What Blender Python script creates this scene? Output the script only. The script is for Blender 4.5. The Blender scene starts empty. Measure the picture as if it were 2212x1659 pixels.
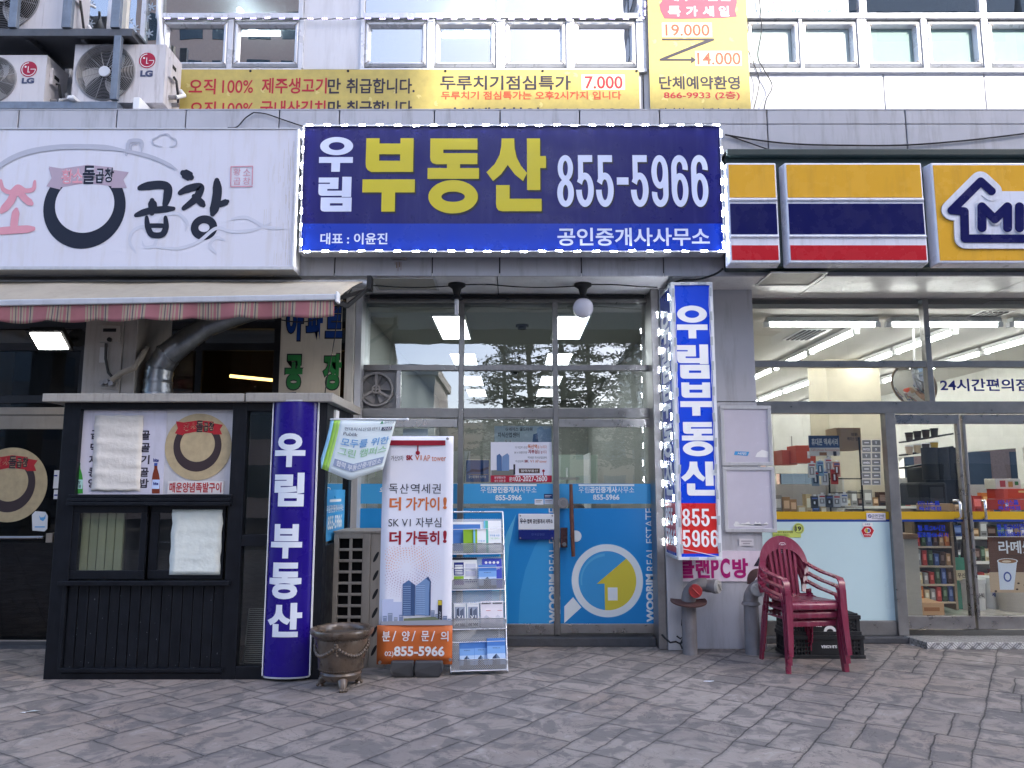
import bpy, bmesh, math, random
from mathutils import Vector, Matrix
S = bpy.context.scene
COL = S.collection
rad = math.radians
random.seed(7)
# ------------------------------------------------------------------ camera, world, sun, exposure
TH = rad(7.7); F = 1664.0; H = 1.5
cd = bpy.data.cameras.new('camera'); cam = bpy.data.objects.new('camera', cd); COL.objects.link(cam)
cam.location = (0, 0, H); cam.rotation_euler = (rad(90) + TH, 0, 0)
cd.sensor_width = 36; cd.lens = 36 * F / 2212; cd.clip_start = .05; cd.clip_end = 2000
S.camera = cam
SUN_EL, SUN_AZ = rad(34), rad(42)          # sun behind the viewer, to the right (azimuth from -Y towards +X)
sd = Vector((math.cos(SUN_EL) * math.sin(SUN_AZ), -math.cos(SUN_EL) * math.cos(SUN_AZ), math.sin(SUN_EL)))
W = bpy.data.worlds.new('World'); S.world = W; W.use_nodes = True
_n = W.node_tree.nodes; _bg = _n['Background']
_sky = _n.new('ShaderNodeTexSky'); _sky.sky_type = 'NISHITA'; _sky.sun_disc = False
_sky.sun_elevation = SUN_EL; _sky.sun_rotation = math.pi - SUN_AZ
_sky.air_density = .62; _sky.dust_density = 1.9; _sky.ozone_density = .2
W.node_tree.links.new(_sky.outputs[0], _bg.inputs[0]); _bg.inputs[1].default_value = .15
_sl = bpy.data.lights.new('sun', 'SUN'); _sl.energy = 2.0; _sl.angle = rad(.5); _sl.color = (1, .95, .87)
sun = bpy.data.objects.new('sun', _sl); COL.objects.link(sun)
sun.rotation_euler = sd.to_track_quat('Z', 'Y').to_euler()
S.view_settings.view_transform = 'Standard'; S.view_settings.look = 'None'
S.view_settings.exposure = 2.5; S.view_settings.gamma = 1
S.cycles.transparent_max_bounces = 24; S.cycles.max_bounces = 8
S.cycles.use_denoising = True
S.cycles.caustics_reflective = False; S.cycles.caustics_refractive = False
S.cycles.sample_clamp_indirect = 6
# ------------------------------------------------------------------ where a point of the street lies (photo measured 2212 wide)
CT, ST = math.cos(TH), math.sin(TH)
def ray(u, v):
    a, b = (u - 1106) / F, (829.5 - v) / F
    return Vector((a, CT - ST * b, ST + CT * b))
def P(u, v, Y):
    d = ray(u, v); t = Y / d.y
    return Vector((d.x * t, Y, H + d.z * t))
def PZ(u, v, Z):
    d = ray(u, v); t = (Z - H) / d.z
    return Vector((d.x * t, d.y * t, Z))
def ZZ(v, Y): return P(1106, v, Y).z
def XX(u, v, Y): return P(u, v, Y).x
def R(u0, v0, u1, v1, Y):
    vm = (v0 + v1) / 2
    return XX(u0, vm, Y), XX(u1, vm, Y), ZZ(v1, Y), ZZ(v0, Y)
# ------------------------------------------------------------------ materials
def lin(c):
    c /= 255
    return c / 12.92 if c <= .04045 else ((c + .055) / 1.055) ** 2.4
def C(r, g, b, k=1.0):
    return tuple(min(.86, max(.004, lin(x) * k)) for x in (r, g, b))
_mc = {}
def mat(rgb, rough=.5, metal=0, var=.07, scale=5, bump=0, bscale=40, emis=0, spec=.5, coat=0, dirt=0, dcol=(.09, .07, .055), dscale=3, name='paint', ecol=None):
    key = (rgb, rough, metal, var, scale, bump, bscale, emis, spec, coat, dirt, dcol, dscale, ecol)
    if key in _mc: return _mc[key]
    m = bpy.data.materials.new(name); m.use_nodes = True; nt = m.node_tree; N = nt.nodes; L = nt.links
    b = N['Principled BSDF']
    b.inputs['Roughness'].default_value = rough; b.inputs['Metallic'].default_value = metal
    b.inputs['Specular IOR Level'].default_value = spec; b.inputs['Coat Weight'].default_value = coat
    tc = N.new('ShaderNodeTexCoord'); src = tc.outputs['Object']
    out = None
    rgbn = N.new('ShaderNodeRGB'); rgbn.outputs[0].default_value = (*rgb, 1); out = rgbn.outputs[0]
    if var:
        n = N.new('ShaderNodeTexNoise'); n.inputs['Scale'].default_value = scale; n.inputs['Detail'].default_value = 7; n.inputs['Roughness'].default_value = .62
        L.new(src, n.inputs['Vector'])
        mr = N.new('ShaderNodeMapRange'); mr.inputs[1].default_value = .3; mr.inputs[2].default_value = .7
        mr.inputs[3].default_value = 1 - var; mr.inputs[4].default_value = 1 + var; L.new(n.outputs[0], mr.inputs[0])
        mx = N.new('ShaderNodeMix'); mx.data_type = 'RGBA'; mx.blend_type = 'MULTIPLY'; mx.inputs[0].default_value = 1
        L.new(out, mx.inputs[6]); L.new(mr.outputs[0], mx.inputs[7]); out = mx.outputs[2]
        r2 = N.new('ShaderNodeMapRange'); r2.inputs[1].default_value = .3; r2.inputs[2].default_value = .7
        r2.inputs[3].default_value = max(.02, rough - .08); r2.inputs[4].default_value = min(1, rough + .1)
        L.new(n.outputs[0], r2.inputs[0]); L.new(r2.outputs[0], b.inputs['Roughness'])
    if dirt:
        mp = N.new('ShaderNodeMapping'); mp.inputs['Scale'].default_value = (dscale * 3, dscale * 3, dscale * .35); L.new(src, mp.inputs[0])
        n2 = N.new('ShaderNodeTexNoise'); n2.inputs['Scale'].default_value = 1.5; n2.inputs['Detail'].default_value = 8; n2.inputs['Roughness'].default_value = .68
        L.new(mp.outputs[0], n2.inputs['Vector'])
        m2 = N.new('ShaderNodeMapRange'); m2.inputs[1].default_value = .5; m2.inputs[2].default_value = .78; m2.inputs[3].default_value = 0; m2.inputs[4].default_value = dirt
        L.new(n2.outputs[0], m2.inputs[0])
        mx = N.new('ShaderNodeMix'); mx.data_type = 'RGBA'; L.new(m2.outputs[0], mx.inputs[0]); L.new(out, mx.inputs[6]); mx.inputs[7].default_value = (*dcol, 1); out = mx.outputs[2]
    L.new(out, b.inputs['Base Color'])
    if bump:
        n3 = N.new('ShaderNodeTexNoise'); n3.inputs['Scale'].default_value = bscale; n3.inputs['Detail'].default_value = 5; L.new(src, n3.inputs['Vector'])
        bp = N.new('ShaderNodeBump'); bp.inputs['Strength'].default_value = bump; bp.inputs['Distance'].default_value = .02
        L.new(n3.outputs[0], bp.inputs['Height']); L.new(bp.outputs[0], b.inputs['Normal'])
    if emis:
        b.inputs['Emission Strength'].default_value = emis
        if ecol: b.inputs['Emission Color'].default_value = (*ecol, 1)
        else: L.new(out, b.inputs['Emission Color'])
    _mc[key] = m
    return m
def prt(r, g, b, rough=.45, **k):          # printed vinyl / ink, colour as it looks in even light
    k.setdefault('var', .014); k.setdefault('spec', .28)
    return mat(C(r, g, b), rough=rough, **k)
def glass(tint=(.9, .95, .93), k=2.4, rough=.004, grime=.0):
    m = bpy.data.materials.new('glass'); m.use_nodes = True; nt = m.node_tree; N = nt.nodes; L = nt.links
    N.remove(N['Principled BSDF']); o = N['Material Output']
    tr = N.new('ShaderNodeBsdfTransparent'); tr.inputs[0].default_value = (*tint, 1)
    gl = N.new('ShaderNodeBsdfGlossy'); gl.inputs['Roughness'].default_value = rough; gl.inputs[0].default_value = (1, 1, 1, 1)
    fr = N.new('ShaderNodeFresnel'); fr.inputs[0].default_value = 1.5
    ge = N.new('ShaderNodeNewGeometry')
    a = N.new('ShaderNodeMath'); a.operation = 'SUBTRACT'; a.inputs[0].default_value = 1; L.new(ge.outputs['Backfacing'], a.inputs[1])
    c = N.new('ShaderNodeMath'); c.operation = 'MULTIPLY'; c.inputs[1].default_value = k; L.new(fr.outputs[0], c.inputs[0])
    d = N.new('ShaderNodeMath'); d.operation = 'MULTIPLY'; d.use_clamp = True; L.new(a.outputs[0], d.inputs[0]); L.new(c.outputs[0], d.inputs[1])
    tc = N.new('ShaderNodeTexCoord'); nz = N.new('ShaderNodeTexNoise'); nz.inputs['Scale'].default_value = 1.7; L.new(tc.outputs['Object'], nz.inputs['Vector'])
    bp = N.new('ShaderNodeBump'); bp.inputs['Strength'].default_value = .06; bp.inputs['Distance'].default_value = .01; L.new(nz.outputs[0], bp.inputs['Height']); L.new(bp.outputs[0], gl.inputs['Normal'])
    mx = N.new('ShaderNodeMixShader'); L.new(d.outputs[0], mx.inputs[0]); L.new(tr.outputs[0], mx.inputs[1]); L.new(gl.outputs[0], mx.inputs[2])
    last = mx.outputs[0]
    if grime:
        df = N.new('ShaderNodeBsdfDiffuse'); df.inputs[0].default_value = (.6, .6, .58, 1)
        mp = N.new('ShaderNodeMapping'); mp.inputs['Scale'].default_value = (14, 14, 2); L.new(tc.outputs['Object'], mp.inputs[0])
        n2 = N.new('ShaderNodeTexNoise'); n2.inputs['Scale'].default_value = 1; n2.inputs['Detail'].default_value = 8; L.new(mp.outputs[0], n2.inputs['Vector'])
        mr = N.new('ShaderNodeMapRange'); mr.inputs[1].default_value = .4; mr.inputs[2].default_value = .8; mr.inputs[4].default_value = grime; L.new(n2.outputs[0], mr.inputs[0])
        m2 = N.new('ShaderNodeMixShader'); L.new(mr.outputs[0], m2.inputs[0]); L.new(last, m2.inputs[1]); L.new(df.outputs[0], m2.inputs[2]); last = m2.outputs[0]
    L.new(last, o.inputs[0])
    return m
# ------------------------------------------------------------------ mesh builder
_tx = {}
def glyphs(s, bold):
    k = (s, bold)
    if k not in _tx:
        c = bpy.data.curves.new('t', 'FONT'); c.body = s; c.offset = bold; c.resolution_u = 4; c.fill_mode = 'FRONT'
        o = bpy.data.objects.new('t', c); COL.objects.link(o); bpy.context.view_layer.update()
        me = o.to_mesh(); vs = [v.co.copy() for v in me.vertices]; fs = [tuple(p.vertices) for p in me.polygons]
        o.to_mesh_clear(); bpy.data.objects.remove(o); bpy.data.curves.remove(c)
        if vs:
            x0 = min(v.x for v in vs); x1 = max(v.x for v in vs); y0 = min(v.y for v in vs); y1 = max(v.y for v in vs)
            vs = [((v.x - x0) / max(1e-6, x1 - x0), (v.y - y0) / max(1e-6, y1 - y0)) for v in vs]
        _tx[k] = (vs, fs)
    return _tx[k]
def arc(cx, cy, rx, ry, a0, a1, n):
    return [(cx + rx * math.cos(rad(a0 + (a1 - a0) * i / n)), cy + ry * math.sin(rad(a0 + (a1 - a0) * i / n))) for i in range(n + 1)]
# heavy block letters, each in a unit square: ('r' rectangle / 'p' polygon / 'o' ring)
def _bl(x0, y0, x1, y1, *sh):             # from a measured box
    w, h = x1 - x0, y1 - y0
    f = lambda p: ((p[0] - x0) / w, 1 - (p[1] - y0) / h)
    out = []
    for s in sh:
        if s[0] == 'r': out.append(('p', [f((s[1], s[2])), f((s[1], s[4])), f((s[3], s[4])), f((s[3], s[2]))]))
        elif s[0] == 'p': out.append(('p', [f(q) for q in s[1]]))
        else: cx, cy = f((s[1], s[2])); out.append(('o', cx, cy, s[3] / w, s[4] / h, s[5] / w, s[6] / h))
    return out
BLOCK = {
 '부': _bl(705, 895, 1043, 1370, ('r', 722, 895, 808, 1060), ('r', 945, 895, 1030, 1115), ('r', 808, 930, 945, 1000),
         ('p', [(722, 1060), (725, 1085), (737, 1103), (760, 1115), (945, 1115), (945, 1042), (808, 1042), (808, 1060)]), ('r', 705, 1163, 1043, 1247), ('r', 830, 1247, 917, 1370)),
 '동': _bl(1125, 897, 1458, 1382, ('r', 1140, 897, 1447, 970), ('r', 1140, 970, 1225, 1020), ('p', [(1140, 1020), (1143, 1042), (1155, 1058), (1180, 1065), (1447, 1065), (1447, 993), (1225, 993), (1225, 1020)]),
         ('r', 1250, 1065, 1335, 1090), ('r', 1125, 1090, 1458, 1160), ('o', 1292, 1275, 160, 107, 76, 33)),
 '산': _bl(1508, 897, 1893, 1370, ('p', [(1605, 897), (1687, 897), (1689, 960), (1702, 1020), (1730, 1075), (1770, 1122), (1744, 1174), (1690, 1130), (1645, 1070), (1602, 1130), (1550, 1174), (1508, 1117), (1560, 1065), (1592, 1005), (1603, 950)]),
         ('r', 1770, 897, 1855, 1232), ('r', 1855, 1012, 1893, 1090), ('r', 1570, 1200, 1657, 1320), ('p', [(1570, 1320), (1573, 1345), (1585, 1362), (1610, 1368), (1863, 1368), (1863, 1288), (1657, 1288), (1657, 1320)])),
 '8': [('o', .5, .745, .46, .255, .15, .145), ('o', .5, .27, .5, .27, .16, .155)],
 '5': [('p', [(.07, .5), (.07, 1), (.93, 1), (.93, .865), (.37, .865), (.37, .5)]), ('a', .47, .33, .53, .33, .19, .2, -180, 152)],
 '6': [('o', .5, .325, .5, .325, .18, .2), ('p', [(0, .3), (.32, .3), (.32, .75), (0, .75)]), ('a', .5, .74, .5, .26, .18, .13, -8, 180)],
 '9': [('o', .5, .675, .5, .325, .18, .2), ('p', [(.68, .25), (1, .25), (1, .7), (.68, .7)]), ('a', .5, .26, .5, .26, .18, .13, 172, 360)],
 '우': _bl(423, 888, 642, 1113, ('o', 534, 947, 107, 59, 51, 26), ('r', 423, 1018, 642, 1056), ('r', 504, 1056, 560, 1113)),
 '림': _bl(425, 1085, 915, 1597, ('r', 425, 1095, 715, 1170), ('r', 590, 1170, 715, 1190), ('r', 425, 1190, 715, 1265), ('r', 425, 1265, 555, 1310),
         ('p', [(425, 1310), (432, 1340), (450, 1358), (480, 1365), (770, 1365), (770, 1290), (555, 1290), (555, 1310)]), ('r', 770, 1085, 905, 1382),
         ('r', 465, 1390, 915, 1475), ('r', 465, 1475, 600, 1550), ('r', 785, 1475, 915, 1597), ('p', [(465, 1550), (472, 1575), (490, 1590), (520, 1597), (785, 1597), (785, 1510), (600, 1510), (600, 1550)])),
}
class MB:
    def __init__(s, M=None, warp=None):
        s.v = []; s.f = []; s.fm = []; s.ms = []; s.sm = []; s.M = M; s.warp = warp
    def mi(s, m):
        if m not in s.ms: s.ms.append(m)
        return s.ms.index(m)
    def add(s, vs, fs, m, smooth=False):
        o = len(s.v); i = s.mi(m)
        for v in vs:
            v = Vector(v)
            if s.warp: v = Vector(s.warp(v))
            if s.M: v = s.M @ v
            s.v.append(v)
        for f in fs: s.f.append([o + k for k in f]); s.fm.append(i); s.sm.append(smooth)
        return s
    def box(s, x0, x1, y0, y1, z0, z1, m):
        x0, x1 = min(x0, x1), max(x0, x1); y0, y1 = min(y0, y1), max(y0, y1); z0, z1 = min(z0, z1), max(z0, z1)
        vs = [(x, y, z) for x in (x0, x1) for y in (y0, y1) for z in (z0, z1)]
        return s.add(vs, [(0, 1, 3, 2), (4, 6, 7, 5), (0, 4, 5, 1), (2, 3, 7, 6), (0, 2, 6, 4), (1, 5, 7, 3)], m)
    def pb(s, u0, v0, u1, v1, Y, d, m):    # a box whose front face, measured in the photo, stands at depth Y
        x0, x1, z0, z1 = R(u0, v0, u1, v1, Y)
        return s.box(x0, x1, Y, Y + d, z0, z1, m)
    def poly(s, pts, y, d, m):             # upright outline (x,z), front at y, thickness d (0 = print)
        a = sum(pts[i][0] * pts[(i + 1) % len(pts)][1] - pts[(i + 1) % len(pts)][0] * pts[i][1] for i in range(len(pts)))
        if a < 0: pts = pts[::-1]
        n = len(pts)
        if not d: return s.add([(x, y, z) for x, z in pts], [tuple(range(n))], m)
        vs = [(x, y, z) for x, z in pts] + [(x, y + d, z) for x, z in pts]
        fs = [tuple(range(n)), tuple(range(2 * n - 1, n - 1, -1))] + [(i, i + n, (i + 1) % n + n, (i + 1) % n) for i in range(n)]
        return s.add(vs, fs, m)
    def pp(s, uv, Y, d, m):                # outline measured in the photo at depth Y
        return s.poly([(P(u, v, Y).x, P(u, v, Y).z) for u, v in uv], Y, d, m)
    def rect(s, x0, x1, z0, z1, y, m): return s.poly([(x0, z0), (x1, z0), (x1, z1), (x0, z1)], y, 0, m)
    def pr(s, u0, v0, u1, v1, Y, m): return s.rect(*R(u0, v0, u1, v1, Y), Y, m)
    def ring(s, cx, cz, rx, rz, ix, iz, y, m, n=40, a0=0, a1=360, icz=None, d=0):
        if icz is None: icz = cz
        vs = []; k = n + 1
        for i in range(k):
            a = rad(a0 + (a1 - a0) * i / n); vs += [(cx + rx * math.cos(a), y, cz + rz * math.sin(a)), (cx + ix * math.cos(a), y, icz + iz * math.sin(a))]
        fs = [(2 * i, 2 * i + 2, 2 * i + 3, 2 * i + 1) for i in range(n)]
        if d:
            o = len(vs); vs += [(x, y + d, z) for x, _, z in vs]
            fs += [(2 * i + 1 + o, 2 * i + 3 + o, 2 * i + 2 + o, 2 * i + o) for i in range(n)]
            fs += [(2 * i + o, 2 * i + 2 + o, 2 * i + 2, 2 * i) for i in range(n)] + [(2 * i + 1, 2 * i + 3, 2 * i + 3 + o, 2 * i + 1 + o) for i in range(n)]
        return s.add(vs, fs, m)
    def disc(s, cx, cz, rx, rz, y, m, n=32, d=0): return s.poly(arc(cx, cz, rx, rz, 0, 360, n)[:-1], y, d, m)
    def text(s, t, x0, x1, z0, z1, y, m, bold=0.0, slices=0):
        vs, fs = glyphs(t, bold)
        if slices:                              # cut into upright strips so that the print can follow a curved face
            bm = bmesh.new(); bv = [bm.verts.new((a, b, 0)) for a, b in vs]
            for f in fs:
                try: bm.faces.new([bv[i] for i in f])
                except ValueError: pass
            for k in range(1, slices): bmesh.ops.bisect_plane(bm, geom=bm.verts[:] + bm.edges[:] + bm.faces[:], plane_co=(k / slices, 0, 0), plane_no=(1, 0, 0))
            bm.verts.index_update(); vs = [(v.co.x, v.co.y) for v in bm.verts]; fs = [[v.index for v in f.verts] for f in bm.faces]; bm.free()
        return s.add([(x0 + a * (x1 - x0), y, z0 + b * (z1 - z0)) for a, b in vs], fs, m)
    def pt(s, t, u0, v0, u1, v1, Y, m, bold=0.0): return s.text(t, *R(u0, v0, u1, v1, Y), Y, m, bold)
    def block(s, t, x0, x1, z0, z1, y, m):
        w, h = x1 - x0, z1 - z0; k = 0
        for g in BLOCK[t]:
            yy = y - .0003 * (k % 3); k += 1
            if g[0] == 'p': s.poly([(x0 + a * w, z0 + b * h) for a, b in g[1]], yy, 0, m)
            elif g[0] == 'a': s.ring(x0 + g[1] * w, z0 + g[2] * h, g[3] * w, g[4] * h, g[5] * w, g[6] * h, yy, m, n=40, a0=g[7], a1=g[8])
            else: s.ring(x0 + g[1] * w, z0 + g[2] * h, g[3] * w, g[4] * h, g[5] * w, g[6] * h, yy, m, n=48)
        return s
    def pblock(s, t, u0, v0, u1, v1, Y, m): return s.block(t, *R(u0, v0, u1, v1, Y), Y, m)
    def cyl(s, p0, p1, r0, m, r1=None, n=16, caps=True):
        p0, p1 = Vector(p0), Vector(p1); r1 = r0 if r1 is None else r1
        q = (p1 - p0).to_track_quat('Z', 'Y'); vs = []
        for i in range(n):
            a = 2 * math.pi * i / n; d = q @ Vector((math.cos(a), math.sin(a), 0)); vs += [p0 + d * r0, p1 + d * r1]
        fs = [(2 * i, (2 * i + 2) % (2 * n), (2 * i + 3) % (2 * n), 2 * i + 1) for i in range(n)]
        s.add(vs, fs, m, True)
        if caps:
            s.add([vs[2 * i] for i in range(n)], [tuple(range(n - 1, -1, -1))], m); s.add([vs[2 * i + 1] for i in range(n)], [tuple(range(n))], m)
        return s
    def tube(s, path, r, m, n=8):
        path = [Vector(p) for p in path]; vs = []; k = len(path)
        rr = r if isinstance(r, (list, tuple)) else [r] * k
        t0 = (path[1] - path[0]).normalized(); q = t0.to_track_quat('Z', 'Y'); ax = q @ Vector((1, 0, 0))
        for i, p in enumerate(path):
            t = (path[min(i + 1, k - 1)] - path[max(i - 1, 0)]).normalized()
            ax = (ax - t * ax.dot(t)).normalized(); b = t.cross(ax)
            vs += [p + (ax * math.cos(2 * math.pi * j / n) + b * math.sin(2 * math.pi * j / n)) * rr[i] for j in range(n)]
        fs = [(i * n + j, i * n + (j + 1) % n, (i + 1) * n + (j + 1) % n, (i + 1) * n + j) for i in range(k - 1) for j in range(n)]
        fs += [tuple(range(n - 1, -1, -1)), tuple(range((k - 1) * n, k * n))]
        return s.add(vs, fs, m, True)
    def strip(s, path, side, w, t, m):     # rectangular section (w along side, t across) swept along a path
        path = [Vector(p) for p in path]; k = len(path); vs = []
        for i, p in enumerate(path):
            tg = (path[min(i + 1, k - 1)] - path[max(i - 1, 0)]).normalized()
            sv = Vector(side[i] if isinstance(side, list) else side); sv = (sv - tg * sv.dot(tg)).normalized(); nv = tg.cross(sv)
            ww = w[i] if isinstance(w, (list, tuple)) else w
            for a, b in ((-1, -1), (1, -1), (1, 1), (-1, 1)): vs.append(p + sv * a * ww / 2 + nv * b * t / 2)
        fs = [(i * 4 + j, i * 4 + (j + 1) % 4, (i + 1) * 4 + (j + 1) % 4, (i + 1) * 4 + j) for i in range(k - 1) for j in range(4)]
        fs += [(3, 2, 1, 0), tuple((k - 1) * 4 + j for j in range(4))]
        return s.add(vs, fs, m, True)
    def lathe(s, prof, c, m, n=32):
        c = Vector(c); vs = []
        for r, z in prof: vs += [c + Vector((r * math.cos(2 * math.pi * j / n), r * math.sin(2 * math.pi * j / n), z)) for j in range(n)]
        fs = [(i * n + j, i * n + (j + 1) % n, (i + 1) * n + (j + 1) % n, (i + 1) * n + j) for i in range(len(prof) - 1) for j in range(n)]
        return s.add(vs, fs, m, True)
    def ball(s, c, r, m, n=16, k=10, sq=(1, 1, 1)):
        c = Vector(c); vs = []
        for i in range(k + 1):
            a = math.pi * i / k - math.pi / 2
            vs += [c + Vector((r * sq[0] * math.cos(a) * math.cos(2 * math.pi * j / n), r * sq[1] * math.cos(a) * math.sin(2 * math.pi * j / n), r * sq[2] * math.sin(a))) for j in range(n)]
        fs = [(i * n + j, i * n + (j + 1) % n, (i + 1) * n + (j + 1) % n, (i + 1) * n + j) for i in range(k) for j in range(n)]
        return s.add(vs, fs, m, True)
    def build(s, name, parent=None, loc=None, bevel=0, seg=2, kind=None):
        if parent is not None: base = LOC[parent]
        else: base = Vector(loc) if loc is not None else Vector((0, 0, 0))
        me = bpy.data.meshes.new(name); me.from_pydata([v - base for v in s.v], [], s.f)
        for m in s.ms: me.materials.append(m)
        me.polygons.foreach_set('material_index', s.fm); me.polygons.foreach_set('use_smooth', s.sm)
        me.update()
        if any(s.sm): me.set_sharp_from_angle(angle=rad(48))
        o = bpy.data.objects.new(name, me); COL.objects.link(o)
        if parent is not None: o.parent = parent; LOC[o] = base
        else: o.location = base; LOC[o] = base
        if bevel:
            b = o.modifiers.new('bevel', 'BEVEL'); b.width = bevel; b.segments = seg; b.limit_method = 'ANGLE'; b.angle_limit = rad(40)
        if kind: o['kind'] = kind
        return o
LOC = {}
def thing(name, label, cat, loc, group=None):
    o = bpy.data.objects.new(name, None); COL.objects.link(o); o.location = loc; o.empty_display_size = .1
    o['label'] = label; o['category'] = cat
    if group: o['group'] = group
    LOC[o] = Vector(loc)
    return o
def tag(o, label, cat, group=None):
    o['label'] = label; o['category'] = cat
    if group: o['group'] = group
    return o
def dup(o, parent=None, loc=None, label=None, rot=None):
    c = o.copy(); COL.objects.link(c)
    if parent is not None: c.parent = parent
    if loc is not None: c.location = loc
    if rot is not None: c.rotation_euler = rot
    if label: c['label'] = label
    for ch in [x for x in o.children]: dup(ch, c)
    return c
# ------------------------------------------------------------------ palette
M_clad = mat(C(176, 178, 186), rough=.42, var=.05, scale=2.5, dirt=.45, dscale=2.2, name='cladding')
M_cladu = mat(C(212, 213, 218), rough=.34, var=.04, scale=1.5, dirt=.25, dscale=1.6, name='cladding')
M_alu = mat(C(196, 198, 202), rough=.38, metal=.35, var=.06, scale=6, dirt=.2, name='aluminium')
M_ss = mat((.34, .33, .325), rough=.3, metal=1, var=.12, scale=9, name='stainless')
M_ssd = mat((.30, .29, .285), rough=.36, metal=.9, var=.15, scale=7, name='stainless')
M_seam = mat((.035, .035, .04), rough=.9, var=0)
M_soff = mat((.80, .80, .80), rough=.35, var=.05, scale=3, dirt=.3, name='soffit')
M_black = mat((.0055, .007, .0105), rough=.38, var=.25, scale=9, spec=.22, dirt=.22, dcol=(.03, .032, .036), dscale=5, name='black')
M_blk2 = mat((.013, .0135, .015), rough=.5, var=.2, spec=.25, name='black')
M_white = mat((.78, .79, .80), rough=.45, var=.05)
M_cream = mat(C(205, 203, 196), rough=.5, var=.06, dirt=.35, dscale=4)
M_stone = mat((.055, .058, .066), rough=.6, var=.25, scale=14, bump=.2, bscale=60)
M_int = mat((.62, .62, .58), rough=.7, var=.04)
M_steel = mat(C(120, 130, 142), rough=.5, metal=.5, var=.2, scale=10, dirt=.3)
M_dark = mat((.008, .0075, .008), rough=.7, var=.3, scale=4, spec=.1)
M_cable = mat((.012, .012, .014), rough=.55, var=0)
G_clear = glass((.90, .935, .92), 3.8)
G_store = glass((.95, .97, .96), 2.2)
G_up = glass((.35, .40, .43), 8.0)
G_dark = glass((.55, .55, .53), .9, grime=.008)
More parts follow.
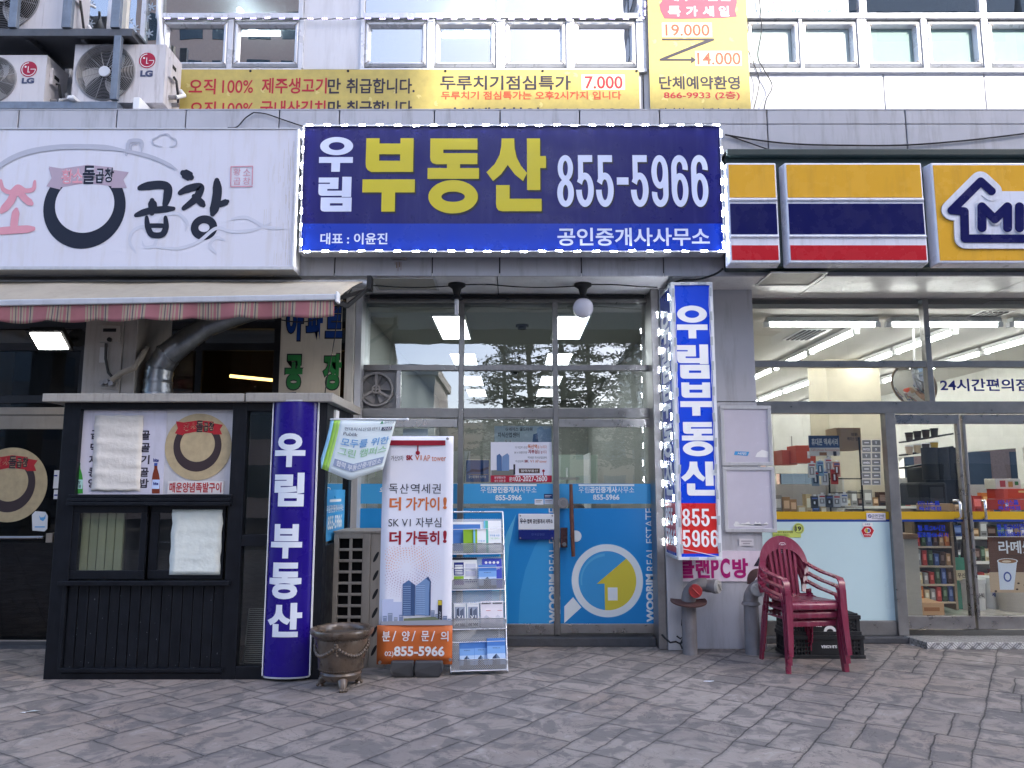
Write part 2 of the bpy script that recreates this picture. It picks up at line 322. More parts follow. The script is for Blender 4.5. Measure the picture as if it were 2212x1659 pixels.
# ================================================================== the ground
def paving_material():
    m = bpy.data.materials.new('stamped_paving'); m.use_nodes = True; nt = m.node_tree; N = nt.nodes; L = nt.links
    b = N['Principled BSDF']; tc = N.new('ShaderNodeTexCoord'); b.inputs['Specular IOR Level'].default_value = .35
    def mth(op, *a, clamp=False):
        n = N.new('ShaderNodeMath'); n.operation = op; n.use_clamp = clamp
        for i, x in enumerate(a):
            if isinstance(x, (int, float)): n.inputs[i].default_value = x
            else: L.new(x, n.inputs[i])
        return n.outputs[0]
    def noise(sc, det=8, ro=.62, vec=None, dist=0):
        n = N.new('ShaderNodeTexNoise'); n.inputs['Scale'].default_value = sc; n.inputs['Detail'].default_value = det
        n.inputs['Roughness'].default_value = ro; n.inputs['Distortion'].default_value = dist
        L.new(vec if vec is not None else tc.outputs['Object'], n.inputs['Vector']); return n
    def mix(a, c, f, mode='MIX'):
        x = N.new('ShaderNodeMix'); x.data_type = 'RGBA'; x.blend_type = mode
        for s, i in ((f, 0), (a, 6), (c, 7)):
            if isinstance(s, (int, float)): x.inputs[i].default_value = s
            elif isinstance(s, tuple): x.inputs[i].default_value = (*s, 1)
            else: L.new(s, x.inputs[i])
        return x.outputs[2]
    def mrange(s, a0, a1, b0, b1, sm=False):
        r = N.new('ShaderNodeMapRange'); r.inputs[1].default_value = a0; r.inputs[2].default_value = a1; r.inputs[3].default_value = b0; r.inputs[4].default_value = b1
        if sm: r.interpolation_type = 'SMOOTHSTEP'
        L.new(s, r.inputs[0]); return r.outputs[0]
    wob = noise(2.6, 5, .65)
    vm = N.new('ShaderNodeVectorMath'); vm.operation = 'MULTIPLY_ADD'; vm.inputs[1].default_value = (.07, .07, 0); L.new(wob.outputs['Color'], vm.inputs[0]); L.new(tc.outputs['Object'], vm.inputs[2])
    mp = N.new('ShaderNodeMapping'); mp.inputs['Rotation'].default_value = (0, 0, rad(-56)); L.new(vm.outputs[0], mp.inputs[0])
    sx = N.new('ShaderNodeSeparateXYZ'); L.new(mp.outputs[0], sx.inputs[0]); w, h = .56, .40
    def wn(*v):
        c = N.new('ShaderNodeCombineXYZ')
        for i, x in enumerate(v):
            if isinstance(x, (int, float)): c.inputs[i].default_value = x
            else: L.new(x, c.inputs[i])
        n = N.new('ShaderNodeTexWhiteNoise'); n.noise_dimensions = '3D'; L.new(c.outputs[0], n.inputs[0]); return n.outputs['Value']
    yy = mth('DIVIDE', sx.outputs[1], h); row = mth('FLOOR', yy); fy = mth('FRACT', yy)
    xo = mth('ADD', mth('DIVIDE', sx.outputs[0], w), mth('MULTIPLY', wn(row, 3.3, 1), 1.0)); col = mth('FLOOR', xo); fx = mth('FRACT', xo); r = wn(col, row, 7.7)
    sv = mth('LESS_THAN', r, .22); sh = mth('MULTIPLY', mth('GREATER_THAN', r, .22), mth('LESS_THAN', r, .58))
    dx = mth('MULTIPLY', mth('MINIMUM', fx, mth('SUBTRACT', 1, fx)), w); dy = mth('MULTIPLY', mth('MINIMUM', fy, mth('SUBTRACT', 1, fy)), h)
    cut = mth('ADD', mth('MULTIPLY', mth('SUBTRACT', wn(col, row, 2.2), .5), .3), .5)
    d1 = mth('ADD', mth('MULTIPLY', mth('ABSOLUTE', mth('SUBTRACT', fx, cut)), w), mth('MULTIPLY', mth('SUBTRACT', 1, sv), 9)); d2 = mth('ADD', mth('MULTIPLY', mth('ABSOLUTE', mth('SUBTRACT', fy, cut)), h), mth('MULTIPLY', mth('SUBTRACT', 1, sh), 9))
    dd = mth('MINIMUM', mth('MINIMUM', dx, dy), mth('MINIMUM', d1, d2))
    ew = noise(30, 4); dd = mth('ADD', dd, mth('MULTIPLY', mth('SUBTRACT', ew.outputs[0], .5), .008))
    joint = mrange(dd, .0012, .0058, 1, 0, True); shoulder = mrange(dd, .004, .03, 1, 0, True)
    part_ = wn(col, row, mth('ADD', mth('MULTIPLY', sv, mth('GREATER_THAN', fx, cut)), mth('MULTIPLY', mth('MULTIPLY', sh, mth('GREATER_THAN', fy, cut)), 2)))
    big = noise(.5, 5); mid = noise(4.2, 8, .62, dist=.8); fine = noise(60, 5, .7); f2 = noise(2.8, 6, .6, dist=1.4)
    q = mth('MULTIPLY', f2.outputs[0], 7.0); lev = mth('DIVIDE', mth('FLOOR', q), 7.0); ed = mth('ABSOLUTE', mth('SUBTRACT', mth('FRACT', mth('ADD', q, .5)), .5))
    edge = mth('MULTIPLY', mrange(ed, .0, .05, 1, 0), mrange(noise(1.6, 4).outputs[0], .42, .55, 0, 1))
    col_ = mix((.226, .197, .177), (.305, .266, .236), mrange(part_, 0, 1, .0, 1.0))
    col_ = mix(col_, (.27, .205, .165), mrange(big.outputs[0], .47, .7, 0, .7))
    col_ = mix(col_, (.118, .110, .108), mrange(mid.outputs[0], .49, .56, 0, .7)); col_ = mix(col_, (.37, .335, .31), mrange(mid.outputs[0], .40, .32, 0, .6))
    col_ = mix(col_, (.135, .124, .12), mrange(noise(1.1, 7, .7).outputs[0], .5, .68, 0, .55))
    col_ = mix(col_, (.055, .053, .055), mth('MULTIPLY', edge, .8)); col_ = mix(col_, (.06, .058, .06), mth('MULTIPLY', shoulder, .22)); col_ = mix(col_, (.065, .06, .058), mth('MULTIPLY', joint, mrange(noise(1.3, 3).outputs[0], .3, .6, .55, 1)))
    gum = N.new('ShaderNodeTexVoronoi'); gum.inputs['Scale'].default_value = 1.9; L.new(tc.outputs['Object'], gum.inputs['Vector'])
    gs = N.new('ShaderNodeSeparateColor'); L.new(gum.outputs['Color'], gs.inputs[0])
    col_ = mix(col_, (.33, .32, .31), mth('MULTIPLY', mrange(gum.outputs['Distance'], .022, .03, .8, 0), mth('GREATER_THAN', gs.outputs[0], .72)))
    g2 = N.new('ShaderNodeTexVoronoi'); g2.inputs['Scale'].default_value = 2.7; L.new(vm.outputs[0], g2.inputs['Vector']); gq = N.new('ShaderNodeSeparateColor'); L.new(g2.outputs['Color'], gq.inputs[0])
    col_ = mix(col_, (.04, .04, .042), mth('MULTIPLY', mrange(g2.outputs['Distance'], .03, .05, .7, 0), mth('GREATER_THAN', gq.outputs[1], .7)))
    col_ = mix(col_, (.5, .5, .5), mrange(fine.outputs[0], .25, .75, 0, .16), 'OVERLAY')
    L.new(col_, b.inputs['Base Color']); L.new(mrange(mid.outputs[0], .3, .7, .5, .8), b.inputs['Roughness'])
    ht = mth('ADD', mth('ADD', mth('MULTIPLY', joint, -1.2), mth('MULTIPLY', shoulder, -.35)), mth('ADD', mth('MULTIPLY', lev, 1.6), mth('MULTIPLY', fine.outputs[0], .2)))
    bp = N.new('ShaderNodeBump'); bp.inputs['Strength'].default_value = 1; bp.inputs['Distance'].default_value = .008
    L.new(ht, bp.inputs['Height']); L.new(bp.outputs[0], b.inputs['Normal'])
    return m
M_pave = paving_material()
g = MB(); g.add([(-14, -6, 0), (14, -6, 0), (14, 18, 0), (-14, 18, 0)], [(0, 1, 2, 3)], M_pave)
g.build('pavement', kind='structure')
M_asph = mat((.05, .05, .053), rough=.85, var=.2, scale=20, bump=.3, bscale=120)
g = MB(); g.add([(-400, -400, -.14), (400, -400, -.14), (400, 400, -.14), (-400, 400, -.14)], [(0, 1, 2, 3)], M_asph)
g.build('ground', kind='structure')
g = MB(); g.box(-14, 14, -6.2, -6, -.14, .004, mat((.3, .3, .29), rough=.8, var=.15)); g.build('kerb', kind='structure')
g = MB()
for i in range(-7, 8): g.box(i * 5 - 1.2, i * 5 + 1.2, -11.1, -10.95, -.14, -.136, M_white)
g.build('road_marking', kind='structure')
# ================================================================== the building
YA, YU, YP, YF, YS = 7.0, 7.8, 7.52, 7.75, 7.9
ZS = 3.47                                       # soffit
bld = thing('shop_building', 'grey panelled commercial building with three ground floor shops and a row of upper windows', 'building', (0, YF, 0))
zt = ZZ(238, YA); zsm = ZZ(268, YA)
# fascia of metal panels with open joints
m = MB(); m.box(-8, 8, YA + .03, YA + .3, ZS + .035, zt - .002, M_seam)
ju = [-700, 40, 252, 401, 603, 733, 938, 1080, 1252, 1425, 1657, 1956, 2300, 2900]
xs = [XX(u, 255, YA) for u in ju]
for a, b in zip(xs, xs[1:]):
    if a > XX(1400, 255, YA):
        m.box(a + .006, b - .006, YA, YA + .03, zsm + .004, zt, M_clad); m.box(a + .006, b - .006, YA, YA + .03, ZS - .003, zsm - .004, M_clad)
    else: m.box(a + .006, b - .006, YA, YA + .03, ZS - .003, zt, M_clad)
m.box(-8, 8, YA - .004, YU - .02, zt, zt + .012, M_clad)
m.build('fascia', bld, bevel=.003)
# soffit panels
m = MB(); m.box(-8, 8, YA + .3, YS + .1, ZS + .03, ZS + .06, M_seam)
for a, b, k in ((-8, -2.0, 0), (-2.0, -.14, 1), (-.14, 1.5, 1), (1.5, 2.95, 1), (2.95, 4.9, 1), (4.9, 8, 1)):
    m.box(a + .005, b - .005, YA + .031, YS, ZS, ZS + .03, M_soff if k else M_ssd)
m.build('soffit', bld)
for u0, v0, u1, v1 in ((752, 598, 872, 625), (1665, 586, 1790, 615)):
    a = PZ(u0 + 20, v0, ZS); b = PZ(u1, v1, ZS); x0 = PZ(u0 + (45 if u0 < 1000 else 0), v0, ZS).x
    m = MB(); x1 = x0 + .62 if u0 < 1000 else PZ(u1, v0, ZS).x
    m.box(x0, x1, a.y, b.y, ZS - .006, ZS - .001, mat(C(170, 168, 160), rough=.5, dirt=.4, dscale=5))
    for q in (0, 1): m.box(x0 if not q else x1 - .02, x0 + .02 if not q else x1, a.y, b.y, ZS - .014, ZS - .006, M_alu)
    m.box(x0 + .02, x1 - .02, a.y, a.y + .02, ZS - .014, ZS - .006, M_alu); m.box(x0 + .02, x1 - .02, b.y - .02, b.y, ZS - .014, ZS - .006, M_alu)
    m.build('soffit_hatch', bld)
# upper wall: panels between and under the windows
zb = ZZ(150, YU); z40 = ZZ(44, YU); zw = zb
m = MB()
m.box(-9, 9, YU + .16, YU + .2, zt - .3, zb - .02, M_seam)
for a, b in ((-900, 190), (190, 352), (352, 648), (648, 790), (790, 1081), (1081, 1390), (1390, 1612), (1612, 1910), (1910, 2128), (2128, 2700)):
    x0, x1 = XX(a, 195, YU), XX(b, 195, YU)
    m.box(x0 + .006, x1 - .006, YU, YU + .04, zt - .25, zb - .01, M_cladu)
ZT = 9.5
for a, b in ((655, 783), (1392, 1611), (-1200, -60)):
    x0, x1 = XX(a, 90, YU), XX(b, 90, YU)
    m.box(x0, x1, YU - .01, YU + .05, zb - .006, ZT, M_cladu)
m.box(-9, 9, YU - .01, YU + .2, 7.6, ZT, M_cladu)
m.box(-9, -7, YU, YU + 8, 0, ZT, M_cladu); m.box(8, 9, YU + .3, YU + 8, ZS + .1, ZT, M_cladu)
m.box(-9, 9, YU + 3.8, YU + 4, 5.1, ZT, M_int); m.box(-9, 9, YU + .2, YU + 9, ZT, ZT + .2, M_cladu)
m.build('upper_wall', bld, bevel=.004)
m = MB(); m.box(-9, 9, YU + .25, YU + 3.8, 7.15, 7.2, M_int); m.build('upper_ceiling', bld)
m = MB(); m.box(-9, 9, YU + .2, YU + 9, 4.6, 4.9, mat((.3, .3, .3), rough=.9)); m.build('floor_slab', bld)
M_mull = mat(C(205, 207, 212), rough=.3, metal=.25, var=.05, dirt=.25)
G_upr = glass((.9, .93, .92), 2.2)
def sash(u0, u1, v0=48, v1=145):               # a tilting sash with a mitred deep frame and its pane
    x0, x1, z0, z1 = R(u0, v0, u1, v1, YU); f = .068
    m = MB(); y0, y1 = YU - .03, YU + .035
    i0, i1, j0, j1 = x0 + f, x1 - f, z0 + f * .9, z1 - f * .9
    O = [(x0, z0), (x1, z0), (x1, z1), (x0, z1)]; I = [(i0, j0), (i1, j0), (i1, j1), (i0, j1)]
    vs = [(x, y0 + .02, z) for x, z in O] + [(x, y0, z) for x, z in [(x0 + .025, z0 + .025), (x1 - .025, z0 + .025), (x1 - .025, z1 - .025), (x0 + .025, z1 - .025)]]
    vs += [(x, y0 + .004, z) for x, z in [(i0 - .02, j0 - .02), (i1 + .02, j0 - .02), (i1 + .02, j1 + .02), (i0 - .02, j1 + .02)]] + [(x, y1, z) for x, z in I] + [(x, y1, z) for x, z in O]
    fs = []
    for k in range(4):
        n = (k + 1) % 4
        for r in range(3): fs.append((r * 4 + k, r * 4 + n, r * 4 + 4 + n, r * 4 + 4 + k))
        fs.append((16 + k, 16 + n, n, k))
    m.add(vs, fs, M_mull)
    w = m.build('window', bld, bevel=.003)
    MB().box(i0 - .005, i1 + .005, y1 - .012, y1 - .006, j0 - .005, j1 + .005, G_up if u0 < 1600 else G_upr).build('pane', w)
    if u0 > 1600: MB().box(i0 + .004, i1 - .004, y1 + .002, y1 + .004, j0 + .004, j1 - .004, M_white if u0 < 1800 else mat((.42, .52, .5), rough=.6, var=.12, scale=2)).build('window_backing', w)  # left pair frosted white; pale green behind the rest imitates bright mirrored haze
    d = .05
    mm = MB()                                     # dark rubber joints at the mitres
    for (a, b), (c, e) in zip(O, I): mm.strip([(a + (.02 if a < c else -.02), y0 + .003, b + (.02 if b < e else -.02)), (c, y0 + .006, e)], (0, 1, 0), .012, .01, mat((.3, .28, .27), rough=.8))
    mm.build('mitre_joint', w)
for a, b in ((350, 494), (505, 648), (787, 923), (938, 1071), (1090, 1223), (1239, 1374), (1613, 1726), (1730, 1851), (1870, 1989), (2000, 2119), (2132, 2250), (2262, 2390)): sash(a, b)
m = MB()                                          # posts and rails between the sashes
for a, b in ((340, 352), (494, 505), (647, 657), (780, 789), (923, 938), (1072, 1090), (1223, 1239), (1374, 1394), (1606, 1615), (1725, 1732), (1851, 1871), (1989, 2001), (2119, 2133), (2250, 2263)):
    x0, x1 = XX(a, 95, YU), XX(b, 95, YU); MB().box(x0, x1, YU - .035, YU + .03, zb - .006, z40 + .0, M_mull).build('window_post', bld, bevel=.004)
for a, b in ((340, 352), (647, 657), (780, 789), (1074, 1088), (1376, 1394), (1606, 1615), (1853, 1869), (2112, 2127)):
    x0, x1 = XX(a, 20, YU), XX(b, 20, YU); MB().box(x0, x1, YU - .035, YU + .03, z40 + .06, 7.6, M_mull).build('window_post', bld, bevel=.004)
for a, b in ((340, 657), (780, 1394), (1606, 2500)):
    x0, x1 = XX(a, 40, YU), XX(b, 40, YU); MB().box(x0, x1, YU - .045, YU + .03, z40, z40 + .06, M_mull).build('window_rail', bld, bevel=.004); MB().box(x0, x1, YU - .04, YU + .03, zb - .05, zb - .006, M_mull).build('window_sill', bld, bevel=.004)
for a, b in ((352, 647), (789, 1074), (1088, 1376), (1615, 1853), (1869, 2112), (2127, 2500)):
    x0, x1 = XX(a, 20, YU), XX(b, 20, YU); MB().box(x0, x1, YU, YU + .006, z40 + .06, 7.6, G_up).build('upper_pane', bld)
# glazed strip behind the outdoor units, snowflake stickers on it
x0, x1 = XX(186, 60, YU), XX(340, 60, YU)
w = MB().box(x0 - 1.6, x1, YU + .02, YU + .026, zb - .1, 7.6, G_up).build('upper_pane', bld)
m = MB()
for u in (150, 232, 262, 305): xx = XX(u, 60, YU); MB().box(xx, xx + .05, YU - .02, YU + .03, zb - .1, 7.6, M_mull).build('window_post', bld)
m.box(x0 - 1.6, x1, YU - .015, YU + .03, zb - .16, zb - .1, M_mull)
m.build('window_sill', bld)
m = MB(); ms = mat((.45, .52, .6), rough=.6)
for u, v in ((172, 20), (188, 38), (196, 10), (278, 45), (292, 62), (281, 80), (318, 38), (322, 72), (300, 90), (327, 15), (196, 52)):
    c = P(u, v, YU + .018); m = MB()
    for k in range(3):
        a = k * math.pi / 3 + u; dx, dz = math.cos(a) * .05, math.sin(a) * .05
        m.poly([(c.x - dx - dz * .15, c.z - dz + dx * .15), (c.x - dx + dz * .15, c.z - dz - dx * .15), (c.x + dx + dz * .15, c.z + dz - dx * .15), (c.x + dx - dz * .15, c.z + dz + dx * .15)], YU + .016 - k * .0004, 0, ms)
    m.build('snowflake_sticker', w)
# ------------------------------------------------------------------ pillars
m = MB(); x0, x1 = 1.62, XX(1640, 1000, YP); zj = ZZ(868, YP)
M_pil = mat(C(178, 180, 188), rough=.36, var=.05, scale=2, dirt=.5, dscale=1.4, name='cladding')
m.box(x0, x1, YP, YP + .6, zj + .004, ZS, M_pil); m.box(x0, x1, YP, YP + .6, .0, zj - .004, M_pil); m.box(x0 + .01, x1 - .01, YP + .01, YP + .6, zj - .004, zj + .004, M_seam)
xa = XX(1413, 1000, YP); m.box(xa, xa + .075, YP - .03, YF + .1, 0, ZS, M_ssd); m.box(xa + .08, x0 - .004, YP - .06, YP + .3, 0, ZS, M_alu)
m.build('pillar', bld, bevel=.004)
m = MB(); xb = XX(737, 1000, YP); xc = XX(771, 1000, YP)
m.box(xb, xb + .085, YP + .02, YF + .3, 0, ZS, M_cream); m.box(xb + .09, xc, YP + .06, YF + .3, 0, ZS, M_alu); m.build('pillar', bld, bevel=.004)
# ------------------------------------------------------------------ estate office front
def hbar(m, u0, u1, v0, v1, Y, d=.07, mt=None): m.pb(u0, v0, u1, v1, Y, d, mt or M_ss)
XO = [XX(771, 1000, YF), XX(995, 1000, YF), XX(1201, 1000, YF), XX(1418, 1000, YF)]
zo = dict(top=ZZ(655, YF), t1a=ZZ(789, YF), t1b=ZZ(801, YF), t2a=ZZ(882, YF), t2b=ZZ(903, YF), bot=ZZ(1370, YF))
m = MB(); w2 = .026
M_ssf = mat((.23, .225, .22), rough=.33, metal=.85, var=.12, scale=9, name='stainless')
m.box(XO[0], XO[0] + .035, YF - .04, YF + .06, zo['bot'], ZS, M_ssf); m.box(XO[3] - .03, XO[3] + .03, YF - .04, YF + .06, zo['bot'], ZS, M_ssf)
for x in XO[1:3]: m.box(x - w2, x + w2, YF - .035, YF + .06, zo['bot'], zo['top'] + .04, M_ssf)
for a, b in zip(XO, XO[1:]):
    l, r = a + (.035 if a == XO[0] else w2), b - (.03 if b == XO[3] else w2)
    m.box(l, r, YF - .03, YF + .05, zo['t1b'], zo['t1a'], M_ssf); m.box(l, r, YF - .03, YF + .05, zo['t2b'], zo['t2a'], M_ssf)
m.box(XO[0] + .035, XO[3] - .03, YF - .05, YF + .05, zo['top'], zo['top'] + .045, M_ssf); m.box(XO[0] + .035, XO[3] - .03, YF - .02, YF + .05, zo['top'] + .045, ZS, M_ssd)
m.box(XO[0] + .1, XO[3] - .1, YF - .09, YF - .055, ZS - .05, ZS - .015, M_blk2)
m.build('office_frame', bld, bevel=.003)
def pane(x0, x1, z0, z1, Y, g, par=bld, name='pane'): return MB().box(x0, x1, Y, Y + .006, z0, z1, g).build(name, par)
for i in range(3): pane(XO[i] + .02, XO[i + 1] - .02, zo['t1a'], zo['top'], YF + .01, G_clear)
xfan = XX(866, 840, YF)
pane(xfan, XO[1] - .02, zo['t2a'], zo['t1b'], YF + .01, G_clear); pane(XO[1] + .02, XO[2] - .02, zo['t2a'], zo['t1b'], YF + .01, G_clear); pane(XO[2] + .02, XO[3] - .02, zo['t2a'], zo['t1b'], YF + .01, G_clear)
m = MB().box(XX(857, 840, YF), xfan, YF - .025, YF + .05, zo['t2a'], zo['t1b'], M_ss).build('office_frame', bld)
m = MB(); m.box(XO[0] + .035, XX(857, 840, YF), YF + .01, YF + .02, zo['t2a'], zo['t1b'], mat(C(150, 150, 150), rough=.6, dirt=.3)); m.build('fan_panel', bld)
# film graphics: blue band and lower field with printed letters
M_sky = prt(70, 160, 215, rough=.35); M_sky2 = prt(38, 138, 205, rough=.35); M_sky3 = prt(95, 180, 222, rough=.35); M_film = prt(232, 240, 248, rough=.4)
zg = dict(b0=ZZ(1088, YF), b1=ZZ(1045, YF), l1=ZZ(1098, YF), l0=ZZ(1347, YF))
def leaf(name, i, door, white_text=True):
    xl, xr = XO[i] + (.04 if i == 0 else w2 + .006), XO[i + 1] - (.036 if i == 2 else w2 + .006)
    fr = MB(); hr = ZZ(923, YF) if door else zo['t2b']; y0 = YF - .02
    if door: fr.box(xl, xr, y0, YF + .035, hr, zo['t2b'] - .012, M_ss); fr.box(xl, xr, y0, YF + .035, zo['bot'] + .012, zg['l0'], M_ss); 
    else: fr.box(xl, xr, y0, YF + .035, zo['bot'], zg['l0'], M_ss); fr.box(xl, xr, y0, YF + .035, hr - .012, hr, M_ss)
    o = fr.build(name, bld, bevel=.003)
    pane(xl, xr, zg['l0'], hr - (0 if door else .012), YF + .008, G_clear, o)
    g = MB(); y = YF + .002
    g.rect(xl, xr, zg['b0'], zg['b1'], y, M_sky); g.rect(xl, xr, zg['l0'], zg['l1'], y, M_sky2)
    return o, g, xl, xr, y
# left leaf
o, g, xl, xr, y = leaf('door', 0, True); g.rect(XX(868, 1045, YF), xr - .06, zg['b1'] - .018, zg['b1'] - .006, y - .002, M_film)
g.pt('우림공인중개사사무소', 820, 1052, 960, 1068, y - .002, M_film, .015)
g.build('film_graphic', o)
# middle leaf
o, g, xl, xr, y = leaf('shopfront_panel', 1, False); Y2 = y - .002
g.pr(1038, 1046, 1159, 1050, Y2, M_film); g.pt('우림', 1038, 1051, 1062, 1065, Y2, M_film); g.pt('공인중개사', 1063, 1051, 1122, 1065, Y2, M_film, .035); g.pt('사무소', 1123, 1051, 1159, 1065, Y2, M_film)
g.pt('855-5966', 1070, 1069, 1127, 1081, Y2, M_film, .03)
g.poly([(P(u, v, Y2).x, P(u, v, Y2).z) for u, v in ((1060, 1347), (1063, 1260), (1075, 1210), (1095, 1150), (1115, 1110), (1100, 1180), (1095, 1260), (1097, 1347))], y - .001, 0, M_sky3)
g.poly([(P(u, v, Y2).x, P(u, v, Y2).z) for u, v in ((1120, 1347), (1123, 1285), (1135, 1230), (1155, 1180), (1183, 1140), (1193, 1135), (1193, 1347))], y - .001, 0, prt(60, 155, 214, rough=.35))
g.poly([(P(u, v, Y2).x, P(u, v, Y2).z) for u, v in ((1003, 1347), (1003, 1180), (1030, 1230), (1048, 1290), (1052, 1347))], y - .001, 0, prt(52, 150, 212, rough=.35))
def vtext(g, t, u, v0, v1, w, yy, mt, bold):     # letters running up the glass
    a = P(u, v1, yy); b = P(u, v0, yy)
    h = b.z - a.z
    Mx = Matrix(((0, 0, -1, 0), (0, 1, 0, 0), (1, 0, 0, 0), (0, 0, 0, 1)))
    q = MB(M=Matrix.Translation((a.x + w, 0, a.z)) @ Mx); q.text(t, 0, h, 0, w, yy, mt, bold)
    g.add(q.v, q.f, mt)
vtext(g, 'WOORIM', 1186, 1240, 1346, .085, Y2, M_film, .045); vtext(g, 'REAL ESTATE', 1186, 1098, 1233, .085, Y2, M_film, 0)
g.build('film_graphic', o)
# right door
door, g, xl, xr, y = leaf('door', 2, True); Y2 = y - .002
g.pr(1250, 1046, 1370, 1050, Y2, M_film); g.pt('우림', 1250, 1051, 1273, 1065, Y2, M_film); g.pt('공인중개사', 1274, 1051, 1333, 1065, Y2, M_film, .035); g.pt('사무소', 1334, 1051, 1370, 1065, Y2, M_film)
g.pt('855-5966', 1281, 1068, 1338, 1080, Y2, M_film, .03)
c = P(1312, 1254, Y2); r = abs(P(1390, 1254, Y2).x - c.x)
g.poly([(P(u, v, Y2).x, P(u, v, Y2).z) for u, v in ((1219, 1310), (1238, 1290), (1256, 1312), (1219, 1346))], y - .001, 0, M_film)
g.ring(c.x, c.z, r, r, r * .8, r * .8, Y2, M_film, n=64); g.disc(c.x, c.z, r * .81, r * .81, y - .0012, M_sky, n=56)
g.ring(c.x, c.z, r * 1.0, r * 1.0, r * .985, r * .985, y - .0024, M_sky3, n=64)
g.ring(c.x, c.z, r * .74, r * .74, r * .70, r * .66, y - .0022, M_sky3, n=30, a0=95, a1=190)
yl = prt(222, 205, 70)
hs = [(1289, 1259), (1352, 1198)] + [(c2) for c2 in ()]
inn = arc(c.x, c.z, r * .8, r * .8, 48, -93, 40)
pa = P(1289, 1261, Y2); pb_ = P(1306, 1261, Y2)
g.poly([(pb_.x, c.z - r * .8), (pb_.x, pb_.z), (pa.x, pa.z)] + inn[:-1], y - .0016, 0, yl)
g.pr(1313, 1269, 1334, 1297, y - .0026, M_film)
vtext(g, 'WOORIM', 1397, 1240, 1344, .075, Y2, M_film, .045); vtext(g, 'REAL ESTATE', 1397, 1098, 1233, .075, Y2, M_film, 0)
g.build('film_graphic', door)
# door hardware
m = MB(); mw = mat((.16, .06, .035), rough=.4, var=.3, scale=20)
hx = XX(1234, 1120, YF - .07)
m.tube([(hx, YF - .075, ZZ(1046, YF - .07)), (hx + .004, YF - .08, ZZ(1120, YF - .07)), (hx + .016, YF - .075, ZZ(1202, YF - .07))], [.017, .021, .018], mw, 10)
m.cyl((hx, YF - .075, ZZ(1075, YF)), (hx, YF, ZZ(1075, YF)), .008, M_ss); m.cyl((hx + .012, YF - .075, ZZ(1180, YF)), (hx + .012, YF, ZZ(1180, YF)), .008, M_ss)
m.build('handle', door)
m = MB(); a = P(1216, 1086, YF); m.cyl((a.x, YF - .05, a.z), (a.x, YF - .02, a.z), .052, M_ss, n=24); m.cyl((a.x, YF - .062, a.z), (a.x, YF - .05, a.z), .03, M_ssd, n=20)
m.pb(1211, 1140, 1226, 1183, YF - .055, .035, mat((.05, .02, .022), rough=.25)); a = P(1219, 1176, YF - .06); m.cyl((a.x, YF - .07, a.z), (a.x, YF - .055, a.z), .02, M_ss, n=20)
a = P(1244, 1158, YF); m.cyl((a.x, YF - .01, a.z), (a.x, YF + .001, a.z), .055, M_film, n=24)
m.build('lock', door, bevel=.003)
m = MB()
for u, v in ((1230, 914), (1240, 918)): a = P(u, v, YF - .02); m.cyl((a.x, YF - .026, a.z), (a.x, YF - .02, a.z), .012, M_ssd, n=12)
m.build('pivot_cap', door)
# office step
m = MB(); m.box(XO[0] - .05, xa - .003, YF - .13, YF + .3, 0, zo['bot'] - .012, M_stone); m.build('step', bld, bevel=.006)
# ------------------------------------------------------------------ convenience store front
m = MB(); X0 = XX(1640, 800, YS)
zs = dict(top=ZZ(648, YS), t1a=ZZ(780, YS), t1b=ZZ(794, YS), t2a=ZZ(868, YS), t2b=ZZ(894, YS), bot=ZZ(1358, YS))
XR = 7.6; xm = XX(2002, 760, YS); xp0, xp1 = XX(1919, 1100, YS), XX(1941, 1100, YS)
M_ssg = mat((.30, .295, .29), rough=.34, metal=.8, var=.12, scale=9, name='stainless')
m.box(x1 - .02, XR, YS - .05, YS + .05, zs['top'], zs['top'] + .1, M_ssg); m.box(x1 - .02, XR, YS - .02, YS + .05, zs['top'] + .1, ZS, M_ssd)
for a, b in ((x1 - .02, xm - .03), (xm + .03, XR)):
    m.box(a, b, YS - .035, YS + .05, zs['t1b'], zs['t1a'], M_ssg)
m.box(x1 - .02, XR, YS - .05, YS + .05, zs['t2b'], zs['t2a'], M_ssg)
m.box(xm - .03, xm + .03, YS - .04, YS + .05, zs['t2a'], zs['top'], M_ssg)
m.box(xp0, xp1, YS - .055, YS + .05, .06, zs['t2b'], M_ssg)
m.box(x1 - .02, xp0 - .002, YS - .03, YS + .05, zs['bot'] - .06, ZZ(1340, YS), M_ssg); m.box(x1 - .02, x1 + .03, YS - .03, YS + .05, ZZ(1340, YS), zs['t2b'], M_ssg)
m.box(XR - .05, XR, YS - .05, YS + .05, 0, zs['t2b'], M_ssg)
m.build('store_frame', bld, bevel=.003)
pane(x1 - .02, xm - .03, zs['t1a'], zs['top'], YS, G_store); pane(xm + .03, XR, zs['t1a'], zs['top'], YS, G_store)
pane(x1 - .02, xm - .03, zs['t2a'], zs['t1b'], YS, G_store)
p2 = pane(xm + .03, XR, zs['t2a'], zs['t1b'], YS, G_store)
nav = prt(22, 40, 120)
MB().pt('24시간편의점', 2031, 818, 2222, 845, YS - .004, nav, .022).build('lettering', p2)
p1 = pane(x1 + .03, xp0, ZZ(1340, YS), zs['t2b'], YS, G_store)
M_frost = mat(C(196, 222, 226), rough=.3, var=.03, scale=1); M_yel = prt(205, 165, 35); M_ln = prt(25, 60, 140)
g = MB(); xw = x1 + .03
g.rect(xw, xp0, ZZ(1122, YS), ZZ(1105, YS), YS - .003, M_yel); g.rect(xw, xp0, ZZ(1127, YS), ZZ(1122, YS), YS - .003, M_ln); g.rect(xw, xp0, ZZ(1340, YS), ZZ(1127, YS), YS - .003, M_frost)
g.build('film_graphic', p1)
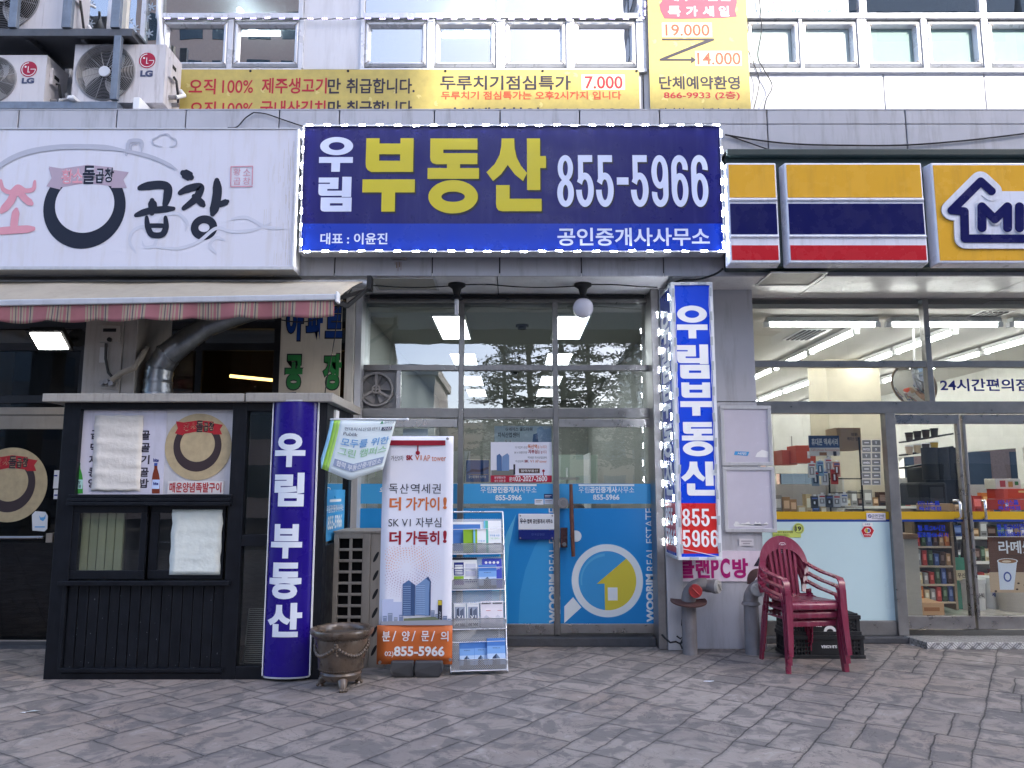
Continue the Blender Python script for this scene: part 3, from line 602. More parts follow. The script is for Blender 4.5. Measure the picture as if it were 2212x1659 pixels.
def sdoor(u0, u1, hu, texts):
    xl, xr = XX(u0, 1100, YS), XX(u1, 1100, YS)
    fr = MB(); zh = ZZ(916, YS); zk = ZZ(1330, YS)
    fr.box(xl, xr, YS - .03, YS + .03, zh, zs['t2b'] - .01, M_ss); fr.box(xl, xr, YS - .03, YS + .03, zs['bot'], zk, M_ss)
    fr.box(xr - .03 if hu > (u0 + u1) / 2 else xl, xr if hu > (u0 + u1) / 2 else xl + .03, YS - .03, YS + .03, zk, zh, M_ss)
    o = fr.build('door', bld, bevel=.003); pane(xl, xr, zk, zh, YS + .004, G_store, o)
    g = MB(); g.rect(xl, xr, ZZ(1122, YS), ZZ(1105, YS), YS - .001, M_yel); g.rect(xl, xr, ZZ(1127, YS), ZZ(1122, YS), YS - .001, M_ln)
    b2 = prt(35, 60, 175)
    for t, a, b, c, d in texts: g.pt(t, a, b, c, d, YS - .0015, b2, .03)
    g.build('film_graphic', o)
    h = MB(); z0, z1 = ZZ(1120, YS - .07), ZZ(1082, YS - .07); hx = XX(hu, 1100, YS - .07)
    s_ = -1 if hu > (u0 + u1) / 2 else 1
    h.tube([(hx + .02 * s_, YS, z0), (hx + .01 * s_, YS - .06, z0), (hx, YS - .075, z0 + .02), (hx, YS - .075, z1 - .02), (hx + .01 * s_, YS - .06, z1), (hx + .02 * s_, YS, z1)], .014, mat((.75, .75, .75), rough=.12, metal=1, var=0), 10)
    h.build('handle', o); return o
sd1 = sdoor(1943, 2084, 2074, [('미니스톱', 1983, 1082, 2030, 1092), ('독산역점', 1985, 1094, 2033, 1103), ('월-토:24시간', 1982, 1134, 2042, 1147), ('일요일:06-01시', 1982, 1149, 2048, 1161)])
sd2 = sdoor(2090, 2262, 2128, [('미니스톱', 2156, 1080, 2200, 1091), ('독산역점', 2156, 1093, 2204, 1102), ('월-토:24시간', 2153, 1131, 2213, 1145), ('일요일:06-01시', 2155, 1147, 2215, 1159)])
m = MB(); m.box(x1 - .02, 8, YS - .14, YS + .3, 0, zs['bot'] - .062, M_stone); m.build('plinth', bld, bevel=.006)
# ------------------------------------------------------------------ interiors (shells)
M_ifl = mat((.25, .24, .22), rough=.25, var=.08); M_oc = mat((.36, .37, .345), rough=.8, var=.02)
ZC = 3.36
m = MB(); xl, xr = XO[0] - .0, 1.62
m.box(xl - .1, xl, YF + .31, 16.5, 0, ZS, mat((.30, .31, .295), rough=.8)); m.box(xr, xr + .1, YP + .6, 16.5, 0, ZS, mat((.30, .31, .295), rough=.8)); m.box(xl, xr, 16.4, 16.5, 0, ZS, mat((.24, .25, .235), rough=.8))
m.build('office_wall', bld)
MB().box(xl, xr, YF + .06, 16.4, ZC, ZC + .05, M_oc).build('office_ceiling', bld)
MB().box(xl, xr, YF + .3, 16.4, .02, zo['bot'] - .012, M_ifl).build('office_floor', bld)
ZC2 = 3.38; M_sc = mat((.50, .49, .46), rough=.7, var=.02)
m = MB(); m.box(x1 - .1, x1 - .02, YS + .06, 18, 0, ZS, mat((.47, .46, .42), rough=.7)); [m.box(XR, XR + .1, a_, b_, c_, d_, mat((.6, .6, .57), rough=.7)) for a_, b_, c_, d_ in ((YS + .06, 18, 2.1, ZS), (YS + .06, 18, 0, .7), (YS + .06, 8.6, .7, 2.1), (9.9, 10.05, .7, 2.1), (11.5, 11.65, .7, 2.1), (13.1, 13.4, .7, 2.1), (15.2, 15.35, .7, 2.1))]
zsl = 2.35
for a, b in ((x1 - .02, 4.2), (4.5, 4.75), (5.9, 6.1), (7.4, XR)): m.box(a, b, 17.9, 18, .9, zsl, mat((.47, .46, .42), rough=.7))
m.box(x1 - .02, XR, 17.9, 18, zsl, ZS, mat((.55, .54, .50), rough=.7)); m.box(x1 - .02, XR, 17.9, 18, 0, .9, mat((.5, .48, .42), rough=.7))
m.build('store_wall', bld)
MB().box(4.62, 5.4, 11.2, 11.9, 0, ZS, mat((.62, .56, .43), rough=.6)).build('store_column', bld)
MB().box(x1 - .02, XR, YS + .06, 17.9, ZC2, ZC2 + .05, M_sc).build('store_ceiling', bld)
MB().box(x1 - .02, XR, YS + .3, 17.9, .02, zs['bot'] - .062, mat((.55, .52, .45), rough=.2, var=.1)).build('store_floor', bld)
# restaurant front: dark recess with beams, amber panes and a glazed door
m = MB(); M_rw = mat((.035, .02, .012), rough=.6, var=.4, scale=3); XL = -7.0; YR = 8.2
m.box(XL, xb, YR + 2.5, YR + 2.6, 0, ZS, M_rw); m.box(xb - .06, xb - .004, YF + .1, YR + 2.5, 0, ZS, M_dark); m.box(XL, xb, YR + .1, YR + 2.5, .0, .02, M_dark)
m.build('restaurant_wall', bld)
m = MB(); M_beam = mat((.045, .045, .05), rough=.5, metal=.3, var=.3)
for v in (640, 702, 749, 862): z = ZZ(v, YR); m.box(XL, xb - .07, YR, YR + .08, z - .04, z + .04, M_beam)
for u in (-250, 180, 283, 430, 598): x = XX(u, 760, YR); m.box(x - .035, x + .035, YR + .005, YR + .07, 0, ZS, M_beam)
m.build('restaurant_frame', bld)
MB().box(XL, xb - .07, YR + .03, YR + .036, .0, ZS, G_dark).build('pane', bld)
YD = 7.72
dr = MB(); M_bz = mat(C(150, 140, 128), rough=.4, metal=.4, var=.1, dirt=.3)
xk = -3.55
dr.box(XL, xk, YD, YD + .06, ZZ(927, YD), ZZ(897, YD), M_bz); dr.box(XL, xk, YD, YD + .06, ZZ(1418, YD) , ZZ(1383, YD), M_bz)
dr.box(XL, xk, YD - .01, YD + .07, ZZ(896, YD), ZZ(880, YD), M_bz); dr.box(xk - .06, xk, YD, YD + .06, ZZ(1383, YD), ZZ(927, YD), M_bz)
d_ = dr.build('door', bld, bevel=.003); pane(XL, xk - .06, ZZ(1383, YD), ZZ(927, YD), YD + .02, glass((.35, .34, .33), .8, grime=.008), d_)
h = MB(); h.tube([(XL, YD - .07, ZZ(1162, YD)), (XX(103, 1160, YD), YD - .07, ZZ(1160, YD))], .017, M_ss, 10); h.pb(99, 1152, 113, 1172, YD - .08, .08, M_bz); h.build('handle', d_)
MB().box(XL, xb, YP, YR + .1, 0, .03, M_stone).build('step', bld)
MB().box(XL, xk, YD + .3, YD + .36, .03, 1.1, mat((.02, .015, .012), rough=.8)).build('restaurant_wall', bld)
# ================================================================== signs
M_ledb = mat((.35, .36, .4), rough=.5, var=0)
M_led = mat((.9, .92, 1.0), emis=34, ecol=(.86, .9, 1.0), var=0, name='led')
M_ledp = mat((.9, .85, 1.0), emis=3, ecol=(.5, .36, 1.0), var=0, name='led')
def led_mesh(m_em, r=.0075, horizontal=True):
    m = MB(); dx, dz = (1, 0) if horizontal else (0, 1)
    m.box(-.034 if dx else -.009, .034 if dx else .009, 0, .008, -.034 if dz else -.009, .034 if dz else .009, M_ledb)
    for k in (-1, 0, 1): m.ball((k * .022 * dx, -.002, k * .022 * dz), r, m_em, 8, 6, (1, .7, 1))
    return m
rj = random.Random(12)
def leds(root, proto, pts):
    for i, p in enumerate(pts):
        o = proto if i == 0 else proto.copy()
        if i: COL.objects.link(o)
        o.location = Vector(p) - LOC[root] + Vector((rj.uniform(-.006, .006), 0, rj.uniform(-.005, .005))); o.rotation_euler[1] = rj.uniform(-.07, .07)
# ------------------------------------------------------------------ main blue sign
YB = 6.8
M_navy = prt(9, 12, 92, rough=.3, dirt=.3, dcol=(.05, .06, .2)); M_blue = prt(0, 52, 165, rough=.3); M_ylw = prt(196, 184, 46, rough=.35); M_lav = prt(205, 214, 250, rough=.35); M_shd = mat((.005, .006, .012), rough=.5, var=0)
x0, x1_, z0, z1 = R(651, 270, 1561, 545, YB)
sg = thing('signboard', 'wide navy signboard with big yellow letters, ringed by white lights', 'sign', ((x0 + x1_) / 2, YB, z0))
m = MB(); m.box(x0 + .012, x1_ - .012, YB + .004, YB + .14, z0 + .012, z1 - .012, M_alu); m.build('box', sg, bevel=.004)
zbnd = ZZ(483, YB)
m = MB(); m.box(x0 + .012, x1_ - .012, YB, YB + .004, zbnd, z1 - .012, M_navy); m.box(x0 + .012, x1_ - .012, YB, YB + .004, z0 + .012, zbnd, M_blue); m.build('face', sg)
m = MB()
for a in ((x0, x1_, z0 - .004, z0 + .012), (x0, x1_, z1 - .012, z1), (x0, x0 + .012, z0 + .012, z1 - .012), (x1_ - .012, x1_, z0 + .012, z1 - .012)): m.box(a[0], a[1], YB - .012, YB + .145, a[2], a[3], M_alu)
m.build('frame', sg, bevel=.003)
m = MB(); Yt = YB - .0025
big = (('우', 689.6, 296, 762.6, 371), ('림', 687.5, 382, 760, 457), ('부', 783.6, 298.5, 896.5, 457), ('동', 923.6, 299, 1034.6, 461), ('산', 1051, 299, 1179.6, 457))
for t, *q in big:
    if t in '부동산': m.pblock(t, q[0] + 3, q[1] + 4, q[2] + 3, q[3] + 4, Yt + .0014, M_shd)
for t, *q in big: m.pblock(t, *q, Yt, M_lav if t in '우림' else M_ylw)
def cond(m, t, u0, v0, u1, v1, Y, mt, bold=.05, sep=None):
    n = len(t); w = (u1 - u0) / (n if sep is None else sum(.75 if c == '-' else 1 for c in t)); u = u0
    for c in t:
        k = .75 if c == '-' and sep is not None else 1
        if c == '-': vm = (v0 + v1) / 2; hh = (v1 - v0) * .07; m.pr(u + w * .08, vm - hh, u + w * k - w * .08, vm + hh, Y, mt)
        else: m.pblock(c, u + w * .08, v0, u + w * k - w * .08, v1, Y, mt)
        u += w * k
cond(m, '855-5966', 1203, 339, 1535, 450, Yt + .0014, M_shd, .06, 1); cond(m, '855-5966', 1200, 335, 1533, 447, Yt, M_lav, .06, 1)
m.pt('대표 : 이윤진', 692, 503, 837, 528, Yt, M_lav, .02); m.pt('공인중개사사무소', 1204, 492, 1533, 531, Yt, M_lav, .02)
m.build('lettering', sg)
pr = led_mesh(M_led).build('led_light', sg, loc=None)
pr.data.transform(Matrix.Translation(LOC[sg])); 
pts = []
for k in range(24):
    u = 669 + k * 38.2; pts.append(P(u, 270.5, YB - .022)); pts.append(P(664 + k * 38.9, 542.5, YB - .022))
leds(sg, pr, pts)
pv = led_mesh(M_led, horizontal=False).build('led_light', sg); pv.data.transform(Matrix.Translation(LOC[sg])); pts = []
for k in range(8): pts.append(P(653.5 - k * .6, 291 + k * 33, YB - .022)); pts.append(P(1557 + k * .9, 290 + k * 34, YB - .022))
leds(sg, pv, pts)
m = MB(); c = [P(655, 272, YB - .016), P(1556, 270, YB - .016), P(1563, 543, YB - .016), P(650, 544, YB - .016), P(655, 272, YB - .016)]
m.tube(c, .004, M_white, 6); m.build('cable', sg)
for u in (862, 1375):
    q = MB(); rs = mat((.22, .11, .045), rough=.8, var=.3, scale=30)
    for k in range(5): q.pr(u - 9 + k * 3.2, 566, u - 8 + k * 3.2 + .8 * (k % 2), 572 + (k * 7) % 16, YA - .0012, rs)
    if u < 1000: q.build('rust_stain', bld)
    a = P(u, 560, YA); MB().box(a.x - .07, a.x + .07, YA - .06, YA - .004, a.z - .012, a.z + .02, M_ssd).build('bracket', sg)
# ------------------------------------------------------------------ left white restaurant sign
YL = 6.75
M_wsg = mat(C(212, 214, 226), rough=.4, var=.03, scale=1.2, dirt=.28, dcol=(.42, .36, .24), dscale=2.5, name='sign_white')
x0, z0, z1 = XX(-420, 420, YL), ZZ(577, YL), ZZ(278, YL); x1_ = XX(638, 420, YL)
ws = thing('signboard', 'off-white weathered signboard with brush lettering and a black ring emblem', 'sign', (x0 / 2 + x1_ / 2, YL, z0))
MB().box(x0, x1_ - .008, YL + .006, YL + .18, z0 + .008, z1 - .006, M_wsg).build('face', ws)
m = MB(); m.box(x0, x1_ + .012, YL - .006, YL + .19, z0 - .025, z0 + .008, M_alu); m.box(x0, x1_ + .012, YL - .003, YL + .19, z1 - .006, z1 + .008, M_alu); m.box(x1_ - .008, x1_ + .012, YL - .006, YL + .19, z0 + .008, z1 - .006, M_white)
m.build('frame', ws, bevel=.004)
M_ink = prt(30, 36, 52, rough=.4); M_fred = prt(214, 152, 166, rough=.5); M_fgr = prt(178, 182, 196, rough=.5); M_fgr2 = prt(200, 204, 217, rough=.5); M_rib = prt(176, 160, 176, rough=.5)
m = MB(); Yq = YL + .003
def emblem(m, cu, cv, su, sv, Y, ink, rib, inner, txt, t2, ribk=1.0, off=.0006):
    c = P(cu, cv, Y); e = P(cu + su, cv - sv, Y); rx, rz = e.x - c.x, e.z - c.z
    m.disc(c.x, c.z + rz * .06, rx * .74, rz * .70, Y + off, inner, 40)
    m.ring(c.x, c.z, rx, rz, rx * .72, rz * .68, Y, ink, 56, icz=c.z + rz * .06)
    rb = lambda a, b: (c.x + a * rx, c.z + b * rz)
    m.poly([rb(-.95, .98), rb(-.62, .93), rb(0, 1.02), rb(.62, .96), rb(.62, .50), rb(0, .58), rb(-.62, .47)][::1], Y - off * 2, 0, rib)
    m.poly([rb(-.62, .93), rb(-.95, .95), rb(-.86, .70), rb(-.97, .50), rb(-.62, .42)], Y - off, 0, rib); m.poly([rb(.62, .9), rb(1.02, .84), rb(.90, .66), rb(1.0, .46), rb(.62, .46)], Y - off, 0, rib)
    z0, z1 = c.z + rz * .55, c.z + rz * .95
    if txt:
        for t, a, b, lift, mt in (('황', -.62, -.34, 0, t2), ('소', -.34, -.10, .02, t2), ('돌', -.10, .20, .0, ink), ('곱', .22, .42, .02, ink), ('창', .43, .66, .04, ink)):
            m.text(t, c.x + a * rx, c.x + b * rx, z0 + lift * rz, z1 + lift * rz - (.04 * rz if t != '돌' else -.05 * rz), Y - off * 3.4, inner, .06)
            m.text(t, c.x + a * rx, c.x + b * rx, z0 + lift * rz, z1 + lift * rz - (.04 * rz if t != '돌' else -.05 * rz), Y - off * 4.6, mt, .025)
emblem(m, 182.5, 447, 95, 89, Yq, M_ink, M_rib, M_wsg, True, M_fred)
# brush letters: gop, chang (measured strokes), faded so on the left
def stroke(m, uv, w, Y, mt, k0=.6, k1=.6):      # a brush stroke along photo points, width w px swelling in the middle
    pts = [Vector(q) for q in uv]; fine = []
    for i in range(len(pts) - 1):
        p0, p1, p2, p3 = pts[max(i - 1, 0)], pts[i], pts[i + 1], pts[min(i + 2, len(pts) - 1)]
        for j in range(8):
            t = j / 8; fine.append(.5 * ((2 * p1) + (p2 - p0) * t + (2 * p0 - 5 * p1 + 4 * p2 - p3) * t * t + (3 * p1 - p0 - 3 * p2 + p3) * t ** 3))
    fine.append(pts[-1]); n = len(fine); L_, R_ = [], []
    for i, p in enumerate(fine):
        t = (fine[min(i + 1, n - 1)] - fine[max(i - 1, 0)]).normalized(); nn = Vector((-t.y, t.x)); f = i / (n - 1)
        ww = w / 2 * (k0 + (1 - k0) * min(1, f * 5)) * (k1 + (1 - k1) * min(1, (1 - f) * 5)); L_.append(p + nn * ww); R_.append(p - nn * ww)
    vs = []
    for a, b in zip(L_, R_): vs += [P(a.x, a.y, Y), P(b.x, b.y, Y)]
    fs = [(2 * i, 2 * i + 1, 2 * i + 3, 2 * i + 2) for i in range(n - 1)]
    m.add(vs, fs, mt)
    for q, t in ((fine[0], fine[1]), (fine[-1], fine[-2])):
        r = w / 2 * (k0 if q is fine[0] else k1); c = P(q.x, q.y, Y - .0002); e = P(q.x + r, q.y - r, Y)
        m.disc(c.x, c.z, e.x - c.x, e.z - c.z, Y - .0002, mt, 12)
S1 = lambda *q: [(a / 3, b / 3) for a, b in q]
Yk = [Yq]
def st(m, q, w, mt, k0=.6, k1=.6): Yk[0] -= .00012; stroke(m, S1(*q), w / 3, Yk[0], mt, k0, k1)
for q in ([(880, 1640), (840, 1560), (870, 1490), (950, 1470), (1010, 1520), (1000, 1590), (940, 1600), (920, 1560)], [(1010, 1490), (1060, 1400), (1150, 1385), (1210, 1440), (1200, 1500)], [(1000, 1600), (1150, 1610), (1280, 1570), (1400, 1480), (1500, 1500), (1640, 1490), (1760, 1440)], [(1400, 1640), (1360, 1590), (1400, 1540), (1460, 1560)], [(1500, 1420), (1600, 1410), (1720, 1470), (1850, 1480)]): st(m, q, 22, M_fgr2, .5, .2)
for q, w in (([(905, 1218), (960, 1205), (1040, 1198), (1085, 1215), (1085, 1270), (1068, 1330)], 56), ([(985, 1300), (990, 1350), (985, 1380)], 58), ([(880, 1395), (960, 1368), (1040, 1358), (1125, 1352)], 44),
             ([(950, 1408), (958, 1470), (985, 1520), (1050, 1520), (1075, 1470), (1072, 1408)], 40), ([(950, 1462), (1010, 1462), (1070, 1462)], 30),
             ([(1185, 1120), (1215, 1135), (1240, 1150)], 62), ([(1165, 1250), (1215, 1225), (1275, 1210), (1300, 1220), (1270, 1285), (1190, 1350)], 50), ([(1255, 1270), (1290, 1300), (1320, 1330)], 46),
             ([(1405, 1170), (1408, 1250), (1395, 1330), (1378, 1385)], 60), ([(1410, 1330), (1450, 1315), (1475, 1305)], 40)): st(m, q, w, M_ink)
c = P(1322 / 3, 1475 / 3, Yq); e = P((1322 + 90) / 3, (1475 - 80) / 3, Yq); m.ring(c.x, c.z, e.x - c.x, e.z - c.z, (e.x - c.x) * .42, (e.z - c.z) * .35, Yq, M_ink, 40)
for q, w in (([(5, 1170), (20, 1225), (70, 1245), (115, 1210), (165, 1235), (215, 1225), (225, 1175)], 30), ([(100, 1225), (70, 1300), (10, 1370)], 52), ([(115, 1235), (165, 1290), (205, 1320)], 46), ([(105, 1360), (95, 1420), (88, 1480)], 50), ([(-30, 1500), (90, 1490), (215, 1482)], 50)): st(m, q, w, M_fred)
for q, w in (([(-60, 1130), (40, 1045), (180, 985), (360, 955), (560, 950), (720, 960), (850, 985)], 34), ([(830, 980), (960, 1010), (1060, 1050), (1150, 1100)], 24), ([(820, 1000), (832, 930), (850, 912), (905, 912), (920, 935), (918, 985)], 26), ([(850, 985), (855, 940), (895, 930)], 10)): st(m, q, w, M_fgr, .8, .15)
for q in ([(1050, 950), (1000, 935), (990, 905), (1020, 888), (1040, 875), (1085, 868), (1110, 890), (1140, 905), (1140, 940), (1100, 952)],): st(m, q, 9, M_fgr, .8, .8)
M_seal = prt(205, 150, 165, rough=.5)
for q in ([(1497, 1080), (1637, 1077)], [(1637, 1077), (1634, 1195)], [(1634, 1207), (1495, 1210)], [(1495, 1210), (1497, 1080)]): st(m, q, 7, M_seal, 1, 1)
for t, a, b in (('황', 1512, 1090), ('소', 1575, 1092), ('곱', 1512, 1152), ('창', 1574, 1150)): m.pt(t, a / 3, b / 3, (a + 48) / 3, (b + 46) / 3, Yq - .001, M_seal, 0)
m.build('print', ws)
m = MB(); rg = random.Random(9); gm_ = [mat((.50, .46, .38), rough=.6, var=.2, scale=20), mat((.55, .53, .48), rough=.6, var=.2, scale=20)]
for k in range(70):
    u = 636 - abs(rg.gauss(0, 26)); v = 282 + rg.random() * 270 if u > 620 else 300 + rg.random() ** .5 * 250; m.pr(u, v, u + rg.uniform(.25, .6), min(572, v + rg.uniform(12, 60)), Yq - .0002 - .00001 * k, gm_[k % 2])
m.build('weather_streak', ws)
# ------------------------------------------------------------------ convenience store sign
Yb = 6.82; Yf_ = 6.70
M_dg = mat((.012, .03, .03), rough=.5, var=.2, dirt=.2); M_tray = mat(C(218, 222, 234), rough=.3, var=.03, coat=.3, dirt=.3, dscale=4); M_cy = prt(220, 168, 52, rough=.25, dirt=.22, dscale=2); M_cn = prt(14, 16, 80, rough=.25, dirt=.1, dcol=(.08, .08, .12)); M_cr = prt(184, 36, 46, rough=.25)
xa2 = XX(1566, 450, Yb) + .02
ss = thing('signboard', 'dark green shop sign box with trays striped yellow, navy and red', 'sign', (4, Yb, ZZ(580, Yb)))
MB().box(xa2, 8, Yb, YA - .004, ZZ(577, Yb), ZZ(328, Yb), M_dg).build('box', ss, bevel=.01)
MB().box(xa2, 8, Yb - .06, YA - .004, ZZ(346, Yb) + .02, ZZ(328, Yb) + .005, M_dg).build('cap', ss, bevel=.01)
def tray(u0, u1, v0, v1, stripes):
    X0, X1, Z0, Z1 = R(u0, v0, u1, v1, Yf_); b = .03
    m = MB(); back = [(X0 - .0, Z0 - .0), (X1, Z0), (X1, Z1), (X0, Z1)]
    vs = [(X0, Yb, Z0), (X1, Yb, Z0), (X1, Yb, Z1), (X0, Yb, Z1)] + [(X0 + b * .4, Yf_, Z0 + b * .4), (X1 - b * .4, Yf_, Z0 + b * .4), (X1 - b * .4, Yf_, Z1 - b * .4), (X0 + b * .4, Yf_, Z1 - b * .4)]
    m.add(vs, [(0, 1, 5, 4), (1, 2, 6, 5), (2, 3, 7, 6), (3, 0, 4, 7), (4, 5, 6, 7)], M_tray)
    o = m.build('tray', ss, bevel=.012, seg=3)
    for a, c, mt in stripes:
        _, _, s0, s1 = R(u0, a, u1, c, Yf_)
        q = MB(); q.box(X0 + b * .9, X1 - b * .9, Yf_ - .004, Yf_ + .001, s0, s1, mt); q.build('stripe', o, bevel=.002)
        if len(stripes) > 1 and c < 560:
            k = MB(); k.cyl((X0 + .02, Yf_ - .002, s0 - .022), (X1 - .02, Yf_ - .002, s0 - .022), .014, M_tray, n=12); k.build('ridge', o)
    return o
ST3 = ((356, 427, M_cy), (440, 506, M_cn), (530, 562, M_cr))
tray(1571, 1684, 349, 571, ST3); tray(1697, 2001, 349, 571, ST3)
o3 = tray(2016, 2560, 349, 571, ((357, 563, M_cy),))
Yh = Yf_ - .018; h = MB()
f3 = lambda a, b: (1286 + a * .4187, b * .4187)
def fat(q, w, mt, dy, d): 
    Yk[0] = Yh - dy
    pts = [f3(*p) for p in q]
    for i in range(len(pts) - 1):
        a, b = P(*pts[i], Yk[0]), P(*pts[i + 1], Yk[0]); r = w * .4187 / F * 7.1 / 2
        t = (b - a); t.y = 0; t.normalize(); nn = Vector((-t.z, 0, t.x)) * r
        h.poly([(a.x + nn.x, a.z + nn.z), (a.x - nn.x, a.z - nn.z), (b.x - nn.x, b.z - nn.z), (b.x + nn.x, b.z + nn.z)], Yk[0] - .0001 * i, d, mt)
        for c in (a, b): h.disc(c.x, c.z, r, r, Yk[0] - .0001 * i - .00005, mt, 20, d)
house = [(2045, 985), (1990, 935), (1840, 1085), (1905, 1090), (1908, 1230), (2800, 1232)]
h.poly([(P(*f3(a, b), Yh).x, P(*f3(a, b), Yh).z) for a, b in ((1990, 930), (2060, 985), (2800, 985), (2800, 1240), (1905, 1240), (1900, 1090), (1835, 1085))], Yh + .006, .012, M_tray)
fat(house, 105, M_tray, 0, .012); fat(house, 42, M_cn, .008, .006)
for q in ([(1996, 1175), (1996, 1065), (2062, 1130), (2128, 1065), (2128, 1175)], [(2190, 1065), (2190, 1175)], [(2250, 1175), (2250, 1065), (2330, 1175), (2330, 1065)], [(2390, 1065), (2390, 1175)]):
    fat(q, 62, M_tray, .006, .004); fat(q, 44, M_cn, .014, .006)
h.build('emblem', o3)
# ------------------------------------------------------------------ projecting sign on the pillar
YV = 6.95
M_vb = mat(C(0, 66, 205), rough=.3, var=.01, emis=.03, name='lit_face'); M_vw = mat(C(238, 244, 248), rough=.3, var=.02, emis=.02, name='lit_face'); M_vr = mat(C(205, 44, 42), rough=.3, var=.01, emis=.025, name='lit_face'); M_vbs = prt(30, 62, 150, rough=.3)
X0 = 1.468; X1 = 1.855; Z0 = ZZ(1210, YV); Z1 = ZZ(610, YV)
vs_ = thing('projecting_sign', 'tall narrow bright blue and red sign box with white letters, standing off the grey pillar', 'sign', ((X0 + X1) / 2, YP, Z0))
MB().box(X0 + .012, X1 - .012, YV + .012, YP - .01, Z0 + .01, Z1 - .01, M_white).build('box', vs_)
m = MB(); f = .028
for a, b, c, d in ((X0, X1, Z0, Z0 + f), (X0, X1, Z1 - f, Z1), (X0, X0 + f, Z0 + f, Z1 - f), (X1 - f, X1, Z0 + f, Z1 - f)): m.box(a, b, YV - .012, YV + .02, c, d, M_white)
for a, c, d in ((YP - .04, Z0, Z1),): m.box(X0 - .004, X0 + .012, a, a + .035, c, d, M_alu)
m.box(X0 - .004, X0 + .012, YV + .02, YP, Z0, Z0 + .03, M_alu); m.box(X0 - .004, X0 + .012, YV + .02, YP, Z1 - .03, Z1, M_alu); m.box(X0 - .004, X0 + .012, YV + .02, YV + .045, Z0, Z1, M_white)
m.build('frame', vs_, bevel=.003)
sx = (X1 - X0) / (XX(1548.5, 910, YV) - XX(1459.5, 910, YV))
def fx(v): return X0 + f, X1 - f
zr0, zr1, zq = ZZ(1196, YV), ZZ(1087, YV), Z0 + f
m = MB(); m.rect(X0 + f, X1 - f, zr1, Z1 - f, YV, M_vb); m.rect(X0 + f, X1 - f, zr0, zr1, YV, M_vr); m.rect(X0 + f, X1 - f, zq, zr0, YV, M_vb); m.build('face', vs_)
m = MB()
for t, a, v0, b, v1 in (('우', 1462, 660, 1528, 731), ('림', 1463, 744, 1532, 818), ('부', 1469, 826, 1537.6, 898), ('동', 1473, 911.5, 1541, 985.6), ('산', 1471, 997, 1549, 1071)): m.pblock(t, a, v0, b, v1, YV - .003, M_vw)
cond(m, '855-', 1472, 1099, 1550, 1137, YV - .003, M_vw, .05, 1); cond(m, '5966', 1473, 1145, 1554, 1182, YV - .003, M_vw, .05, 1)
m.build('lettering', vs_)
# the side face, read from the left
Xs = X0 - .001; y0, y1 = YV + .05, YP - .045; Ms = Matrix(((0, 1, 0, 0), (-1, 0, 0, 0), (0, 0, 1, 0), (0, 0, 0, 1)))
side = lambda: MB(M=Matrix.Translation((Xs, 0, 0)) @ Ms)      # local x -> -world y
m = side(); m.rect(-y1, -y0, zr1, Z1 - .03, 0, M_vbs); m.rect(-y1, -y0, zr0, zr1, 0, prt(160, 45, 55)); m.rect(-y1, -y0, Z0 + .03, zr0, 0, M_vbs); m.build('side_face', vs_)
m = side()
for t, v0, v1 in (('우', 660, 731), ('림', 744, 818), ('부', 826, 898), ('동', 911.5, 985.6), ('산', 997, 1071)): m.block(t, -y1 + .05, -y0 - .05, ZZ(v1, YV), ZZ(v0, YV), -.003, M_white)
for t, v0, v1 in (('855-', 1098, 1137), ('5966', 1144, 1183)): m.text(t, -y1 + .03, -y0 - .03, ZZ(v1, YV), ZZ(v0, YV), -.003, M_white, .04)
m.build('side_lettering', vs_)
pl = led_mesh(M_led, horizontal=False); q = MB(M=Ms); q.add(pl.v, [], M_white)
pl.v = [Ms @ v for v in pl.v]; pl = pl.build('led_light', vs_); pl.data.transform(Matrix.Translation(LOC[vs_])); pts = []
nz = 13
for k in range(nz):
    z = Z0 + .12 + (Z1 - Z0 - .3) * k / (nz - 1); pts.append((Xs - .014, YP - .03, z)); pts.append((Xs - .014, YV + .035, z + .05))
leds(vs_, pl, pts)
m = MB(); mc = mat(C(190, 196, 198), rough=.35)
m.box(-.012, .012, -.006, 0, -.04, .04, mc); m.box(-.005, .005, -.009, -.006, -.022, .022, M_alu)
clip = m.build('led_clip', vs_); clip.data.transform(Matrix.Translation(LOC[vs_])); pts = []
for k in range(11):
    z = Z1 - .1 - (Z1 - Z0 - .2) * k / 10; pts.append((X0 + f - .002, YV - .012, z)); pts.append((X1 - f + .002, YV - .012, z + .01))
leds(vs_, clip, pts)
m = MB(); m.box(-.04, .04, -.006, 0, -.012, .012, mc); clip = m.build('led_clip', vs_); clip.data.transform(Matrix.Translation(LOC[vs_]))
leds(vs_, clip, [(X0 + .14, YV - .012, Z1 - .016), (X1 - .1, YV - .012, Z1 - .016), (X0 + .14, YV - .012, Z0 + .018), (X1 - .1, YV - .012, Z0 + .018)])
m = MB(); m.tube([(X0 + f + .004, YV - .006, Z1 - .03)] + [(X0 + f + .004 + .005 * (k % 2), YV - .006, Z1 - .1 - (Z1 - Z0 - .2) * k / 20) for k in range(21)] + [(X1 - f, YV - .006, Z0 + .03)], .0035, M_white, 6)
m.tube([(X1 - f - .004 - .006 * (k % 2), YV - .006, Z1 - .1 - (Z1 - Z0 - .2) * k / 20) for k in range(21)], .0035, M_white, 6); m.build('cable', vs_)
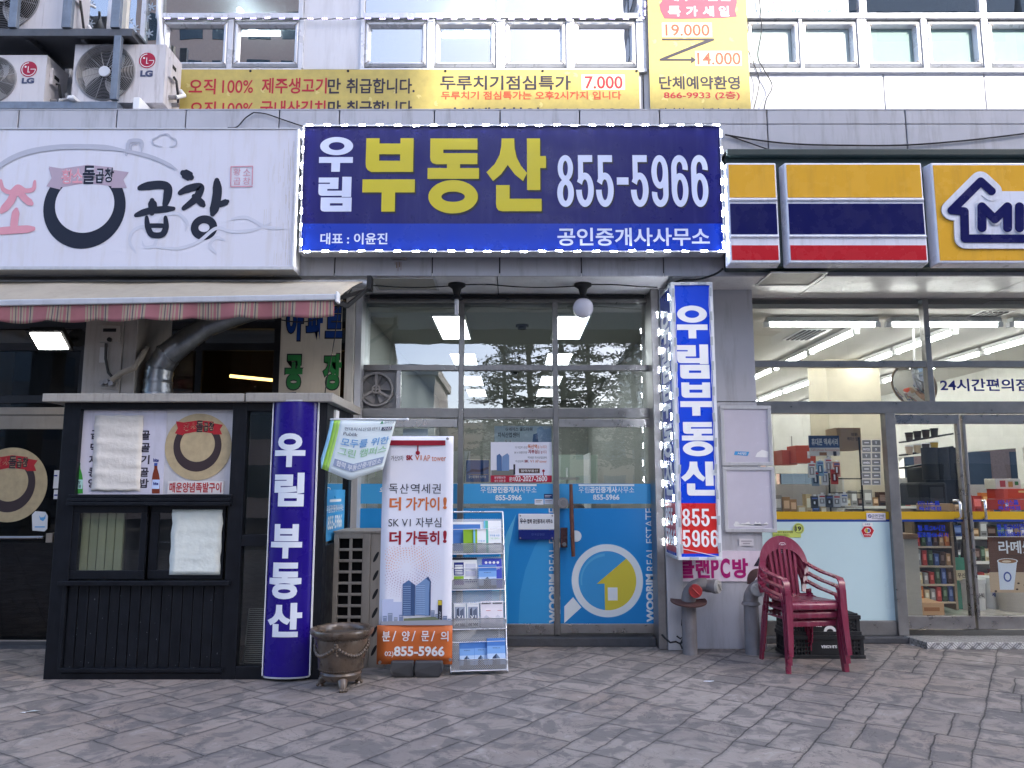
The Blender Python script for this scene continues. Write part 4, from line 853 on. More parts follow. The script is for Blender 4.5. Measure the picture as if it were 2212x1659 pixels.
# ------------------------------------------------------------------ purple sign column on the black booth
YK = 6.35
M_pur = prt(32, 12, 122, rough=.28, var=.03, coat=.1, dirt=.22, dcol=(.07, .06, .12), dscale=4); M_pw = prt(224, 230, 246, rough=.35)
X0, X1 = -1.965, -1.6; Z0, Z1 = .035, ZZ(869, YK); xm_ = (X0 + X1) / 2; hw = (X1 - X0) / 2
def bow(x): return YK - .012 - .07 * max(0, 1 - ((x - xm_) / hw) ** 2) ** .6
ps = thing('sign_column', 'tall curved purple sign with white letters, fixed to the front of the black booth', 'sign', (xm_, YK, Z0))
m = MB(); n = 20; vs = []
for k in range(n + 1):
    x = X0 + (X1 - X0) * k / n; vs += [(x, bow(x), Z0), (x, bow(x), Z1)]
m.add(vs, [(2 * i, 2 * i + 2, 2 * i + 3, 2 * i + 1) for i in range(n)], M_pur, True); m.build('face', ps)
m = MB()
for z in (Z0 - .012, Z1):
    ptsx = [(X0 + (X1 - X0) * k / n) for k in range(n + 1)]; top = [(x, bow(x) - .004, z + .012) for x in ptsx] + [(X1, YK - .002, z + .012), (X0, YK - .002, z + .012)]; N_ = len(top)
    m.add(top + [(a, b, c - .012) for a, b, c in top], [tuple(range(N_)), tuple(range(2 * N_ - 1, N_ - 1, -1))] + [(i, i + N_, (i + 1) % N_ + N_, (i + 1) % N_) for i in range(N_)], M_alu)
for x in (X0 - .008, X1): m.box(x, x + .008, YK - .03, YK - .002, Z0, Z1, M_white)
m.build('frame', ps)
m = MB(warp=lambda v: (v.x, bow(v.x) - .003, v.z))
for t, a, v0, b, v1 in (('우', 593, 936, 660, 1009), ('림', 592, 1021, 657, 1094), ('부', 584, 1132, 653, 1206), ('동', 580.5, 1215, 651, 1294), ('산', 576, 1302, 652, 1376)):
    xa_, xb_, za, zb_ = R(a, v0, b, v1, YK - .07); m.text(t, xa_, xb_, za, zb_, 0, M_pw, .045, 14)
m.build('lettering', ps)
# ------------------------------------------------------------------ yellow banners on the upper wall
def gold():
    mm = mat(C(186, 168, 92), rough=.6, var=.13, scale=9, dirt=.0, name='gold_vinyl'); return mm
M_gold = gold(); M_gl = prt(206, 192, 122, rough=.55); M_red = prt(176, 44, 58, rough=.5); M_bk = prt(52, 48, 60, rough=.5); M_pale = prt(238, 232, 190, rough=.5); M_orr = prt(205, 80, 60, rough=.5)
def petals(m, x0, x1, z0, z1, Y, n, sd_):
    rr = random.Random(sd_)
    for k in range(n):
        x, z = rr.uniform(x0 + .08, x1 - .08), rr.uniform(z0, z1 - .05); a = rr.random() * 6.28
        for j in range(3):
            b = a + j * .7; l, w = rr.uniform(.03, .06), .012; dx, dz = math.cos(b), math.sin(b)
            m.poly([(x, z), (x + dx * l * .5 - dz * w, z + dz * l * .5 + dx * w), (x + dx * l, z + dz * l), (x + dx * l * .5 + dz * w, z + dz * l * .5 - dx * w)], Y - .00005 * (k % 5) - .00002 * j, 0, M_gl)
Yy = YU - .06; zlo = zt - .32
x0, x1_ = XX(381, 195, Yy), XX(1381, 195, Yy); zu = ZZ(150, Yy)
hb = thing('banner', 'long horizontal gold banner with red and black writing, stretched below the upper windows', 'banner', ((x0 + x1_) / 2, Yy, zlo))
MB().box(x0, x1_, Yy, Yy + .003, zlo, zu, M_gold).build('sheet', hb)
m = MB(); petals(m, x0, x1_, zlo + .2, zu, Yy - .0008, 60, 3); m.build('pattern', hb)
m = MB(); Yw = Yy - .002
for t, a, v0, b, v1, mt, bo in (('오직', 408, 170, 466, 204, M_red, .02), ('100%', 480, 173, 547, 201, M_red, .01), ('제주생고기', 565, 168, 706, 202, M_red, .02), ('만', 708, 169, 736, 202, M_bk, .02), ('취급합니다.', 748, 169, 896, 202, M_bk, .02),
    ('오직', 410, 219, 466, 253, M_red, .02), ('100%', 480, 222, 547, 250, M_red, .01), ('국내산김치', 562, 217, 703, 251, M_red, .02), ('만', 708, 217, 736, 251, M_bk, .02), ('취급합니다', 748, 217, 890, 251, M_bk, .02),
    ('두루치기점심특가', 951, 163, 1233, 194, M_bk, .02), ('두루치기 점심특가는 오후2시까지 입니다', 953, 197, 1342, 215, M_orr, .02), ('단체예약환영', 958, 232, 1165, 262, M_bk, .02), ('866-9933', 1190, 234, 1355, 262, M_bk, .02)): m.pt(t, a, v0, b, v1, Yw, mt, bo)
m.pr(1256, 161, 1350, 194, Yw + .0006, M_pale); m.pt('7.000', 1263, 164, 1345, 192, Yw, M_red, .02); m.build('lettering', hb)
m = MB()
for u in (541, 752, 962, 1172, 1375): a = P(u, 153.5, Yy); MB().cyl((a.x, Yy - .004, a.z), (a.x, Yy + .002, a.z), .014, M_blk2, n=12).build('eyelet', hb)
Yy = YU - .09
vb = thing('banner', 'tall vertical gold banner with sale prices on a red patch, beside the upper windows', 'banner', (XX(1510, 120, Yy), Yy, zlo))
m = MB(); q = [P(1402, 0, Yy), P(1616, 0, Yy)]; xa_, xb_ = XX(1402, 120, Yy), XX(1617, 120, Yy)
m.box(xa_, xb_, Yy, Yy + .003, zlo, 7.3, M_gold); m.build('sheet', vb)
m = MB(); petals(m, xa_, xb_, zlo + .2, 6.9, Yy - .0008, 34, 5); m.build('pattern', vb)
m = MB(); Yw = Yy - .002; M_pk = prt(196, 78, 96, rough=.5)
m.pp([(1424, 10), (1430, 2), (1427, -40), (1590, -42), (1592, 6), (1588, 22), (1592, 36), (1560, 39), (1510, 40), (1470, 41), (1435, 40), (1427, 24)], Yw + .0006, 0, M_pk)
m.pt('제주오겹살', 1440, -22, 1580, 2, Yw, M_white, .02)
for t, a, b in (('특', 1443, 1470), ('가', 1482, 1507), ('세', 1518, 1542), ('일', 1553, 1575)): m.pt(t, a, 13, b, 35, Yw, M_white, .025)
m.pr(1430, 49, 1538, 80, Yw + .0006, M_pale); m.pt('19.000', 1437, 52, 1533, 78, Yw, M_orr, .02); m.pr(1502, 110, 1602, 142, Yw + .0006, M_pale); m.pt('14.000', 1506, 113, 1600, 140, Yw, M_orr, .02)
m.pp([(1430, 83), (1543, 83), (1543, 87), (1440, 127), (1493, 127), (1493, 131), (1425, 131), (1425, 127), (1524, 87), (1430, 87)], Yw, 0, M_bk); m.pp([(1493, 122), (1504, 129), (1493, 137)], Yw - .0003, 0, M_bk)
m.pt('단체예약환영', 1424, 164, 1598, 193, Yw, M_bk, .02); m.pt('866-9933 (2층)', 1434, 197, 1598, 216, Yw, M_red, .015); m.pt('감사히 모시겠습니다', 1424, 233, 1600, 258, Yw, M_bk, .02)
m.build('lettering', vb)
Yy = YU - .012
wb = thing('banner', 'white window banner with a green phone number, behind a hanging cable', 'banner', (XX(1725, 20, Yy), Yy, ZZ(36, Yy)))
xa_, xb_ = XX(1618, 20, Yy), XX(1832, 20, Yy); MB().box(xa_, xb_, Yy - .012, Yy - .009, ZZ(37, Yy), 7.3, mat((.74, .78, .8), rough=.5)).build('sheet', wb)
m = MB(); Yw = Yy - .014; gr = prt(110, 165, 170); m.pt('(02) 866-0047', 1658, 19, 1812, 34, Yw, gr, .02); m.pt('미술학원', 1640, -16, 1800, 8, Yw, prt(150, 140, 190), .02); m.pt('☎', 1635, 18, 1655, 34, Yw, gr, 0); m.build('lettering', wb)
# ------------------------------------------------------------------ light string along the upper windows
ls = thing('light_string', 'string of violet-white lights strung along the upper window rail', 'string lights', (XX(870, 40, YU), YU - .06, z40))
p_ = led_mesh(M_ledp, .0065).build('led_light', ls); p_.data.transform(Matrix.Translation(LOC[ls]))
pts = [P(361 + k * 31, 40 + (0 if k > 9 else -.6), YU - .065) for k in range(34)]; leds(ls, p_, pts)
p_ = led_mesh(M_ledp, .0065, False).build('led_light', ls); p_.data.transform(Matrix.Translation(LOC[ls])); leds(ls, p_, [P(1384, 8, YU - .065), P(1384, 26, YU - .065), P(1394, 10, YU - .065), P(1394, 28, YU - .065)])
m = MB(); m.tube([P(355 + k * 15.5, 40 + (1.5 if k % 2 else 0), YU - .056) for k in range(68)], .0045, M_cable, 6); m.build('cable', ls)
# ------------------------------------------------------------------ board with block letters behind the booth
Yd = YP + .01
bd = thing('notice_board', 'tall cream board with blue and green block letters, half hidden behind the booth roof', 'sign', (XX(675, 760, Yd), Yd, 0))
x0, x1_ = XX(605, 760, Yd), XX(737, 760, Yd) - .006
MB().box(x0, x1_, Yd, Yd + .03, 0, ZS - .02, mat(C(196, 188, 172), rough=.5, dirt=.3)).build('panel', bd)
m = MB(); gb = prt(20, 60, 130); gg = prt(42, 120, 62)
for t, a, v0, b, v1, mt in (('아', 617, 655, 657, 738, gb), ('파', 660, 655, 700, 738, gb), ('트', 702, 660, 742, 732, gb), ('공', 614, 764, 656, 844, gg), ('장', 696, 762, 740, 844, gg)):
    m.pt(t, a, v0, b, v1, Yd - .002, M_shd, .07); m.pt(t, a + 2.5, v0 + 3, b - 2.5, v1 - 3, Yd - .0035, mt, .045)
m.build('lettering', bd)
# ------------------------------------------------------------------ pink-lettered sign and small plates low on the pillar, notice frames
Yc = YP - .012
pc = thing('sign_plate', 'pale pink sign plate with magenta letters, low on the pillar behind the standpipes', 'sign', (XX(1570, 1225, Yc), Yc, ZZ(1258, Yc)))
MB().pb(1453, 1190, 1645, 1256, Yc, .01, mat(C(222, 210, 224), rough=.4, dirt=.15)).build('panel', pc)
m = MB(); mg = prt(168, 30, 112)
for t, a, b in (('클', 1461, 1500), ('랜', 1503, 1518 + 15), ('P', 1536, 1553), ('C', 1556, 1577), ('방', 1582, 1616)): m.pt(t, a, 1206, b, 1249, Yc - .002, mg, .04)
m.pp([(1628, 1223), (1642, 1200), (1645, 1223)], Yc - .002, 0, M_bk); m.build('lettering', pc)
def notice(lab, u0, v0, u1, v1, torn):
    x0, x1, z0, z1 = R(u0, v0, u1, v1, YP - .03)
    t = thing('notice_case', lab, 'notice frame', ((x0 + x1) / 2, YP - .03, z0)); m = MB(); w = .035
    m.box(x0, x1, YP - .03, YP - .004, z0, z0 + w, M_alu); m.box(x0, x1, YP - .03, YP - .004, z1 - w, z1, M_alu); m.box(x0, x0 + w, YP - .03, YP - .004, z0 + w, z1 - w, M_alu); m.box(x1 - w, x1, YP - .03, YP - .004, z0 + w, z1 - w, M_alu)
    m.build('frame', t, bevel=.003); MB().box(x0 + w, x1 - w, YP - .018, YP - .006, z0 + w, z1 - w, mat(C(198, 196, 210), rough=.22, var=.05, scale=3, coat=.4)).build('panel', t)
    rr = random.Random(torn); m = MB(); n = 16; zz = z0 + w
    up = [(x0 + w + .05 + (x1 - x0 - .16) * k / n, zz + rr.uniform(.03, .075)) for k in range(n + 1)]
    if torn == 1: m.poly([(x0 + w + .06, zz + .04)] + up[::-1][::1] + [(x0 + w + .06, zz + .02), (x1 - w - .03, zz + .015)], YP - .0195, 0, M_white)
    else: m.poly([(x1 - .17, zz + .05), (x1 - .05, zz + .045), (x1 - .04, zz + .1), (x1 - .1, zz + .12), (x1 - .15, zz + .09)], YP - .0195, 0, M_white); m.poly([(x0 + .12, zz + .07), (x0 + .25, zz + .06), (x0 + .27, zz + .1), (x0 + .13, zz + .105)], YP - .0197, 0, prt(70, 150, 210)); m.text('서민', x0 + .15, x0 + .24, zz + .07, zz + .095, YP - .0205, M_white, .02)
    m.build('torn_paper', t)
notice('upper empty aluminium notice frame on the pillar, with a blue paper scrap', 1558, 876, 1668, 1006, 0)
notice('lower empty aluminium notice frame on the pillar, torn paper along its bottom', 1564, 1008, 1676, 1150, 1)
t = MB(); t.pb(1597, 1164, 1628, 1179, YP - .008, .006, mat(C(205, 203, 208))); t.pr(1601, 1168, 1624, 1170, YP - .009, prt(150, 148, 155)); t.pr(1605, 1173, 1620, 1175, YP - .009, prt(150, 148, 155))
tag(t.build('sign_plate', loc=P(1612, 1179, YP - .008)), 'tiny grey sign plate on the pillar just left of the red chair back', 'sign')
# ================================================================== things in front of the shops
# ------------------------------------------------------------------ black booth
YK = 6.35; KX0, KX1 = -3.71, -1.53; KB = 7.4; KZ = 2.2
kb = thing('kiosk', 'black street booth with sliding windows and planked lower front, left of the purple sign column', 'kiosk', (-2.62, 6.9, 0))
def KR(u0, v0, u1, v1): return R(u0, v0, u1, v1, YK)
m = MB()
xa_ = XX(510, 1200, YK); 
zsill = ZZ(1070, YK); zs0 = ZZ(1090, YK); zw0 = ZZ(1256, YK); zp1 = ZZ(884, YK)
xl, xr = KX0, XX(488, 1200, YK)
m.box(xl, xl + .14, YK, YK + .1, 0, KZ, M_black); m.box(xr, xr + .12, YK, YK + .1, 0, KZ, M_black); m.box(KX1 - .09, KX1, YK, YK + .1, 0, KZ, M_black)
m.box(xl + .14, xr, YK, YK + .1, ZZ(884, YK), KZ, M_black); m.box(xl + .14, xr, YK, YK + .1, 0, .05, M_black)
m.box(xr + .12, KX1 - .09, YK, YK + .1, ZZ(888, YK), KZ, M_black); m.box(xr + .12, KX1 - .09, YK, YK + .1, 0, .1, M_black); m.box(xr + .12, KX1 - .09, YK, YK + .08, ZZ(1180, YK), ZZ(1155, YK), M_black)
for k, (a, b) in enumerate(((1068, 1074), (1075, 1083), (1084, 1092))): m.box(xl + .1, xr + .03, YK - .02 - .012 * k, YK + .06, ZZ(b, YK), ZZ(a, YK), M_black)
m.box(xl + .08, xr + .05, YK - .045, YK + .06, ZZ(1264, YK), ZZ(1254, YK), M_black); m.box(xl + .12, xr + .02, YK - .02, YK + .06, ZZ(1452, YK), ZZ(1443, YK), M_black)
m.box(xl + .11, xl + .14, YK - .015, YK, ZZ(1443, YK), ZZ(1264, YK), M_black)
m.box(KX0, KX0 + .06, YK + .1, KB, 0, KZ, M_black); m.box(KX1 - .06, KX1, KB - .12, KB, 0, KZ, M_black); m.box(KX1 - .06, KX1, YK + .1, KB - .12, KZ - .12, KZ, M_black); m.box(KX1 - .06, KX1, YK + .1, KB - .12, 0, ZZ(1180, YK), M_black)
m.build('frame', kb, bevel=.004)
m = MB(); rg = random.Random(3); n = 15; w = (xr - xl - .14) / n
for k in range(n): m.box(xl + .14 + k * w + .004, xl + .14 + (k + 1) * w - .004, YK + .012 + rg.uniform(0, .004), YK + .04, .05, ZZ(1262, YK), M_black)
m.box(xl + .14, xr, YK + .03, YK + .05, .05, ZZ(1262, YK), M_seam); m.build('plank_front', kb, bevel=.006)
m = MB(); gch = mat((.10, .11, .115), rough=.8, var=.3, scale=40)
for k in range(46):
    x, z = rg.uniform(xl + .16, xr - .02), .07 + rg.random() ** 2.2 * .75; s_ = rg.uniform(.002, .006); m.poly([(x, z), (x + s_, z + s_ * .6), (x + s_ * .4, z + s_ * rg.uniform(1, 3)), (x - s_ * .5, z + s_)], YK + .009, 0, gch)
m.build('paint_chip', kb)
MB().box(KX0 + .06, KX1 - .06, YK + .1, KB, .02, .06, M_dark).build('floor', kb)
MB().box(KX0 + .06, KX1 - .06, KB - .03, KB - .01, .06, KZ, mat((.05, .045, .04), rough=.7)).build('rear_panel', kb)
G_kb = glass((.80, .84, .82), 1.6, grime=.02)
for u0, u1, dy, g0 in ((148, 313, 0, 172), (317, 480, .03, 324)):
    x0, x1_, z0, z1 = KR(u0, 1092, u1, 1252); f = .07
    s = MB(); y = YK + .01 + dy
    s.box(x0, x1_, y, y + .03, z0, z0 + f, M_black); s.box(x0, x1_, y, y + .03, z1 - .06, z1, M_black); s.box(x0, x0 + f, y, y + .03, z0 + f, z1 - .06, M_black); s.box(x1_ - .05, x1_, y, y + .03, z0 + f, z1 - .06, M_black)
    o = s.build('sliding_window', kb, bevel=.004); MB().box(x0 + f - .005, x1_ - .045, y + .012, y + .017, z0 + f - .005, z1 - .055, G_kb).build('pane', o)
    if u0 == 148:
        c = MB(); cm = mat(C(176, 170, 140), rough=.6, dirt=.15)
        xx0, xx1, zz0, zz1 = KR(163, 1098, 256, 1246); wv = []
        n = 5
        for k in range(n): xx = xx0 + (xx1 - xx0) * k / n; c.box(xx + .004, xx + (xx1 - xx0) / n - .004, YK + .07, YK + .09, z0, z1, cm)
        c.box(xx0, xx1, YK + .092, YK + .11, z0, z1, mat((.1, .09, .07))); c.build('folding_screen', kb)
    else:
        s = MB(); x0_, x1__, z0_, z1_ = KR(365, 1101, 475, 1243); ny = 14; vs = []
        for a in range(ny + 1):
            for b in range(9): vs.append((x0_ + (x1__ - x0_) * b / 8 + .004 * math.sin(a * 1.3), y - .004 - .005 * abs(math.sin(a * .9 + b * 1.1)) - .003 * math.sin(a * 2.1), z0_ + (z1_ - z0_) * a / ny))
        s.add(vs, [(a * 9 + b, a * 9 + b + 1, a * 9 + b + 10, a * 9 + b + 9) for a in range(ny) for b in range(8)], mat(C(216, 222, 214), rough=.8, bump=.5, bscale=14), True)
        q = s.build('paper_sheet', loc=(x0_, y, z0_)); q.modifiers.new('solid', 'SOLIDIFY').thickness = .0015
        tag(q, 'blank white paper sheet taped inside the right sliding window of the black booth', 'paper sheet')
x0, x1_, z0, z1 = R(521, 888, 700, 1440, YK)
MB().box(xr + .12, KX1 - .09, YK + .04, YK + .045, .1, ZZ(888, YK), G_kb).build('side_pane', kb)
MB().box(KX1 - .035, KX1 - .03, YK + .1, KB - .12, ZZ(1180, YK), KZ - .12, G_clear).build('side_pane', kb)
g = MB(M=Matrix.Translation((KX1 - .028, 0, 0)) @ Matrix(((0, -1, 0, 0), (1, 0, 0, 0), (0, 0, 1, 0), (0, 0, 0, 1))))
g.rect(YK + .12, KB - .14, ZZ(1165, 6.9), ZZ(1058, 6.9), 0, M_sky); g.rect(YK + .3, KB - .3, ZZ(1084, 6.9), ZZ(1078, 6.9), -.002, M_film); g.text('우림공인중개사사무소', YK + .2, KB - .2, ZZ(1106, 6.9), ZZ(1090, 6.9), -.002, M_film, .02); g.text('855-5966', YK + .25, KB - .25, ZZ(1142, 6.9), ZZ(1112, 6.9), -.002, M_film, .03)
g.build('film_graphic', kb)
# oven rack leaning inside the narrow pane
m = MB(); rk = mat((.32, .32, .31), rough=.4, metal=.7)
x0, x1_, z0, z1 = R(533, 1315, 592, 1440, YK + .2)
for k in range(30): z = z0 + (z1 - z0) * k / 29; m.cyl((x0 - .02 + .03 * k / 29, YK + .2, z), (x1_, YK + .2, z), .003, rk, n=6)
m.tube([(x0 - .02, YK + .2, z0), (x0 + .01, YK + .2, z1), (x1_, YK + .2, z1)], .005, rk, 6)
tag(m.build('wire_rack', loc=(x0, YK + .2, z0)), 'grey wire grill rack standing inside the narrow pane of the black booth', 'grill rack')
M_conc = mat(C(158, 154, 146), rough=.75, var=.12, scale=8, dirt=.5, dcol=(.05, .05, .045), dscale=6, bump=.1)
m = MB(); xs0, xs1 = XX(91, 860, YK - .08), XX(527, 860, YK - .08)
m.box(xs0, xs1, YK - .08, KB + .05, KZ + .002, KZ + .07, M_conc); m.box(xs1 + .012, KX1 + .06, YK - .08, KB + .05, KZ + .002, KZ + .075, M_conc); m.build('roof', kb, bevel=.006)
# poster board of the booth
YPn = YK + .05
bp_ = MB(); x0, x1_, z0, z1 = KR(163, 884, 512, 1069)
bp_.box(x0, x1_, YPn, YPn + .01, z0, z1, mat(C(196, 194, 196), rough=.5, dirt=.25, dscale=5)); bp_.build('poster_board', kb)
pm = thing('menu_poster', 'grey menu poster with bottle pictures on the booth, mostly hidden by a blank sheet', 'poster', P(255, 1068, YPn))
m = MB(); m.pb(161, 887, 356, 1068, YPn - .004, .003, mat(C(198, 196, 208), rough=.45, dirt=.2, dscale=5)); m.build('sheet', pm)
m = MB(); Yq = YPn - .0055
for t, a, v in (('곱', 196, 929), ('막', 195, 957), ('제', 192, 983), ('콩', 191, 1010), ('양', 190, 1034), ('골', 304, 930), ('골', 304, 957), ('기', 303, 983), ('골', 301, 1010), ('밥', 301, 1034)): m.pt(t, a, v, a + 20, v + 20, Yq, M_bk, .03)
for u, w, gcol, cap, lab in ((170, 9, prt(60, 150, 62), prt(40, 110, 60), prt(170, 215, 210)), (336.5, 8.5, prt(120, 52, 30), prt(60, 90, 170), prt(190, 205, 235))):
    m.pp([(u - w, 1066), (u - w, 1035), (u - w * .8, 1024), (u - w * .4, 1012), (u - w * .38, 1000), (u + w * .38, 1000), (u + w * .4, 1012), (u + w * .8, 1024), (u + w, 1035), (u + w, 1066)], Yq, 0, gcol)
    m.pr(u - w * .42, 1000, u + w * .42, 1006, Yq - .001, cap); m.pr(u - w * .95, 1036, u + w * .95, 1056, Yq - .001, lab)
m.pt('참', 167, 1038, 174, 1045, Yq - .0015, M_bk, .02); m.pt('이슬', 166, 1046, 175, 1054, Yq - .0015, M_bk, .02); m.pt('hite', 331, 1041, 342, 1048, Yq - .0015, nav, .04); m.pt('hite', 331, 990, 343, 998, Yq, nav, .04)
m.build('print', pm)
m = MB(); vs = []; ny = 26
for a in range(ny + 1):
    v = 1061 - (1061 - 898) * a / ny
    for b in range(9):
        u0_, u1_ = (197 + 8 * a / ny, 302 + 8 * a / ny); p = P(u0_ + (u1_ - u0_) * b / 8, v - (1.5 if b % 3 == 1 else 0), YPn - .012); p.y -= .004 * math.sin(a * 1.2 + b * .4) + .003 * math.sin(a * 2.3); vs.append(p)
m.add(vs, [(a * 9 + b, a * 9 + b + 1, a * 9 + b + 10, a * 9 + b + 9) for a in range(ny) for b in range(8)], mat(C(216, 211, 202), rough=.85, bump=.4, bscale=18), True)
q = m.build('paper_sheet', loc=P(250, 1060, YPn - .012)); q.modifiers.new('solid', 'SOLIDIFY').thickness = .0015
tag(q, 'large blank cream paper sheet taped over the bottle menu on the black booth', 'paper sheet')
M_tan = mat(C(176, 158, 122), rough=.55, var=.16, scale=12, name='kraft'); M_rr = prt(172, 38, 46, rough=.5); M_brn = prt(58, 46, 48, rough=.5)
def roundel(lab, cu, cv, r, Y):
    c = P(cu, cv, Y); rr = P(cu + r, cv, Y).x - c.x
    t = thing('round_sign', lab, 'sign', (c.x, Y, c.z - rr)); m = MB(); m.disc(c.x, c.z, rr, rr, Y, M_tan, 56, .004); m.build('panel', t)
    m = MB(); emblem(m, cu - .02 * r, cv - .02 * r, r * .76, r * .76, Y - .0015, M_brn, M_rr, M_tan, True, M_rr); m.build('print', t); return t
roundel('round tan sign with red ribbon on the upper front of the black booth', 428, 965, 72, YPn - .006)
roundel('round tan sticker with red ribbon on the glass door at the far left', 22, 1047, 80, YD + .015)
t = thing('sticker', 'small white sticker with a blue bird mark on the far left glass door', 'sticker', P(86, 1148, YD)); m = MB(); m.pp([(70, 1146), (69, 1112), (76, 1104), (98, 1106), (103, 1114), (102, 1142), (96, 1148)], YD - .004, .002, mat((.66, .68, .7), rough=.5, dirt=.2)); m.build('sheet', t)
m = MB(); bq = prt(90, 160, 210); m.pp([(84, 1113), (88, 1118), (95, 1117), (99, 1111), (98, 1120), (93, 1126), (87, 1123)], YD - .006, 0, bq); m.pr(75, 1137, 97, 1139.5, YD - .006, bq); m.build('print', t)
for k, (v0, v1, lb) in enumerate(((1016, 1055, 'upper white paper notice on the door frame beside the black booth'), (1058, 1078, 'lower white paper notice on the door frame beside the black booth'))):
    m = MB(); m.pb(116, v0, 128, v1, YD - .014, .002, prt(206, 206, 208)); m.pr(117, v0 + 10, 124, v0 + 13, YD - .0155, nav); tag(m.build('paper_notice', loc=P(120, v1, YD)), lb, 'notice')
sn = MB(); sn.pb(362, 1039, 482, 1067, YPn - .012, .004, mat(C(212, 208, 205), rough=.4)); sn.pt('매운양념족발구이', 366, 1042, 478, 1064, YPn - .0135, prt(168, 34, 40), .025)
tag(sn.build('sign_plate', loc=P(422, 1067, YPn - .012)), 'small white sign with red letters under the round sign on the booth', 'sign')
# ------------------------------------------------------------------ silver duct from the booth roof
YDu = 6.85
du = thing('exhaust_duct', 'bent silver exhaust duct rising from the booth roof under the awning', 'duct', P(340, 850, YDu)); M_duct = mat((.22, .235, .25), rough=.34, metal=.85, var=.3, scale=6, dirt=.3)
pth = [(340, 856), (341, 825), (345, 795), (362, 768), (385, 748), (412, 728), (445, 706), (500, 686), (560, 668)]
pp_ = [P(u, v, YDu + (.0 if i < 5 else .03 * (i - 4))) for i, (u, v) in enumerate(pth)]; r0 = .125
m = MB(); fine = []
for i in range(len(pp_) - 1):
    for k in range(8): fine.append(pp_[i].lerp(pp_[i + 1], k / 8))
fine.append(pp_[-1]); rr_ = [r0 * (1 - .32 * i / len(fine)) * (1.05 if i % 8 == 0 else (1.0 if i % 2 else 1.012)) for i in range(len(fine))]
m.tube(fine, rr_, M_duct, 22); m.build('pipe', du)
m = MB()
for i in (3, 13, 24, 37, 48): d = (fine[i + 1] - fine[i]).normalized(); m.cyl(fine[i] - d * .012, fine[i] + d * .012, rr_[i] * 1.05, M_duct, n=24)
m.build('band', du)
# ------------------------------------------------------------------ outdoor unit lying end-on on the booth roof
YU2 = 6.72
M_ac = mat(C(206, 205, 208), rough=.4, var=.04, scale=3, dirt=.42, dcol=(.2, .18, .16), dscale=4, name='enamel'); M_acd = mat(C(150, 146, 142), rough=.5, dirt=.4, dscale=4)
eu = thing('outdoor_unit', 'old grey air conditioner outdoor unit standing end-on on the booth roof beside the duct', 'air conditioner', P(235, 850, YU2))
x0, x1_, _, _ = R(180, 700, 262, 850, YU2); z0 = KZ + .08
m = MB(); m.box(x0, x1_, YU2, YU2 + .7, z0, z0 + .92, M_acd); m.box(x1_ + .002, x1_ + .12, YU2 + .012, YU2 + .7, z0, z0 + .92, M_acd); m.box(x0 - .01, x1_ + .13, YU2 - .01, YU2 + .7, z0 - .015, z0 - .001, M_blk2); m.build('casing', eu, bevel=.008)
m = MB(); a = R(219, 704, 262, 740, YU2); m.box(a[0], a[1], YU2 - .03, YU2 - .002, a[2], a[3], M_acd); m.box(a[0] + .03, a[1] - .03, YU2 - .036, YU2 - .03, a[3] - .06, a[3] - .03, M_blk2); c = P(238, 734, YU2 - .03); m.cyl((c.x, YU2 - .05, c.z), (c.x, YU2 - .03, c.z), .02, M_blk2, n=12); m.build('terminal_cover', eu, bevel=.01)
m = MB(); a = R(218, 823, 254, 840, YU2); m.box(a[0], a[1], YU2 - .012, YU2 - .002, a[2], a[3], M_acd)
for u, v in ((226, 828), (236, 826), (246, 830)): c = P(u, v, YU2); m.cyl((c.x, YU2 - .06, c.z), (c.x, YU2 - .012, c.z), .022, M_ssd, n=10)
m.build('valve', eu)
m = MB(); m.tube([P(229, 742, YU2 - .02), P(228, 775, YU2 - .03), P(234, 805, YU2 - .03), P(243, 815, YU2 - .03)], .012, M_cable, 8); m.tube([P(243, 820, YU2 - .05), P(262, 806, YU2 - .08), P(290, 795, YU2 - .08), P(306, 770, YU2 - .03), P(318, 752, YU2 + .1)], .026, mat(C(140, 132, 120), rough=.8, bump=.6, bscale=60), 10)
m.build('hose', eu)
MB().pb(215, 750, 233, 783, YU2 - .002, .001, mat(C(175, 175, 178))).build('rating_label', eu)
# ------------------------------------------------------------------ flood light on the left
fl = thing('flood_light', 'black flood light shining under the striped awning at the far left', 'flood light', P(108, 740, 7.2)); Yl = 7.2
c = P(108, 735, Yl); m = MB(); q = MB(M=Matrix.Translation(c) @ Matrix.Rotation(rad(-38), 4, 'X'))
q.box(-.16, .16, -.12, .12, 0, .06, M_blk2); q.box(-.18, .18, -.13, .13, -.012, 0, M_blk2); q.build('housing', fl, bevel=.008)
q = MB(M=Matrix.Translation(c) @ Matrix.Rotation(rad(-38), 4, 'X')); q.box(-.14, .14, -.1, .1, -.018, -.013, mat((.9, .9, .85), emis=14, ecol=(1, .97, .9), var=0)); q.build('lens', fl)
m = MB(); m.tube([P(125, 722, Yl), P(150, 732, Yl + .2), P(172, 732, 7.7)], .018, M_blk2, 8); m.cyl(P(168, 730, 7.6), P(168, 730, 7.75), .09, M_blk2, n=18); m.build('arm', fl)
